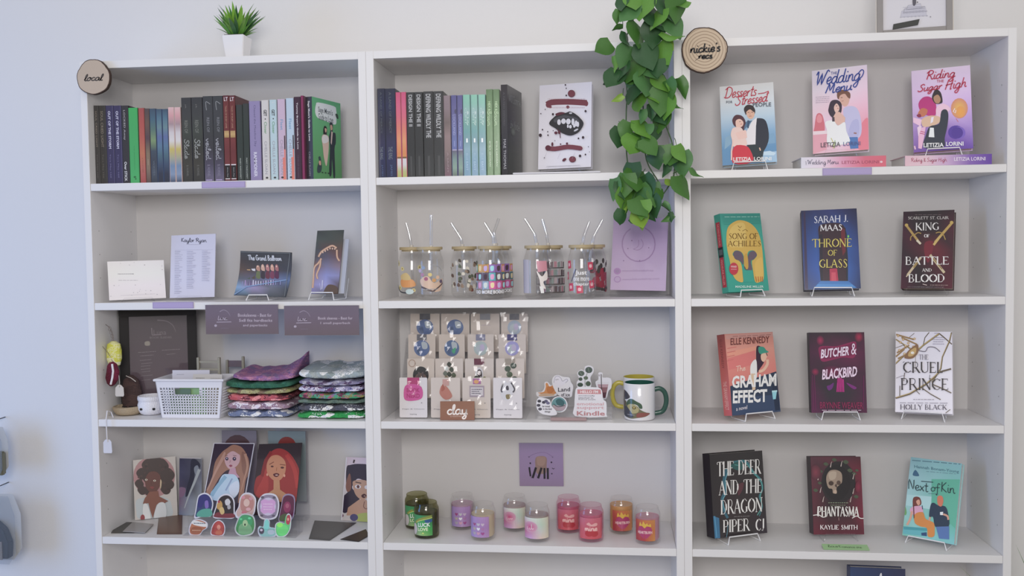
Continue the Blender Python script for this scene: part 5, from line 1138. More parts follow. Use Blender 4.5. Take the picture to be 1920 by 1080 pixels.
A.blob([(200,470),(240,410),(310,410),(350,470),(335,560),(290,610),(250,605),(205,550)], '#6b3b33').ell(208,486,13,9,'#e9dccc').ell(290,492,13,9,'#e9dccc').ell(208,486,5,6,'#2a1c1a',8).ell(290,492,5,6,'#2a1c1a',8).blob([(245,555),(270,548),(290,558),(268,572)], '#8a3b3a').line([(260,500),(258,530)],4,'#5a2f2a')
A.poly([(245,600),(330,590),(340,640),(430,680),(400,700),(320,720),(290,860),(262,780),(240,710),(185,720),(200,670)], '#8a5240').blob([(190,730),(235,730),(270,860),(200,860)], '#e2e3e4').blob([(330,715),(400,705),(415,830),(305,850)], '#d9dee2').ell(190,855,22,32,'#9a3a40')
A.blob([(345,480),(360,500),(355,560),(345,560)], '#c9b090')
card('print1', 'art_print', 'art print of a woman with curly dark hair, at the left of the fourth shelf', 'print', A, .0015, '#cdc6c0', group=GP, z=Z4+.001)
A = Art([(545,258),(760,285),(760,830),(545,830)]); A.grid([['#3a3a5c','#4a4c66','#7c8088'], ['#4a4c70','#4c4e6a','#6a6c80'], ['#4f4868','#3c3c54','#8a92a4'], ['#7c6484','#8e98b0','#a0aab4'], ['#7480a4','#9aa8bc','#a8b0b8']])
A.blob([(660,300),(700,290),(745,340),(740,380),(700,400),(690,480),(660,600),(610,650),(620,560),(650,450)], '#2e3048').blob([(690,370),(720,350),(735,390),(715,440),(695,420)], '#8a94a8').line([(740,390),(690,520),(640,640),(600,760)], 30, '#b4bec8', 3, True).blob([(548,560),(600,560),(610,590),(590,640),(550,650)], '#8a6a8c')
A.line([(548,262),(757,288)],7,'#d5d3dc')
card('print2', 'art_print', 'narrow violet art print leaning behind the blonde portrait', 'print', A, .0015, '#cfcdd8', group=GP, z=Z4+.001)
A = Art([(300,150),(680,150),(560,800),(180,800)]); A.vgrad(['#38283a','#3b2a38','#402c3a','#453a4c'])
A.blob([(420,200),(480,165),(560,190),(610,280),(620,400),(590,500),(570,620),(520,700),(540,500),(500,420),(430,400),(360,460),(300,560),(250,640),(230,590),(280,480),(310,330),(370,240)], '#a5745c')
A.blob([(560,230),(620,290),(625,400),(600,470),(560,400)], '#8f6250').line([(410,240),(350,350),(300,450),(240,590)], 34, '#c0907a', 4, True).line([(590,250),(610,360),(580,480),(545,600)], 26, '#b8886e', 4, True)
A.blob([(400,280),(430,215),(500,205),(540,260),(535,330),(490,380),(440,390),(405,340)], '#d0a4a4').blob([(400,290),(420,215),(470,190),(540,215),(545,260),(480,225),(430,250)], '#a5745c')
A.ell(420,297,15,17,'#4c3a4c').ell(490,297,17,18,'#4c3a4c').ell(420,293,5,5,'#e8e0e8',8).ell(492,293,5,5,'#e8e0e8',8).blob([(440,360),(458,352),(472,362),(455,374)], '#9c4458').line([(452,310),(447,335)],4,'#b07c80').line([(405,272),(430,266)],4,'#6c4848').line([(478,266),(510,270)],4,'#6c4848')
A.poly([(450,390),(500,380),(510,430),(540,470),(420,480)], '#c795a4').blob([(380,450),(440,440),(500,450),(535,520),(520,620),(440,680),(300,680),(270,620),(330,540)], '#bcd2e0').line([(410,460),(330,560),(280,640)], 34, '#8fb4c8', 3).line([(470,480),(410,590)], 14, '#98a8c4').blob([(440,560),(520,500),(530,600),(470,650)], '#d6dde8')
for a, b in (((300,150),(680,150)), ((680,150),(560,800)), ((300,150),(180,800))): A.line([a,b], 12, '#e0dce4')
card('print3', 'art_print', 'art print of a woman with long blonde wavy hair and a pale blue dress', 'print', A, .002, '#d9d6de', group=GP, m=PRG)
A = Art([(742,155),(1145,158),(1040,750),(640,790)]); A.vgrad(['#33282c','#38282e','#3c282c','#3f2a2e'])
A.blob([(880,215),(960,205),(1040,260),(1100,380),(1100,480),(1070,640),(960,660),(760,650),(680,600),(700,470),(760,420),(790,300)], '#a0302e').blob([(800,380),(760,480),(710,560),(700,620),(800,600),(820,480)], '#b43a34').line([(1000,260),(1060,380),(1080,540)], 36, '#b83a34', 4).line([(860,230),(800,320),(760,450)], 30, '#8c2828', 4)
A.blob([(815,330),(860,270),(930,265),(985,320),(980,410),(940,470),(890,490),(840,460),(810,410)], '#c9855f').ell(862,362,14,8,'#5a2f2c').ell(955,372,16,9,'#5a2f2c').line([(835,345),(880,322)],6,'#7a3a2c').line([(935,345),(985,350)],6,'#7a3a2c').blob([(868,430),(900,420),(925,430),(905,452),(880,450)], '#5c1f24').ell(900,437,14,5,'#d9b0a0',8).line([(905,370),(900,400)],5,'#a9663f').ell(812,435,8,12,'#e0a080').ell(970,440,9,13,'#e0a080')
A.poly([(870,480),(925,480),(925,560),(990,600),(960,660),(800,660),(790,610),(865,560)], '#c48a60').blob([(960,610),(1000,600),(1040,650),(1000,690)], '#c9c3dc')
card('print4', 'art_print', 'art print of a woman with a big mane of bright red hair', 'print', A, .002, '#3a2c30', group=GP, m=PRG)
A = Art([(520,100),(860,90),(830,790),(440,755)]); A.vgrad(['#d7c2cc','#d9ccd4','#cfc8ca','#cdc4c0'])
A.blob([(520,200),(560,170),(650,155),(760,170),(800,300),(740,330),(640,300),(600,330),(570,400),(640,470),(630,570),(540,600),(510,660),(470,670),(450,620),(470,500),(530,430),(510,380)], '#33283c')
A.blob([(530,280),(555,260),(560,400),(520,440),(505,380)], '#8a5a4c').blob([(575,350),(600,320),(680,310),(760,340),(770,440),(700,520),(660,520),(600,460)], '#c2977e').ell(630,382,32,22,'#e0d8da').ell(632,382,15,18,'#6a3c3c').line([(605,335),(665,345)],9,'#3c2830').blob([(665,475),(695,455),(722,475),(700,500),(678,498)], '#4a2028').blob([(690,480),(705,475),(712,485)], '#c9a090').ell(720,385,20,20,'#e0d8da')
A.poly([(640,520),(720,520),(760,620),(740,700),(500,700),(520,610)], '#c0947c').line([(700,540),(690,600),(720,625),(740,600)],8,'#7a4c44',3).blob([(620,690),(740,670),(800,700),(780,790),(620,770)], '#a8b45c').ell(582,725,45,42,'#4c4678').ell(455,700,14,18,'#6a3a54').line([(590,150),(600,120)],14,'#3c2830')
A.line([(525,104),(445,752)],12,'#e0dbe2')
card('print5', 'art_print', 'art print of a woman with dark violet hair, rightmost on its shelf', 'print', A, .0015, '#d9d4dc', group=GP, m=PRG, z=Z4+.001)
# tall clear stands behind with two more prints
def rear_print(label, p0, p1, py0, Y, art, cw):
    x0, z1 = at(p0, py0, Y); x1, _ = at(p1, py0, Y); w = x1-x0; h = z1-Z4-.052
    t = thing('art_print', label, 'print', ((x0+x1)/2, Y, Z4+.05), (-.012, 0, 0), GP)
    MB().box(-w/2, 0, 0, w/2, .0015, h).build('board', hx('#a49caa'), t); A = Art(w=w, h=h); art(A); A.build('front_print', t, PR, (-w/2, -.0002, 0))
    q = thing('print_stand', 'clear upright stand behind the '+cw, 'stand', ((x0+x1)/2, Y+.006, Z4), (0, 0, 0), 'clear stands for art prints')
    MB().box(-w/2-.006, 0, 0, w/2+.006, .002, h+.056).build('back_plate', ACRYL, q); MB().box(-w/2-.006, -.030, .0, w/2+.006, -.0, .002).build('base_plate', ACRYL, q); MB().box(-w/2-.006, -.018, .046, w/2+.006, -.001, .048).build('ledge', ACRYL, q)
rear_print('muted print of curly auburn hair, its top showing behind the blonde portrait', 415, 480, 806, .202, lambda A: (A.vgrad(['#8c8490','#857c8c','#7c7484']), A.ell(.45,.30,.42,.24,'#5c3f42'), A.ell(.35,.26,.16,.10,'#6a4444'), A.ell(.62,.25,.2,.11,'#54383c')), 'blonde portrait')
rear_print('grey-blue print with a small red-haired head, its top showing behind the red-haired portrait', 502, 572, 807, .202, lambda A: (A.vgrad(['#8a9a9c','#7c8a8c','#8f9498']), A.ell(.5,.20,.24,.12,'#93332c'), A.ell(.52,.24,.12,.07,'#b05a48')), 'red-haired portrait')
# clear tiered sticker stand and its stickers
sx0, _ = at(350, 950, .05); sx1, _ = at(560, 950, .05); scx = (sx0+sx1)/2; sw = sx1-sx0
t = thing('sticker_stand', 'clear tiered stand holding the row of cut-out stickers before the portraits', 'stand', (scx, .02, Z4))
MB().box(-sw/2, .0, 0, sw/2, .060, .002).box(-sw/2, .012, .002, sw/2, .0135, .020).box(-sw/2, .034, .002, sw/2, .0355, .048).build('tiers', ACRYL, t)
MB().box(-sw/2, .064, .038, sw/2, .078, .0395).box(-sw/2, .0605, .0, sw/2, .062, .0395).build('print_ledge', ACRYL, t)
def sticker(label, cxp, cyp, Y, outl, art, sc=4.908, org=(340, 800), border='#dcd9e2', lean=.18, cat='sticker', group='cut-out stickers on the clear tiered stand', m=PRG, zfloor=None):
    """outline and art are read in zoomed picture units around (cxp, cyp); turned to metres on the sheet"""
    px, py = org[0]+cxp/sc, org[1]+cyp/sc; x, z = at(px, py, Y); dist = (Y-CAM[1]); k = dist/FPX/sc*1.012
    t = thing('sticker', label, cat, (x, Y, z), (0, 0, 0), group); t.rotation_euler = (-lean, 0, 0)
    O = [((a-cxp)*k, (cyp-b)*k) for a, b in [tuple(p) for p in smooth_path(outl, 3, True)]]
    MB().prism(O, 0, .0007).build('backing', hx(border, .3), t)
    S = 400; A = Art([(cxp-S, cyp-S), (cxp+S, cyp-S), (cxp+S, cyp+S), (cxp-S, cyp+S)], clip=False); art(A)
    A.V = [((u-.5)*2*S*k, l, (v-.5)*2*S*k) for u, l, v in A.V]; A.w = 1; A.build('front_print', t, m, (0, -.0001, 0)); return t
def inner(o, cx, cy, f=.88): return [(cx+(a-cx)*f, cy+(b-cy)*f) for a, b in o]
def simple_sticker(label, cx, cy, Y, o, base, extras, **k):
    def art(A):
        A.blob(inner(o, cx, cy), base, 3)
        for e in extras: getattr(A, e[0])(*e[1:])
    return sticker(label, cx, cy, Y, o, art, **k)
o = [(135,690),(150,630),(210,605),(265,630),(300,700),(290,780),(280,830),(200,830),(120,850),(125,780)]
simple_sticker('sticker of a figure with dark blue hair over sea green', 210, 720, .058, o, '#2f3f6c', [('blob',[(150,790),(200,760),(280,760),(285,825),(150,830)],'#4fa08c'),('blob',[(150,660),(200,620),(255,640),(275,720),(270,750),(240,700),(210,700),(190,740),(150,740)],'#2c2c70'),('blob',[(215,690),(245,680),(255,740),(225,750)],'#7c64b0')])
o = [(290,840),(310,740),(330,660),(380,620),(440,620),(490,670),(500,760),(495,840),(400,845)]
simple_sticker('dark sticker with pale flowers on a maroon ground', 400, 735, .058, o, '#2c2228', [('blob',[(300,835),(330,790),(400,800),(490,800),(488,838)],'#7c2c38'),('blob',[(320,720),(350,680),(375,710),(370,760),(330,760)],'#c0924c'),('blob',[(345,760),(380,740),(400,790),(370,810)],'#d0b070'),('blob',[(400,680),(430,660),(455,690),(440,720),(410,720)],'#c9c6c8'),('blob',[(425,730),(450,715),(460,750),(435,760)],'#a8a4a8'),('ell',340,690,12,12,'#a83c4c')])
o = [(490,800),(520,740),(530,660),(570,610),(640,610),(690,660),(690,740),(680,800),(640,840),(520,850)]
simple_sticker('sticker of a figure with pink flowers and pale coral hair', 600, 720, .058, o, '#c9a8a0', [('blob',[(540,700),(560,640),(620,630),(670,680),(660,760),(600,790),(550,770)],'#b98078'),('ell',600,700,30,36,'#d8b4a8'),('ell',565,650,18,15,'#d48a94'),('ell',640,660,18,15,'#cf909a'),('ell',620,760,24,16,'#d9a4a8'),('ell',580,790,26,14,'#c8707c')])
o = [(690,750),(700,680),(740,625),(800,610),(870,625),(905,690),(905,770),(880,840),(800,860),(720,840)]
simple_sticker('sticker with a pale pink plaque in a scrolled grey frame', 798, 735, .058, o, '#8f8298', [('ell',798,735,78,84,'#c8bcd4',20),('blob',[(725,690),(760,668),(800,678),(840,668),(872,695),(860,735),(872,775),(840,800),(800,792),(760,802),(725,775),(738,735)],'#cf9ccc'),('ell',740,650,16,12,'#5f5568'),('ell',855,650,16,12,'#5f5568'),('ell',740,820,16,10,'#5f5568'),('ell',855,820,16,10,'#5f5568'),('tiny',750,712,845,0,'#e6c6e2',8),('tiny',752,738,845,0,'#e6c6e2',8),('tiny',756,762,838,0,'#e6c6e2',8)])
o = [(915,720),(930,640),(980,615),(1040,640),(1050,730),(1040,830),(1000,870),(900,880),(900,800)]
simple_sticker('dark plum sticker at the right end of the tiered stand', 975, 735, .058, o, '#5c2040', [('ell',975,740,36,52,'#8c2c58'),('ell',975,728,18,22,'#a85470'),('blob',[(905,830),(960,800),(1020,830),(990,866),(910,870)],'#4c5838')], border='#9c8ca8')
o = [(60,960),(75,900),(110,855),(180,850),(245,880),(245,930),(200,960),(170,1000),(80,1000)]
simple_sticker('small orange-brown sticker with pale lettering at the front left', 150, 930, .034, o, '#b87050', [('blob',[(90,880),(130,862),(235,890),(232,920),(120,905)],'#dcd8d4'),('tiny',110,888,225,0,'#5c6c78',8),('blob',[(80,960),(110,920),(190,930),(180,980),(100,988)],'#a45c3c'),('tiny',95,955,180,0,'#e0b898',6)], lean=.1)
o = [(265,960),(290,890),(340,855),(390,880),(410,940),(385,1005),(275,1003)]
simple_sticker('small red sticker of a figure with long red hair at the front', 338, 935, .034, o, '#a83c3c', [('blob',[(300,960),(320,890),(350,870),(385,910),(380,990),(300,990)],'#b84440'),('ell',345,925,18,24,'#dc8c78'),('blob',[(320,960),(370,955),(375,992),(318,992)],'#c8684c')], lean=.1)
o = [(485,960),(500,880),(540,810),(600,795),(670,820),(690,890),(680,960),(640,1000),(540,1010)]
simple_sticker('round green glitter sticker of a figure with green hair', 588, 905, .034, o, '#3f8c50', [('ell',590,870,70,60,'#3c9c64'),('blob',[(520,960),(540,900),(620,890),(660,960),(620,990),(540,990)],'#74a878'),('ell',588,888,26,32,'#a4c490'),('ell',586,902,8,12,'#2c4030'),('ell',545,850,14,10,'#58d08c'),('ell',630,840,16,10,'#60d898')], border='#c4c8c8', lean=.1)
o = [(695,950),(715,915),(750,920),(760,860),(790,840),(815,870),(815,920),(860,930),(890,960),(870,1010),(780,1020),(715,1010)]
simple_sticker('iridescent mint sticker of a curled sea creature at the front', 790, 945, .034, o, '#8cc0bc', [('blob',[(765,870),(795,855),(808,920),(780,960),(760,940)],'#7cd0c8'),('ell',735,960,26,32,'#4c4458'),('ell',733,952,14,12,'#d8c8d8'),('ell',830,970,36,24,'#b4c4d0')], border='#cfcfe0', lean=.1)
o = [(860,900),(900,875),(950,885),(960,830),(985,795),(1015,820),(1015,880),(1005,950),(960,1010),(890,1020),(860,980)]
simple_sticker('lime green glitter sticker with a red-haired figure at the front right', 935, 925, .034, o, '#58c878', [('ell',930,950,58,56,'#64dc74'),('ell',905,905,30,22,'#8cf060'),('blob',[(965,880),(975,820),(1000,810),(1008,860),(990,900)],'#b83c50'),('ell',985,850,10,14,'#e0a090')], border='#d4d8dc', lean=.1)
# loose cards on the fourth shelf
def flat_card(label, pts, Y, cols, art=None, name='card'):
    P = [at_floor(*p, Z4+.0012) for p in pts]; cx_ = sum(p[0] for p in P)/len(P); cy_ = max(.004, sum(p[1] for p in P)/len(P))
    t = thing(name, label, 'card', (cx_, cy_, Z4+.0002), (0, 0, 0), 'loose cards lying on the fourth shelf')
    q = [(a-cx_, max(b, .001)-cy_) for a, b in P]; n = len(q)
    MB().add([(a, b, 0) for a, b in q]+[(a, b, .0012) for a, b in q], [tuple(range(n)), tuple(range(2*n-1, n-1, -1))]+[(i, n+i, n+(i+1) % n, (i+1) % n) for i in range(n)]).build('card', hx(cols[0], .35), t)
    if art: MB().add([(a*.93, b*.93, .0014) for a, b in [q[i] for i in art[0]]], [tuple(range(len(art[0])))]).build('face_print', hx(art[1], .35), t)
    return t
flat_card('dark grey card lying at the left end of the fourth shelf', [(222,979),(249,979),(252,999),(208,999)], 0, ['#46443f'])
t = flat_card('pale card with scribbled lines lying over the dark grey card', [(249,980),(288,984),(272,1000),(230,998)], 0, ['#aaa6a6']); t.location.z += .0022
t = flat_card('wood-brown card lying left of the clear sticker stand', [(298,966),(342,965),(341,1001),(294,1001)], 0, ['#6b4c3a'], ([0,1,2,3], '#7a5844'))
t = flat_card('large grey card at the right of the fourth shelf', [(590,976),(668,980),(618,1013),(579,1010)], 0, ['#55524f'], ([0,1,2,3], '#5c5956'))
t = flat_card('black glossy card lying at the far right of the fourth left shelf', [(686,992),(692,1004),(672,1016),(638,1011)], 0, ['#2b2623'], ([0,1,2,3], '#3c352c'))
# ---------------------------------------------------------------- middle bookcase, second shelf: glass cups with bamboo lids and straws
BAMBOO = mat('bamboo_lid', 'bba985', .5, .2, 60, .10)
GC = 'can-shaped glass cups with bamboo lids and straws'
def cup(px, Y, label, art, straw, h=.135, r=.0365):
    x, _ = at(px, 500, Y); t = thing('glass_cup', label, 'cup', (x, Y, Z2), (0, 0, 0), GC)
    gl = MB().shell([(.0001,.0006),(.024,.0006),(.030,.0015),(r-.001,.010),(r,.018),(r,.098),(r-.002,.110),(.0305,.121),(.0305,h-.004)], 40).build('glass', GLASS, t, smooth=True); MB().lathe([(0,.003),(.029,.0035),(r-.003,.010),(r-.005,.0125),(0,.0105)], 36).build('thick_base', GLASS, t, smooth=True)
    MB().lathe([(.0275,h-.008),(.0283,h-.004),(.0335,h-.004),(.0340,h-.002),(.0340,h+.003),(.0330,h+.004),(0,h+.004)], 36).build('bamboo_lid', BAMBOO, t, smooth=True)
    if art:
        w = 2*PI*r*.46; A = Art([(0,0),(300,0),(300,260),(0,260)]); art(A); A.V = [(u*w, l, v*.094) for u, l, v in A.V]; A.w = w
        A.build('printed_design', gl, PR, (0, 0, 0), wrap=cyl_wrap(r+.0002, w, .012))
    if straw:
        P = [at(*p, Y-.005+i*0) for i, p in enumerate(straw)]; Q = [(a-x, -.005, b-Z2) for a, b in P]
        b0 = Vector(Q[0]); b1 = Vector(Q[-1]); m_ = Vector(Q[1])
        low = Vector((b0.x*.3, .004, .012)); path = [low, low.lerp(b0, .97), b0.lerp(m_, .8)]+[tuple(v) for v in smooth_path([b0.lerp(m_, .85), m_, m_.lerp(b1, .15)], 3)][1:]+[b1]
        mb = MB(); mb.tube(path, .0040, 10); mb.build('straw', STRAW, t, smooth=True)
        MB().tube([Vector(b0)+Vector((0,0,-.004)), Vector(b0)+Vector((0,0,.0015))], .0052, 12).build('silicone_ring', hx('#d8d2c8'), t)
    return t
def daisies(A):
    for x, y, s in ((30,30,26),(90,70,18),(230,60,20),(60,210,22),(180,230,16),(260,150,20)): 
        for k in range(6): A.ell(x+s*.6*math.cos(k), y+s*.6*math.sin(k), s*.4, s*.3, '#e0d48c', 8)
        A.ell(x,y,s*.3,s*.3,'#8c6c3c',8)
    A.blob([(80,150),(170,150),(190,200),(90,205)], '#e09c5c').line([(20,190),(70,240),(130,250)], 9, '#2c3440', 3).ell(150,240,30,20,'#c4d8dc').blob([(80,120),(130,100),(160,150),(90,150)], '#d4bc84')
def openbook(A):
    A.blob([(90,150),(150,120),(200,170),(280,140),(260,220),(200,235),(120,205)], '#d8b8a0').poly([(100,190),(190,225),(285,165),(280,180),(190,238),(100,205)], '#5c4a48')
    for x, y, c in ((110,110,'#b07c98'),(140,140,'#a85c7c'),(170,110,'#d8c070'),(200,150,'#d49c5c'),(230,130,'#e0bca0'),(260,160,'#6c5c74'),(120,60,'#8c9cb8'),(90,80,'#b8a8c4')): A.ell(x,y,16,14,c,9)
    A.line([(190,40),(240,55),(270,85)],8,'#9c9ca0',3).text('BOOKS LET ME FLY',110,232,270,250,'#9a969a',.01); A.tiny(110,215,230,0,'#a8a4a8',6)
def fungi(A):
    for i in range(46):
        x, y = R.uniform(10,290), R.uniform(10,250); c = R.choice(['#6c5448','#8c7460','#54483c','#d8d0c0','#7c3c30','#5c6450'])
        A.blob([(x-12,y),(x-4,y-R.uniform(8,20)),(x+10,y-6),(x+12,y+10),(x-6,y+R.uniform(6,16))], c)
def quilt(A):
    cols = [['#58a078','#d8a050','#c89048','#9468b8','#8c60a8','#d08c54'], ['#8c2c4c','#6c4c5c','#645468','#58b0bc','#6c5464','#3c6c78'], ['#9cb4cc','#b08ca0','#98aec8','#d854a4','#c84c94','#a84c64']]
    for j in range(3):
        for i in range(6):
            x, y = i*50, 40+j*60; A.poly([(x+1,y),(x+48,y),(x+48,y+57),(x+1,y+57)], cols[j][i]).blob([(x+12,y+15),(x+36,y+12),(x+34,y+44),(x+14,y+46)], ['#d8e0dc','#f0d8a8','#c8b0e0','#a0e0e8','#4c3440','#e8a0d0'][(i+j*2) % 6])
    A.text('READ MORE BOOKS', 20,225,270,250,'#e8e6e8',.03)
def ribbon(A):
    A.poly([(150,20),(230,20),(235,90),(160,100)], '#d08c9c'); A.blob([(150,90),(190,130),(230,90),(235,150),(200,170),(220,220),(180,200),(170,150)], '#e8e0dc').poly([(170,200),(200,200),(205,250),(180,250)], '#f0ecec')
    for y in (60,150,210): A.line([(240,y),(300,y)],6,'#6c5c60')
    A.poly([(0,10),(90,10),(90,250),(0,250)], '#b8b4c0')
def shelfcup(A):
    for j in range(4):
        y = 20+j*60; A.line([(0,y+55),(300,y+55)],8,'#4c4444')
        for i in range(10): A.poly([(10+i*29,y+8+(i*7) % 14),(32+i*29,y+8),(32+i*29,y+50),(10+i*29,y+50)], ['#6c5c60','#b07c88','#7c8c88','#a8989c','#5c4c50'][(i+j) % 5])
def tarot(A):
    for x, y, a in ((40,50,.2),(60,210,-.2),(10,130,.4),(220,60,-.1),(230,190,.1),(135,225,0)):
        A.blob([(x-24,y-26),(x+22,y-30),(x+26,y+24),(x-20,y+30)], '#cc3c5c',1).blob([(x-10,y-10),(x+10,y-10),(x+10,y+10),(x-10,y+10)], '#f0b8c0')
    A.text('Just',105,90,190,130,'#eceaec',.02).text('one more',90,140,205,165,'#eceaec',.01).text('chapter',90,175,205,205,'#eceaec',.01).line([(70,170),(110,80)],9,'#5c5870').line([(215,120),(230,190)],5,'#8c8890')
def roses(A):
    for i in range(10): A.ell(150+(i*47) % 150, 90+(i*31) % 140, 30, 28, R.choice(['#7c1c30','#942438','#8c2034']),10)
    for i in range(12): A.ell(130+(i*37) % 170, 20+(i*29) % 80, 14, 20, '#3c3430', 8)
    for i in range(6): A.ell(180+(i*23) % 120, 225+(i*5) % 20, 16, 12, '#3c3430', 8)
o2 = (735, 400, 6.352); o3 = (960, 400, 6.194)
def S_(o, *p): return [(o[0]+a/o[2], o[1]+b/o[2]) for a, b in p]
cup(773, .125, 'glass cup with yellow flowers and orange blocks, behind the leftmost front cup', daisies, S_(o2,(232,385),(208,260),(168,115)))
cup(806, .055, 'glass cup with an open book and flowers, leftmost in front', openbook, S_(o2,(465,390),(466,200),(466,20)))
cup(871, .115, 'glass cup densely printed with brown mushrooms', fungi, S_(o2,(838,375),(822,300),(705,115)))
cup(936, .125, 'glass cup mostly hidden behind the cup of coloured squares', quilt, S_(o2,(1240,365),(1215,230),(1272,60)))
cup(920, .050, 'glass cup printed with rows of coloured squares', quilt, S_(o2,(1218,365),(1200,270),(1102,112)))
cup(1032, .125, 'glass cup printed with grey book shelves, behind the pink ribbon cup', shelfcup, S_(o3,(418,350),(402,250),(352,70)))
cup(1008, .055, 'mostly clear glass cup with a pink and white ribbon', ribbon, S_(o3,(288,350),(262,240),(148,60)))
cup(1111, .125, 'glass cup with dark red roses, behind the pink playing-card cup', roses, S_(o3,(815,350),(842,240),(898,95)))
cup(1091, .055, 'glass cup scattered with crimson square cards', tarot, S_(o3,(930,350),(950,262),(1052,75)))

# lavender sign in a clear block stand
A = Art([(1225,80),(1850,60),(1830,930),(1175,895)]); A.vgrad(['#bfa3c8','#c2a6ce','#c8aed2','#cbb0d4'])
c = '#a886b4'
A.line([(1505+190*math.cos(a), 370+200*math.sin(a)) for a in [-1.2+i*.3 for i in range(19)]], 14, c)
A.line([(1440,425),(1490,438),(1540,410),(1555,360),(1530,310)], 7, c, 4).line([(1440,425),(1480,410),(1505,370),(1500,320)], 6, c, 4)
for x, y in ((1425,330),(1380,420),(1620,410),(1330,560),(1515,560)): A.ell(x,y,7,7,'#8c6c98',8)
A.ell(1258,680,40,38,'#b684c0').ell(1258,680,24,22,c).ell(1258,775,40,38,'#b68cc4').ell(1258,775,30,28,'#c4a8d0')
A.text('moonlitbookshop', 1318,665,1680,695, '#b08fbc').text('moonlitbookshop.com', 1318,765,1750,795, '#b08fbc')
t = card('lavender', 'tabletop_sign', 'lavender sign with a crescent moon in a ring, under the hanging vine', 'sign', A, .0015, '#c2a6ce', z=Z2+.016)
w, h = F['lavender'][6], F['lavender'][7]
MB().box(-w/2-.002, -.0032, -.001, w/2+.002, -.0022, h+.002).build('cover_plate', CELLO, t)
t = thing('sign_block', 'clear block foot under the lavender sign', 'stand', (F['lavender'][0], .105, Z2), (0, 0, F['lavender'][3]))
MB().box(-w/2, -.012, 0, w/2, .045, .013).build('block', ACRYL, t, .001)

# ---------------------------------------------------------------- third shelf: carded keyrings on a stepped clear rack
GKEY = 'carded keyrings on the stepped clear rack'
yrow = [.040, .085, .130, .175]; zc = []
rows = [ # py of top, px spans (row 0 front)
 (711.4, [(747.5,800.5),(806.5,862.5),(865.5,919.5),(923.5,979)]),
 (672.7, [(762,814),(814.5,868),(870.5,925.5),(928.5,983)]),
 (627.2, [(764,816),(821.5,871),(875.5,925.5),(933.5,986)]),
 (588.5, [(768,824),(825.5,880),(881.5,936.5),(938.5,989.5)])]
CARD = mat('keyring_card', (.66,.58,.53), .5); CARDW = mat('keyring_card_white', (.74,.70,.72), .5)
def globe(A, a='#5c74a8'): A.ell(.5,.36,.29,.21,a,20); A.blob([(.5,.2),(.68,.22),(.7,.36),(.55,.38),(.5,.3)],'#b8c4d0'); A.blob([(.3,.38),(.42,.34),(.45,.5),(.36,.5)],'#48608c')
def glob2(A): globe(A,'#5470a0'); A.blob([(.5,.42),(.66,.34),(.6,.5)],'#3cae80')
def holo(c): return lambda A: (A.ell(.5,.36,.26,.19,c,18), A.ell(.48,.38,.16,.12,'#b9c4cc',14), A.ell(.56,.34,.09,.09,'#c4b8d8',12))
def smallbot(f, tab=None, w_=True):
    def g(A):
        if tab: A.rect(.32,0,.68,.16,tab)
        f(A)
    return g
D_ = {}
D_[(3,0)] = smallbot(globe,'#54545f'); D_[(3,1)] = lambda A: globe(A); D_[(3,2)] = smallbot(lambda A: A.tiny(.3,.3,.7,0,'#c8b8c0',.02),'#8a8a94'); D_[(3,3)] = smallbot(holo('#a9b8cc'),'#5c5c68')
D_[(2,0)] = smallbot(globe,'#6c6c78'); D_[(2,1)] = glob2; D_[(2,2)] = smallbot(holo('#b4c4c4'),'#8484a0'); D_[(2,3)] = smallbot(holo('#a4a0d8'),'#44407c')
D_[(1,0)] = lambda A: (A.line([(.18+.12*math.cos(a),.12+.09*math.sin(a)) for a in [i*.5 for i in range(14)]],.03,'#b89c8c'), A.ell(.5,.42,.29,.22,'#2c2c30',20), A.ell(.5,.5,.22,.13,'#6c5854',16), A.ell(.5,.58,.14,.05,'#8c3c48',12), A.rect(.4,.34,.46,.48,'#5c5054'), A.rect(.54,.34,.6,.48,'#5c5054'))
D_[(1,1)] = lambda A: ([A.blob([(x-.08,y),(x,y-.07),(x+.09,y),(x+.02,y+.07)],c_) for x,y,c_ in ((.5,.15,'#3c4038'),(.4,.25,'#d8dcd8'),(.58,.28,'#4c5448'),(.36,.38,'#6c7468'),(.5,.40,'#3c4438'),(.66,.42,'#5c6450'),(.4,.5,'#8c7c5c'),(.6,.53,'#44503c'),(.5,.6,'#6c5c44'))])
D_[(1,2)] = smallbot(lambda A: (A.ell(.5,.38,.14,.16,'#dcd8dc',16), A.ell(.5,.40,.1,.13,'#3c3038',14), A.ell(.5,.36,.06,.06,'#d0c4c4',10), A.blob([(.25,.55),(.4,.42),(.5,.55),(.3,.6)],'#3c4840'), A.blob([(.55,.58),(.68,.45),(.78,.58)],'#7c8440')),'#6c2c44')
D_[(1,3)] = smallbot(lambda A: [A.ell(x,y,.11,.075,c_,12) for x,y,c_ in ((.42,.26,'#4c5c4c'),(.62,.18,'#3f5044'),(.48,.40,'#54644c'),(.40,.55,'#42523f'),(.66,.52,'#4c5c48'))],'#a4988c')
D_[(0,0)] = lambda A: (A.rect(.28,-.08,.72,.2,'#b83474'), A.blob([(.2,.22),(.5,.16),(.8,.24),(.82,.5),(.5,.58),(.18,.54)],'#d4509c'), A.text('BOOK',.26,.26,.74,.37,'#b82c78',.04), A.text('NERD',.26,.40,.74,.51,'#b82c78',.04))
D_[(0,1)] = lambda A: (A.rect(.4,.04,.62,.2,'#cc9c94'), A.blob([(.3,.4),(.36,.2),(.42,.26),(.5,.2),(.66,.34),(.72,.48),(.5,.55)],'#c07868'), A.blob([(.36,.34),(.4,.16),(.48,.28)],'#b05c4c'))
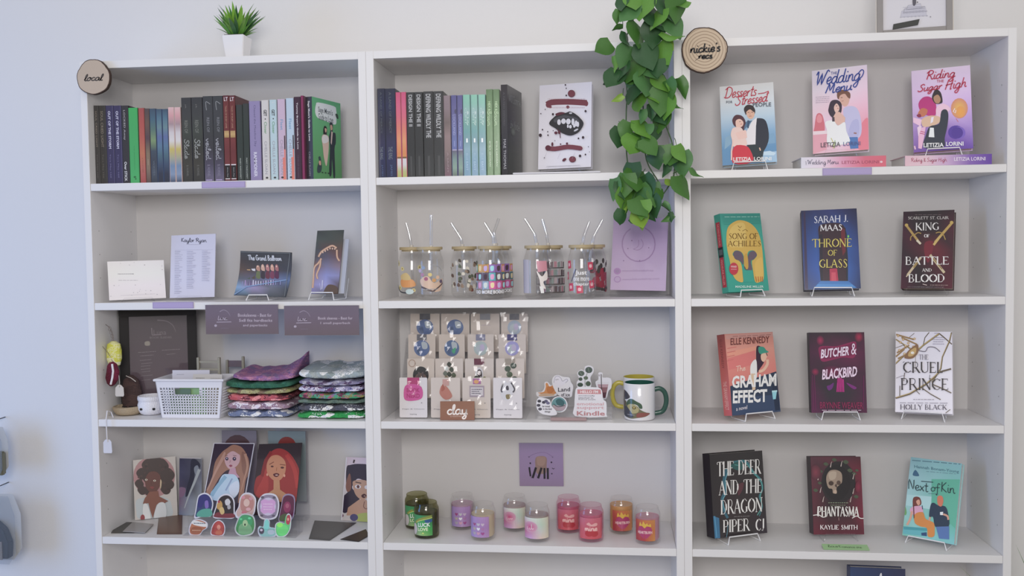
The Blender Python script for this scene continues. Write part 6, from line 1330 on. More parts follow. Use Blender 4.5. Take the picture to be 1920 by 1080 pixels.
D_[(0,2)] = lambda A: (A.rect(.38,.02,.66,.16,'#b068a4'), A.ell(.5,.1,.09,.05,'#e0a468'), A.poly([(.26,.2),(.78,.2),(.78,.48),(.26,.48)],'#a898a4'), A.poly([(.3,.24),(.74,.24),(.74,.44),(.3,.44)],'#d4ccd0'), A.tiny(.33,.29,.7,0,'#6c6474',.03), A.tiny(.33,.34,.6,0,'#6c6474',.03), A.tiny(.33,.39,.66,0,'#6c6474',.03))
D_[(0,3)] = lambda A: (A.blob([(.34,.1),(.44,.08),(.52,.12),(.62,.1),(.72,.3),(.6,.5),(.5,.56),(.34,.52),(.26,.34)],'#dcdae0'), A.line([(.36,.12),(.28,.3),(.32,.36)],.05,'#4c4854',3), A.line([(.62,.12),(.74,.28),(.68,.36)],.05,'#4c4854',3), A.blob([(.44,.22),(.52,.2),(.54,.3),(.46,.3)],'#4c4854'), A.blob([(.44,.42),(.6,.42),(.56,.52),(.46,.52)],'#8c7c54'))
names = {(3,0):'carded keyring with a blue globe, top row leftmost',(3,1):'carded keyring with a blue globe, top row second',(3,2):'almost blank carded keyring, top row third',(3,3):'carded keyring with a silvery disc, top row rightmost',
(2,0):'carded keyring with a blue globe on a grey clip, second row leftmost',(2,1):'carded keyring with a globe flashing green',(2,2):'carded keyring with a pale mint disc, second row third',(2,3):'carded keyring with an iridescent violet disc and dark clip',
(1,0):'peach carded keyring with a black round charm and ring',(1,1):'carded keyring with a dark floral bunch charm',(1,2):'carded keyring with a crimson strap and a hooded face',(1,3):'carded keyring with a leafy plant charm',
(0,0):'carded keyring with hot pink lettering, front row leftmost',(0,1):'carded keyring with a coral flame bird, behind the brown clay sign',(0,2):'carded keyring with a violet clip and a square grey charm, front row third',(0,3):'carded keyring with a black and white dog charm, front row rightmost'}
CH = .106
for r_, (py, spans) in enumerate(rows):
    Y = yrow[r_]
    for c_, (a, b) in enumerate(spans):
        x0, zt = at(a, py, Y); x1, _ = at(b, py, Y); w = x1-x0-.0015; front = r_ == 0
        t = thing('carded_keyring', names[(r_, c_)], 'keyring', ((x0+x1)/2, Y, max(zt-CH, Z3+.003)), (0, 0, 0), GKEY); t.rotation_euler = (-.06, 0, 0)
        pr = [(-w/2+.003,0),(w/2-.003,0),(w/2-.0008,.0008),(w/2,.003),(w/2,CH-.003),(w/2-.0008,CH-.0008),(w/2-.003,CH),(-w/2+.003,CH),(-w/2+.0008,CH-.0008),(-w/2,CH-.003),(-w/2,.003),(-w/2+.0008,.0008)]
        bc = MB().prism(pr, 0, .0008).build('backing_card', CARDW if front and c_ in (0, 3) else CARD, t)
        A = Art(w=w, h=CH, k=1.05); D_[(r_, c_)](A)
        if front: A.text('Page & Charm', .10,.775,.90,.80,'#75707a',.01); A.text('keyring',.38,.90,.62,.935,'#75707a',.01); A.ell(.80,.63,.025,.012,'#8c8890',8)
        A.build('charm', bc, PRG, (-w/2, -.0008, 0))
        # crinkled clear sleeve
        n = 9; mb = MB(); sv = []
        for j in range(n+1):
            for i in range(n+1):
                u, v = i/n, j/n; sv.append((-w/2-.002+(w+.004)*u+.0012*math.sin(j*2.3+c_), -.0035-.0016*math.sin(i*1.9+j*1.3+r_)*math.sin(PI*u)-.001*R.random(), -.002+(CH+.006)*v))
        mb.add(sv, [(j*(n+1)+i, j*(n+1)+i+1, (j+1)*(n+1)+i+1, (j+1)*(n+1)+i) for j in range(n) for i in range(n)]); mb.build('clear_sleeve', CELLO, t, smooth=False, fixn=False)
x0, _ = at(744, 790, .04); x1, _ = at(985, 790, .04); cxk = (x0+x1)/2; wk = x1-x0
t = thing('stepped_rack', 'stepped clear rack holding sixteen carded keyrings', 'rack', (cxk, .03, Z3))
for s in (-1, 1):
    P = [(.0,0),(.165,0),(.165,.200),(.152,.200),(.10,.115),(.055,.070),(.012,.030),(0,.022)]; n = len(P); xx = s*wk/2
    MB().add([(xx, a, b) for a, b in P]+[(xx+.002*s, a, b) for a, b in P], [tuple(range(n)), tuple(range(2*n-1, n-1, -1))]+[(i, n+i, n+(i+1) % n, (i+1) % n) for i in range(n)]).build('side_plate', ACRYL, t)
for i, (py, _s) in enumerate(rows):
    _, zt = at(860, py, yrow[i]); zz = zt-CH-Z3-.0025
    if zz > .002: MB().box(-wk/2, yrow[i]-.034, zz-.002, wk/2, yrow[i]-.026, zz).box(-wk/2, yrow[i]-.030, zz, wk/2, yrow[i]-.026+.002, zz+.0005).build('step', ACRYL, t)
MB().box(-wk/2, .150, 0, wk/2, .152, .19).build('back_plate', ACRYL, t)
A = Art([(452,828),(765,824),(770,1000),(458,995)]); A.vgrad(['#8c5a40','#8f5d43','#895740']); A.script('clay', 515,858,705,945, '#efe2da', 13, rise=2); A.text('creatives', 545,952,650,970, '#c9a898')
t = card('clay', 'name_sign', 'small brown sign reading clay in white script', 'sign', A, .003, '#8a5840', z=Z3+.0005, dy=-.018)

# sticker rack, name strip and stickers right of the keyrings
a0, za = at(1006, 705, .08); a1, _ = at(1146, 705, .08); cxs = (a0+a1)/2; ws = a1-a0
t = thing('sticker_rack', 'clear two-tier rack holding loose stickers left of the mugs', 'rack', (cxs, .045, Z3))
MB().box(-ws/2, 0, 0, ws/2, .075, .002).box(-ws/2, .0, .002, ws/2, .0015, .022).box(-ws/2, .073, .002, ws/2, .075, za-Z3).box(-ws/2, .036, .002, ws/2, .0375, .055).build('tiers', ACRYL, t)
for s in (-1, 1): MB().box(s*ws/2, 0, 0, s*ws/2+.0018*s, .075, .03).build('side_plate', ACRYL, t)
nx0, nz0 = at(1033, 790, .035); nx1, _ = at(1100, 790, .035)
t = thing('name_strip', 'dusty rose strip lying in front of the clear sticker rack', 'strip', ((nx0+nx1)/2, .022, Z3+.0003)); MB().box(-(nx1-nx0)/2, 0, 0, (nx1-nx0)/2, .014, .0075).build('strip', hx('#a98c8c'), t, .0005)
KW = dict(sc=7.111, org=(1000, 670), lean=.06, group='loose stickers in the clear rack beside the mugs')
def st(label, cx, cy, Y, o, fn, border='#e4e1e6'):
    KW2 = dict(KW); return sticker(label, cx, cy, Y, o, fn, border=border, **KW2)
st('white ghost sticker with serif lettering and orange flame below', 400, 400, .105, [(250,330),(270,260),(330,235),(400,260),(480,270),(500,330),(530,380),(520,470),(500,530),(400,530),(330,500),(280,430)],
   lambda A: (A.blob([(275,340),(290,270),(330,250),(370,280),(390,320),(440,290),(460,300),(430,340),(400,370),(340,400),(300,400)],'#dcd8e2'), A.line([(275,340),(290,270),(330,250),(370,280),(390,320),(440,290),(460,310),(430,340)],5,'#8c88a0',3), A.ell(305,300,5,7,'#3c3844',8), A.ell(328,296,5,7,'#3c3844',8), A.text('Land',330,405,490,460,'#3c3844',.02,8), A.text('of ice',370,475,485,520,'#3c3844',.02)))
st('orange flame-shaped sticker of a fox over pale lettering', 210, 430, .112, [(40,465),(110,460),(150,400),(150,340),(190,325),(230,370),(270,360),(310,400),(320,490),(260,520),(70,530)],
   lambda A: (A.blob([(60,475),(140,460),(165,400),(165,350),(190,345),(215,390),(260,375),(300,420),(300,480),(200,500)],'#d08848'), A.blob([(180,400),(230,390),(280,430),(240,480),(190,470)],'#c0702c'), A.blob([(80,495),(150,480),(270,490),(260,512),(90,518)],'#c8a88c')))
st('cluster sticker of dark berries and hand lettering', 170, 650, .040, [(45,580),(80,535),(150,545),(220,570),(240,640),(300,710),(310,760),(230,775),(110,750),(50,690),(40,630)],
   lambda A: ([A.ell(x,y,26,20,c_,10) for x,y,c_ in ((80,585,'#34303c'),(140,600,'#3c3848'),(170,585,'#54506c'),(70,640,'#44404c'),(90,690,'#54505c'),(195,610,'#6c6888'))], A.text('be rooted',120,640,220,665,'#34303c',.02), A.text('in the kind',130,675,245,700,'#34303c',.02), A.text('things',150,712,225,740,'#34303c',.02)))
st('round sticker of a teal wave with white rim', 342, 630, .045, [(235,630),(265,550),(342,520),(420,550),(455,630),(420,710),(342,735),(265,710)],
   lambda A: (A.ell(342,628,98,96,'#5c8c90',24), A.blob([(255,640),(320,640),(400,620),(435,640),(400,705),(300,710)],'#a8949c'), A.blob([(300,580),(350,550),(410,590),(400,640),(330,640)],'#2f5c60'), A.line([(270,620),(330,660),(420,640)],9,'#2c4044',3)))
st('green monstera plant sticker standing tallest in the rack', 690, 270, .112, [(590,400),(580,330),(610,280),(585,210),(640,165),(680,180),(690,125),(750,110),(800,140),(800,200),(760,270),(770,340),(760,400),(680,430)],
   lambda A: ([A.ell(x,y,a,b,c_,12) for x,y,a,b,c_ in ((740,170,48,42,'#44544c'),(640,215,42,36,'#4c5c50'),(630,290,26,24,'#3c4c40'),(700,275,30,24,'#52624c'),(625,365,38,28,'#3f4f42'),(730,350,34,34,'#4a5a48'))], A.line([(690,400),(690,300),(720,210)],6,'#6c7c64',3), A.line([(730,140),(745,200)],5,'#8c9c88'), A.line([(620,200),(650,232)],5,'#8c9c88')))
st('sticker of an iced drink in a tall straw cup', 940, 390, .112, [(830,330),(870,300),(870,210),(925,210),(925,270),(1030,280),(1040,400),(1000,450),(970,550),(900,550),(860,440)],
   lambda A: (A.poly([(850,330),(1010,330),(1000,360),(860,360)],'#d8d4d8'), A.poly([(865,360),(1000,360),(960,540),(900,540)],'#8c5c64'), A.poly([(910,470),(975,465),(960,540),(905,540)],'#5c2c3c'), A.poly([(860,360),(1000,360),(990,400),(866,400)],'#b8949c'), A.line([(905,225),(912,470)],11,'#4c4448'), A.line([(878,230),(880,255)],7,'#5c5458')))
st('name badge sticker headed HELLO I\'M above pink block lettering', 740, 600, .042, [(560,470),(580,410),(650,395),(800,400),(880,410),(915,450),(930,560),(970,600),(970,760),(950,790),(560,785),(550,640)],
   lambda A: (A.poly([(590,430),(895,430),(905,490),(590,490)],'#c88488'), A.text("HELLO I'M",628,442,862,480,'#f0e4e4',.02), A.poly([(590,495),(905,495),(915,575),(590,575)],'#e0dce2'), A.text('emotionally',602,505,820,525,'#4c4450',.02), A.text('attached to',602,532,800,550,'#4c4450',.02), A.text('fictional people',602,556,830,572,'#4c4450',.02), A.text('emotional',580,600,935,640,'#d09ca4',.01), A.text('support',580,655,940,700,'#d09ca4',.01), A.text('Kindle',580,715,950,775,'#b87c80',.02)))

# two mugs
def mug(px, Y, r, h, inner_col, hand, label, art=None, sgn=1):
    x, _ = at(px, 750, Y); t = thing('mug', label, 'mug', (x, Y, Z3), (0, 0, 0), 'printed ceramic mugs'); CE = mat('white_ceramic', (.76,.745,.76), .18, coat=.3); IC = hx(inner_col, .2)
    bo = MB().shell([(r-.0045,0),(r-.0015,.0015),(r,.005),(r,h-.001),(r-.0008,h)], 48).build('body', CE, t, smooth=True, fixn=False)
    MB().lathe([(r-.0045,.0),(r-.0045,.001),(0,.001)], 48).build('foot', CE, t, smooth=True)
    MB().shell([(r-.0008,h),(r-.0018,h+.0006),(r-.0032,h-.0005),(r-.0036,.008),(r-.010,.005),(0.0001,.0045)], 48).build('inside', IC, t, smooth=True, fixn=False)
    MB().tube([tuple(v) for v in smooth_path([(sgn*(r-.002), 0, h*.80),(sgn*(r+.012), 0, h*.83),(sgn*(r+.024), 0, h*.74),(sgn*(r+.029), 0, h*.56),(sgn*(r+.027), 0, h*.36),(sgn*(r+.018), 0, h*.20),(sgn*(r-.002), 0, h*.15)], 5)], .0048, 12, flat=1.3).build('handle', hx(hand, .2), t, smooth=True)
    if art:
        w = 2*PI*r*.46; A = Art([(1160,310),(1650,310),(1650,850),(1160,850)]); art(A); A.V = [(u*w, l, v*h) for u, l, v in A.V]; A.w = w
        A.build('printed_design', bo, PRG, (0, 0, 0), wrap=cyl_wrap(r+.0002, w))
def frog(A):
    A.blob([(1150,420),(1210,415),(1250,440),(1290,500),(1240,540),(1160,530)],'#454249').blob([(1235,600),(1260,550),(1310,525),(1370,560),(1420,600),(1430,660),(1400,660),(1380,620),(1340,600),(1290,610),(1240,640)],'#3f5a42')
    A.blob([(1160,640),(1220,560),(1260,640),(1360,620),(1410,680),(1470,720),(1520,740),(1470,780),(1380,800),(1300,815),(1220,790),(1165,720)],'#6c6a4c').blob([(1260,620),(1330,600),(1390,650),(1380,720),(1300,740),(1250,690)],'#a9a070').ell(1340,655,22,20,'#4c4a2c').ell(1340,652,12,12,'#c0a458').blob([(1160,700),(1230,640),(1290,700),(1330,790),(1230,800),(1165,760)],'#454650').blob([(1380,730),(1460,725),(1520,745),(1450,780),(1370,790)],'#8a4c44').blob([(1150,560),(1200,550),(1210,640),(1160,680)],'#5c4c4c').tiny(1250,760,1350,0,'#9c9ca4',10)
mug(1198, .150, .0425, .098, '#c8b83c', '#c9b93a', 'white mug with yellow handle and inside, behind the green-handled one', None, -1)
mug(1199, .062, .0400, .0955, '#1f5a4c', '#2a5548', 'white mug with dark green handle and a printed hooded creature', frog, 1)

# ---------------------------------------------------------------- fourth shelf: square poster and ten jar candles
A = Art([(143,120),(1035,115),(1042,990),(155,985)]); A.vgrad(['#9484a8','#9d86b0','#9c85ac','#9a82a8','#96809f'])
A.line([(345,400),(420,350),(560,310),(680,310),(790,370),(830,400)], 12, '#8a719c', 3)
A.blob([(475,430),(530,385),(660,385),(705,440),(700,560),(690,720),(600,740),(500,730),(470,560)], '#96786f',3).blob([(500,400),(600,390),(680,410),(650,560),(520,560)], '#a48478')
for pts, wd in (([(350,605),(355,660),(375,790)],35), ([(485,610),(415,825)],45), ([(598,615),(525,830)],45), ([(655,620),(657,840)],40), ([(722,620),(724,845)],40)): A.line(pts, wd, '#1c1020', 0)
A.line([(370,720),(385,825),(412,825)],5,'#3c2c44').line([(480,740),(500,800)],5,'#4c3c54').ell(370,525,16,18,'#2c1c34').ell(798,505,16,18,'#2c1c34').ell(805,735,16,14,'#4c3c58').line([(810,618),(838,640),(860,622)],12,'#2c1c34').ell(345,398,14,12,'#6c5878').ell(822,400,14,12,'#7c6888')
t = card('wif', 'square_poster', 'square lavender poster with a hand and long black strokes, fixed to the back panel', 'poster', A, .0008, '#9c86ae', m=PRM)

WAXC = {}
def candle(px, Y, base_py, label, wax, glass, lab, la0, wlab, group, fill=.067, wick='#d8d0c8'):
    x, _ = at(px, base_py-30, Y); r, h = .0335, .093
    t = thing('jar_candle', label, 'candle', (x, Y, Z4), (0, 0, 0), 'jar candles in pairs on the fourth shelf')
    MB().shell([(.0001,.0006),(.029,.0006),(r-.001,.0025),(r,.007),(r,h-.020),(r-.0008,h-.014),(r-.0035,h-.009),(.0290,h-.006),(.0288,h-.001),(.0278,h),(.0268,h-.001)], 36).build('glass_jar', glass, t, smooth=True)
    MB().lathe([(0,.0085),(r-.005,.009),(r-.003,.013),(r-.003,fill+.001),(r-.004,fill),(0,fill-.001)], 36).build('wax', mat('wax_'+wax, wax, .35), t, smooth=True)
    MB().tube([(0,0,fill-.001),(0,-.0005,fill+.006),(.001,-.001,fill+.013)], .0011, 6).build('wick', hx(wick), t)
    A = Art([(0,0),(300,0),(300,300),(0,300)]); lab(A); A.V = [(u*wlab, l, v*.055) for u, l, v in A.V]; A.w = wlab
    A.build('paper_label', t, PRG, (0, 0, 0), wrap=cyl_wrap(r+.0003, wlab, .010, la0))
    return t
def lab_green(A): A.grid([['#2f9a5c','#348a58','#6c7c34'], ['#3c8c60','#3fa85c','#2f7c50'], ['#8c8c84','#44a458','#38a04c'], ['#6c6480','#9cc070','#3c9c48']]).line([(60,120),(140,60),(290,20)],34,'#8c9440',4).line([(80,110),(160,72),(298,38)],9,'#c4d870',4).blob([(200,70),(290,60),(290,100),(220,110)],'#2f5a90').text('LUCK',105,115,270,175,'#e4ece4',.03,10).text('LOVE',105,185,240,235,'#e4ecc4',.03,8).blob([(20,150),(70,140),(90,220),(60,290),(25,280)],'#c9c2c4').ell(175,262,12,10,'#d8e070')
def lab_heart(A):
    A.grid([['#a98cc4','#b08cc0','#b48cc4'], ['#a48cc8','#a884bc','#a87cb8'], ['#9c8ccc','#b08cc0','#b088bc']])
    for j, y in enumerate((110,175,240)):
        for i, x in enumerate((90,150,210)):
            c_ = [['#a44c84','#c0bcc4','#c8b4c8'],['#b8ac9c','#e6e4ee','#b078ac'],['#b0a8b0','#d09cb4','#a44c90']][j][i]; A.blob([(x,y+24),(x-24,y-4),(x-12,y-20),(x,y-10),(x+12,y-20),(x+24,y-4)],c_)
def lab_tie(A): A.grid([['#d8d4d4','#d4dcd0','#ccd8c8','#dcd8c0'], ['#d89cb0','#d4bcc0','#bcd4c4','#d8d8bc'], ['#cc6c98','#cc8cac','#cccccc','#d8d4b8'], ['#c890c0','#c8a0cc','#dcc4b8','#dcd4b8']]).glow(90,130,75,80,'#cc4c84','#d0a0b8').text('Luv',50,130,130,170,'#f0c4d4',.01)
def lab_mine(A): A.grid([['#c86c84','#cc6478'], ['#cc5c6c','#c85c68'], ['#cc5460','#cc4c58']]).ell(130,220,50,45,'#b83440').ell(195,225,48,42,'#b83440').script('mine',80,105,230,180,'#f0bcb8',13,rise=0).blob([(100,90),(130,60),(160,90),(200,70),(230,75),(225,110),(160,115)],'#e4a4a4')
def lab_fire(A): A.grid([['#b85044','#c87440','#c88844'], ['#a83c44','#b84c48','#c87c40'], ['#a82c38','#b04040','#cc8c44']]).blob([(60,120),(100,90),(150,110),(200,90),(245,120),(245,190),(150,270),(60,190)],'#b03c6c').blob([(70,90),(85,30),(110,70),(130,20),(160,60),(185,40),(200,70),(230,50),(235,95),(180,85),(150,115),(110,85)],'#dcb038').text('HEARTBURN',45,160,255,200,'#ecc4c0',.03,6)
X = 'jar candles'
candle(782, .148, 993, 'olive glass jar candle with green label, rear of the pair', '6c6a48', GREENGLASS, lab_green, -.1, .064, X)
candle(800, .066, 1013, 'olive glass jar candle with green label, front of the pair', '5c6050', GREENGLASS, lab_green, -.25, .062, X)
candle(867, .150, 992, 'lilac jar candle with nine hearts, rear of the pair', 'c3a2b6', GLASS, lab_heart, 0, .058, X)
candle(906, .060, 1018, 'lilac jar candle with nine hearts, front of the pair', 'c9b79c', GLASS, lab_heart, -.25, .058, X)
candle(965, .145, 995, 'jar candle with pale marbled label and pink patch, rear of the pair', 'b9a6a4', GLASS, lab_tie, .1, .070, X)
candle(1007, .058, 1020, 'jar candle with pale marbled label and pink patch, front of the pair', 'b0a09c', GLASS, lab_tie, 0, .078, X)
candle(1066, .140, 999, 'rose pink jar candle with white script, rear of the pair', 'c87c90', PINKGLASS, lab_mine, 0, .064, X, .070)
candle(1108, .066, 1017, 'rose pink jar candle with white script, front of the pair', 'c87c90', PINKGLASS, lab_mine, 0, .066, X, .070)
candle(1165, .140, 998, 'orange jar candle with a flaming heart, rear of the pair', 'd09a62', GLASS, lab_fire, .1, .058, X, .074)
candle(1214, .058, 1021, 'orange and pink jar candle with a flaming heart, front of the pair', 'c48c98', GLASS, lab_fire, -.25, .056, X)
# ---------------------------------------------------------------- wood slice signs
def wood_mat():
    m = bpy.data.materials.new('cut_wood_face'); m.use_nodes = True; N = m.node_tree.nodes; L = m.node_tree.links; b = N['Principled BSDF']; b.inputs['Roughness'].default_value = .7
    tc = N.new('ShaderNodeTexCoord'); wv = N.new('ShaderNodeTexWave'); wv.wave_type = 'RINGS'; wv.rings_direction = 'Y'; wv.inputs['Scale'].default_value = 42; wv.inputs['Distortion'].default_value = 2.2; wv.inputs['Detail'].default_value = 1.5; wv.inputs['Detail Scale'].default_value = .6
    L.new(tc.outputs['Object'], wv.inputs[0]); cr = N.new('ShaderNodeValToRGB'); cr.color_ramp.elements[0].color = (*rgb('#a08a76'), 1); cr.color_ramp.elements[1].color = (*rgb('#cbb7a0'), 1); cr.color_ramp.elements[1].position = .35
    L.new(wv.outputs['Fac'], cr.inputs[0]); L.new(cr.outputs[0], b.inputs['Base Color']); return m
WOOD = wood_mat(); WOODP = mat('cut_wood_plain', 'c0ae9c', .7, .1, 80, .06); BARK = mat('bark', '4a3a34', .9, .8, 160, .25, scale=60)
def slice_(px, py, rp, label, m, art, seed):
    Y = -.014; x, z = at(px, py, Y); r = rp/FPX*(Y-CAM[1])*1.01; rr = random.Random(seed); n = 60
    t = thing('wood_slice_sign', label, 'sign', (x, Y, z)); k = [1+.018*math.sin(3*i*2*PI/n+seed)+.012*math.sin(7*i*2*PI/n)+rr.uniform(-.009, .009) for i in range(n)]
    O = [(r*k[i]*math.cos(2*PI*i/n), r*k[i]*math.sin(2*PI*i/n)) for i in range(n)]; I = [(a*.955, b*.955) for a, b in O]
    MB().prism(I, -.0006, .0100).build('face', m, t)
    v = [(a, y, b) for y in (0, .0096) for a, b in O]+[(a, y, b) for y in (0, .0096) for a, b in [(p*1.002, q*1.002) for p, q in I]]
    f = []
    for i in range(n):
        j = (i+1) % n; f += [(i, j, n+j, n+i), (2*n+i, 3*n+i, 3*n+j, 2*n+j), (i, 2*n+i, 2*n+j, j), (n+i, n+j, 3*n+j, 3*n+i)]
    MB().add(v, f).build('bark_ring', BARK, t)
    A = Art([(0,0),(1000,0),(1000,1000),(0,1000)], 2*r, 2*r); art(A); A.build('lettering', t, PRM, (-r, -.0007, -r)); return t
slice_(175, 144.5, 34, 'small round wood slice reading local, at the top left corner of the shelving', WOODP, lambda A: A.script('local', 220,425,770,600,'#4a4038',34,rise=0,shear=60), 3)
slice_(1320.5, 93.5, 41, "large round wood slice with dark rings and black script, between the middle and right bookcases", WOOD, lambda A: (A.script("nickie's", 190,370,840,560,'#1c1616',36,rise=20,shear=30), A.script('recs', 370,560,670,690,'#1c1616',36,rise=0,shear=20), A.line([(370,680),(300,730)],10,'#1c1616')), 8)

# ---------------------------------------------------------------- small potted grass plant
LEAFM = [mat('grass_leaf_%s' % q, c, .45, .1, 60, .18, scale=40) for q, c in (('mid', '568f34'), ('light', '86b848'), ('dark', '3a683c'), ('olive', '6f9c46'))]
def blade_mesh(name, L_, w, bend, m):
    n = 6; V = []; F_ = []
    for i in range(n+1):
        s = i/n; ww = w*math.sin(PI*min(1, s*.85+.15))**.8*(1-s*.3) if s < 1 else 0.0003
        zz = L_*s; yy = -bend*s*s
        V += [(-ww/2, yy, zz), (0, yy+ww*.22, zz), (ww/2, yy, zz)]
    for i in range(n):
        a = i*3; F_ += [(a, a+1, a+4, a+3), (a+1, a+2, a+5, a+4)]
    me = bpy.data.meshes.new(name); me.from_pydata(V, [], F_); me.shade_smooth(); me.materials.append(m); return me
px_, _ = at(444, 100, .10); PW = .030
t = thing('potted_plant', 'small artificial grass plant in a white square pot on top of the left bookcase', 'plant', (px_, .105, ZT))
z0 = 0; yb = .105
_, zr = at(444, 65, .105-.026); hp = zr-ZT
def sq(r): return [(-r,-r),(r,-r),(r,r),(-r,r)]
mb = MB(); mb.hexa([(-.0225,-.0225,0),(.0225,-.0225,0),(-.0225,.0225,0),(.0225,.0225,0),(-.0305,-.0305,hp),(.0305,-.0305,hp),(-.0305,.0305,hp),(.0305,.0305,hp)]); mb.build('pot', mat('white_pot', (.82,.81,.84), .35), t, .002)
MB().box(-.026,-.026,hp-.001,.026,.026,hp+.002).build('soil', hx('#3a3a2c'), t)
meshes = [blade_mesh('leaf', R.uniform(.060,.092), R.uniform(.013,.020), R.uniform(.004,.022), LEAFM[i % 4]) for i in range(8)]
for i in range(64):
    o = bpy.data.objects.new('leaf', meshes[i % 8]); COL.objects.link(o); o.parent = t; a = R.uniform(0, 2*PI); rr_ = R.uniform(0, .020)
    o.location = (rr_*math.cos(a), rr_*math.sin(a), hp+.001); tilt = R.uniform(.0, .35)+rr_*34*R.uniform(.9, 1.35); o.rotation_euler = (tilt, R.uniform(-.12, .12), a+PI/2); s = R.uniform(.8, 1.15)*(1.1-.28*tilt/1.3); o.scale = (s, s, s)

# ---------------------------------------------------------------- trailing vine
VL = [mat('vine_leaf_%s' % q, c, .42, .15, 50, .16, scale=30) for q, c in (('mid', '43702f'), ('deep', '2f5530'), ('bright', '5f8f3a'), ('lime', '86a844'), ('soft', '4f7c48'))]
def heart_leaf(m, L_=1.0, fold=.28, curl=.2):
    prof = [(0,.0,.0),(.06,.30,.36),(.14,.40,.44),(.26,.46,.46),(.40,.44,.44),(.55,.37,.37),(.70,.27,.27),(.84,.15,.15),(.94,.06,.06),(1,.005,.005)]
    V = []; F_ = []
    for s, a, b in prof:
        back = -.10 if s in (.06,) else 0
        for u, w in ((-1, a), (-.5, a*.52), (0, 0), (.5, b*.52), (1, b)):
            x = (1 if u > 0 else -1)*w if u else 0; V.append((x*L_, -curl*s*s*L_*.6+fold*abs(x)*L_*.7-fold*.1*L_*math.sin(s*9)*abs(u), -(s+(back*abs(u)))*L_))
    n = len(prof)
    for i in range(n-1):
        for k in range(4): F_.append((i*5+k, i*5+k+1, i*5+k+6, i*5+k+5))
    me = bpy.data.meshes.new('leaf'); me.from_pydata(V, [], F_); me.shade_smooth(); me.materials.append(m); return me
LM = {(k, q): heart_leaf(VL[k], 1.0, (.22, .45, .05)[q], (.25, .5, .1)[q]) for k in range(5) for q in range(3)}
vx, _ = at(1215, 60, -.03)
vt = thing('hanging_vine', 'trailing green artificial vine hanging between the middle and right bookcases', 'plant', (vx, 0, 2.30))
STEM = mat('vine_stem', '3c5a34', .6)
def vp(px, py, Y): a, z = at(px, py, Y); return Vector((a-vx, Y, z-2.30))
stems = [[(1212,-120,.23),(1212,-80,.02),(1200,0,-.03),(1178,60,-.035),(1160,110,-.03),(1175,160,-.02),(1174,220,-.02),(1175,290,-.02),(1180,330,-.03),(1170,370,-.03)],
 [(1215,-120,.23),(1216,-80,.02),(1215,10,-.04),(1210,90,-.045),(1205,170,-.045),(1208,240,-.04),(1212,300,-.03),(1234,340,-.03),(1236,352,-.03)],
 [(1218,-120,.23),(1222,-80,.02),(1235,10,-.03),(1246,70,-.03),(1240,120,-.03),(1225,150,-.03),(1245,225,-.03),(1262,275,-.03),(1264,325,-.03),(1250,355,-.03),(1230,380,-.03)],
 [(1262,325,-.03),(1275,320,-.03),(1296,316,-.035)], [(1230,380,-.03),(1246,388,-.03),(1262,402,-.03)], [(1168,332,-.03),(1164,370,-.03),(1163,400,-.03)]]
for s_ in stems:
    MB().tube([tuple(v) for v in smooth_path([vp(*p) for p in s_], 4)], .0016, 6).build('stem', STEM, vt, smooth=True)
MB().box(-.02, WY-.012, .155, .02, WY-.0005, .185).tube([(0, WY-.012, .17), (0, .20, .165), (0, .19, .175)], .003, 8).build('wall_hook', hx('#b8b8bc'), vt)
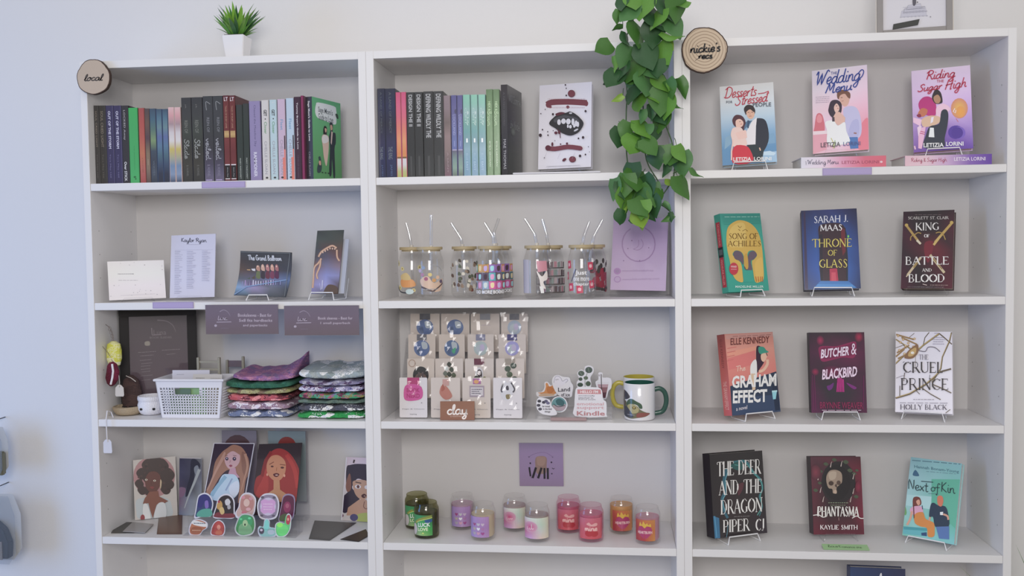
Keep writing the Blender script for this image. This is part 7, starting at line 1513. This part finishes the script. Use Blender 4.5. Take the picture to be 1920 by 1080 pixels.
# leaves: picture place of the leaf base, length in px, direction the tip points (deg, 0 = down, + = to the right), shade, shape
LV = [(1165,-8,42,-10,1,0),(1185,-12,46,15,2,0),(1208,-10,60,0,2,0),(1240,-10,62,5,1,0),(1272,-12,58,-15,0,0),(1288,2,40,-50,2,1),(1160,18,34,-20,0,1),(1258,30,52,25,4,0),(1192,6,55,-30,4,0),(1215,15,60,20,1,0),(1240,18,50,-25,2,0),(1255,15,34,-15,3,1),
 (1168,50,26,-80,0,1),(1172,60,40,10,1,1),(1195,45,60,-10,0,0),(1225,40,60,10,1,0),(1240,60,44,60,2,1),(1145,80,40,-65,0,0),(1180,85,50,-20,4,0),(1205,80,62,5,1,0),(1232,85,52,25,2,0),(1246,70,36,20,3,1),(1150,105,36,15,2,1),(1195,110,58,-15,0,0),
 (1215,115,56,20,4,0),(1235,110,50,-10,1,0),(1168,120,44,-5,1,0),(1158,130,50,-30,1,0),(1150,150,30,-75,1,1),(1185,135,50,25,0,0),(1210,140,58,-5,4,0),(1230,140,48,30,2,0),(1172,148,34,70,0,1),(1250,150,44,10,0,0),(1262,148,34,-20,2,1),(1272,146,44,35,0,1),
 (1188,160,56,0,1,0),(1218,160,50,12,2,0),(1240,165,56,-12,0,0),(1168,178,26,-50,3,1),(1195,180,50,10,2,0),(1228,190,60,15,1,0),(1252,182,46,-5,2,0),(1262,190,30,20,0,1),(1205,205,36,-10,4,1),(1240,205,50,5,0,0),(1222,200,30,15,1,1),
 (1178,228,40,-20,0,0),(1165,240,52,-15,1,0),(1195,225,50,12,2,0),(1215,232,38,-5,4,0),(1232,238,40,-10,1,0),(1200,250,56,5,0,0),(1190,255,52,-25,2,0),(1208,260,48,20,0,0),(1225,280,44,15,1,0),(1245,272,44,0,0,0),(1268,272,40,25,2,0),(1262,280,46,-5,0,0),(1275,285,48,10,4,0),(1252,300,40,-20,1,1),
 (1185,305,50,-10,1,0),(1190,318,58,10,0,0),(1205,330,54,15,1,0),(1175,325,48,-12,0,0),(1150,335,46,-5,4,0),(1158,340,40,20,1,1),(1172,352,52,-10,2,0),(1195,350,56,12,0,0),(1220,340,48,-15,4,0),(1230,352,46,-5,0,0),(1252,335,26,10,3,1),(1270,330,52,25,0,0),(1296,314,34,20,0,1),
 (1165,370,40,12,3,1),(1188,372,50,18,0,0),(1205,375,46,-5,2,0),(1220,370,44,10,1,0),(1166,392,46,-15,1,1),(1180,410,24,60,1,1),(1195,395,44,25,3,0),(1212,390,36,20,1,1),(1200,398,42,8,3,0),(1262,402,26,-40,0,1),(1256,398,24,10,1,1),(1243,380,26,45,4,1)]
for i, (px, py, ln, ang, k, q) in enumerate(LV):
    Y = -.062+R.uniform(-.014, .016); p = vp(px, py, Y); L_ = ln/FPX*(Y-CAM[1])*R.uniform(.85, 1.02)
    o = bpy.data.objects.new('leaf', LM[(k, q)]); COL.objects.link(o); o.parent = vt; o.location = p; o.rotation_mode = 'ZXY'
    sx = L_*(.98 if q != 1 else .62); o.scale = (sx, L_, L_)
    o.rotation_euler = (R.uniform(-.6, .15), -math.radians(ang+R.uniform(-14, 14)), R.uniform(-.9, .9))
    if i % 3 == 0:  # short stalk to the leaf
        b = p+Vector((R.uniform(-.012, .012), .012, .018)); MB().tube([tuple(p), tuple(p.lerp(b, .5)+Vector((0, 0, .004))), tuple(b)], .0009, 5).build('stalk', STEM, vt)

# ---------------------------------------------------------------- silver framed print on the right bookcase
x, y, zz, yaw, lean, roll, w, h = F['cakeframe']
t = thing('framed_drawing', 'silver picture frame with a pencil-drawn tiered cake, on top of the right bookcase', 'frame', (x, .035, ZT+.001), (0, 0, 0)); t.rotation_mode = 'YXZ'; t.rotation_euler = (-.10, 0, yaw)
SV = mat('brushed_silver', '8f8a88', .45, .1, 200, .06); fb = .0145; h = .235
for a in ((-w/2,0,-w/2+fb,h),(w/2-fb,0,w/2,h),(-w/2+fb+.0002,0,w/2-fb-.0002,fb),(-w/2+fb+.0002,h-fb,w/2-fb-.0002,h)): MB().box(a[0], 0, a[1], a[2], .012, a[3]).build('frame_bar', SV, t, .001)
MB().box(-w/2-.0025, .002, 0, -w/2-.0002, .011, h).box(w/2+.0002, .002, 0, w/2+.0025, .011, h).build('edge', hx('#cfc8c0', .3), t)
MB().box(-w/2+fb, .006, fb, w/2-fb, .009, h-fb).build('mount', hx('#cfccd0'), t)
w2, h2 = w-2*fb, h-2*fb
A = Art([(190,-700),(960,-740),(940,320),(170,410)]); A.bg('#cdcad0')
gc = '#9a98a4'
for x0, x1, y0, y1 in ((400,720,120,210),(440,715,85,150),(480,660,45,105)):
    A.poly([(x0,y1+8),(x1,y1-20),(x1-10,y0-10),(x0+14,y0+16)], '#bcbac6'); A.line([(x0,y1+8),(x1,y1-20),(x1-10,y0-10),(x0+14,y0+16),(x0,y1+8)], 5, gc)
    for i in range(8): A.ell(x0+(x1-x0)*i/7, y1+8-28*i/7, 11, 9, '#a9a7b4', 8)
A.blob([(555,-40),(590,-40),(595,20),(580,60),(555,55)], '#55525c').ell(612,18,7,9,'#55525c').ell(762,205,7,7,'#77747e')
for i in range(3): A.line([(430,150-i*30),(700,120-i*25)],3,gc)
A.V = [(u*w2, l, v*h2) for u, l, v in A.V]; A.w = w2; A.build('drawing', t, PRM, (-w2/2, .0058, fb))
MB().prism([(-w2/2+.022,fb+.001),(-w2/2+.080,fb+.008),(-w2/2+.084,fb+.022),(-w2/2+.024,fb+.014)], .002, .005).build('black_label', mat('black_label', '3a3b38', .6), t)
MB().box(-.02, .013, .001, .02, .055, .004).build('strut', hx('#8c8886'), t)

# ---------------------------------------------------------------- green note, blue book below, plant and packets at the edges
P = [at_floor(*p, Z4+.0012) for p in ((1543,1022),(1626,1021),(1628,1034),(1543,1033))]
ncx = sum(p[0] for p in P)/4; nw = P[1][0]-P[0][0]
t = thing('sticky_note', 'pale green handwritten strip lying before the book with the skull', 'note', (ncx, .030, Z4+.0003)); t.rotation_euler = (.25, 0, 0)
MB().box(-nw/2, -.012, .003, nw/2, .014, .0034).build('paper', hx('#a3cc92', .7), t)
A = Art(w=nw, h=.020); A.script('last', .12,.15,.40,.65,'#2f4a30',.009); A.script('romance one', .42,.2,.85,.75,'#2f4a30',.006); o = A.build('writing', t, PRM, (-nw/2, -.008, .0036)); o.rotation_euler = (-PI/2, 0, 0)
A = Art([(182,265),(735,305),(735,1100),(182,1090)]); A.grid([['#2f4470','#2c3a64','#2f3358'], ['#2c5c8c','#2c4470','#2f3560'], ['#2a4a78','#2c3c68','#2c3058']])
A.blob([(485,345),(500,330),(505,360),(492,380)],'#e8e8f0').line([(490,350),(470,420),(500,480)],14,'#d8d8e8',3).text('The Night', 260,560,660,680,'#c9cce0',.01)
t, w, h = place('bluebook', 'book', 'dark blue hardback whose top just shows on the lowest visible right shelf', 'book', None); t.location.z = Z5+.016
x, y, zz, yaw, lean, roll, w, h = F['bluebook']; hh = .2505
_, zt = at(1646, 1062, .08+.04); hh = (zt-Z5-.016)/math.cos(lean)
co, so = book_parts(t, w, hh, .03, '#2c3a64', WP); A.V = [(u*w, l, v*hh) for u, l, v in A.V]; A.w = w; A.build('cover_print', co, PRG, (-w/2, -.0002, 0))
F['bluebook'] = (x, y, Z5+.016, yaw, lean, roll, w, hh); easel('bluebook', Z5, 'white wire easel under the dark blue book on the lowest visible right shelf', .045)

t = thing('floor_plant', 'long-leaved plant standing on the floor right of the right bookcase', 'plant', (2.60, .02, 0))
MB().lathe([(.075,0),(.10,.01),(.115,.20),(.118,.22),(.105,.22),(.10,.19),(0,.185)], 32).build('pot', hx('#8c8a84'), t, smooth=True)
MB().lathe([(0,.190),(.099,.192),(.099,.186)], 24).build('soil', hx('#3a3228'), t)
lm = [blade_mesh('leaf', .60, .024, b, LEAFM[k]) for b, k in ((.16,2),(.28,3),(.08,0))]
for i in range(16):
    o = bpy.data.objects.new('leaf', lm[i % 3]); COL.objects.link(o); o.parent = t; a = 2*PI*i/16+R.uniform(-.15,.15)
    if math.sin(a) > .5: a += PI
    o.location = (.02*math.cos(a), .02*math.sin(a), .188); o.rotation_euler = (R.uniform(.10,.42), 0, a+PI/2); s = R.uniform(.75,.95); o.scale = (s,)*3

PK = glassy('milky_film', (.88,.88,.88), .06, .6, .12)
def packet(label, px0, px1, py0, py1, Y, body, seed):
    x0, z1 = at(px0, py0, Y); x1, z0 = at(px1, py1, Y); w = x1-x0; h = z1-z0
    t = thing('hanging_packet', label, 'packet', ((x0+x1)/2, Y, z0), (0, 0, 0), 'packets hanging on the wall at the left')
    MB().prism([(-w/2,0),(w*.35,0),(w/2,h*.18),(w/2,h*.7),(w*.38,h),(-w/2,h)], -.0, .0008).build('back_card', hx('#c2c3c5', .8), t)
    body(t, w, h)
    MB().prism([(-w/2-.002,-.002),(w*.40,-.002),(w/2+.004,h*.16),(w/2+.004,h*.72),(w*.42,h+.003),(-w/2-.002,h+.003)], -.034, -.0335).build('film', PK, t)
    MB().tube([(0, 0, h+.002), (0, .0, h+.012), (0, WY-Y-.001, h+.014)], .0015, 6).build('peg', hx('#3c3a40'), t)
def b1(t, w, h): MB().box(-w*.5, -.022, .002, w*.46, -.002, h*.50).build('content', hx('#77745e', .8), t, .004)
def b2(t, w, h):
    MB().prism([(-w*.3,h*.06),(-w*.3,h*.5),(-w*.1,h*.62),(w*.15,h*.62),(w*.3,h*.5),(w*.38,h*.3),(w*.36,h*.06)], -.028, -.004).build('content', hx('#3a3b3d', .8), t, .003); MB().box(-w*.3, -.032, h*.05, w*.27, -.0285, h*.32).build('paper_band', hx('#9a8f88', .8), t)
packet('milky packet with an olive pack inside, upper one at the left picture edge', -60, 17, 800, 890, .17, b1, 1)
packet('milky packet with a dark arched pack inside, lower one at the left picture edge', -70, 42, 925, 1050, .17, b2, 2)
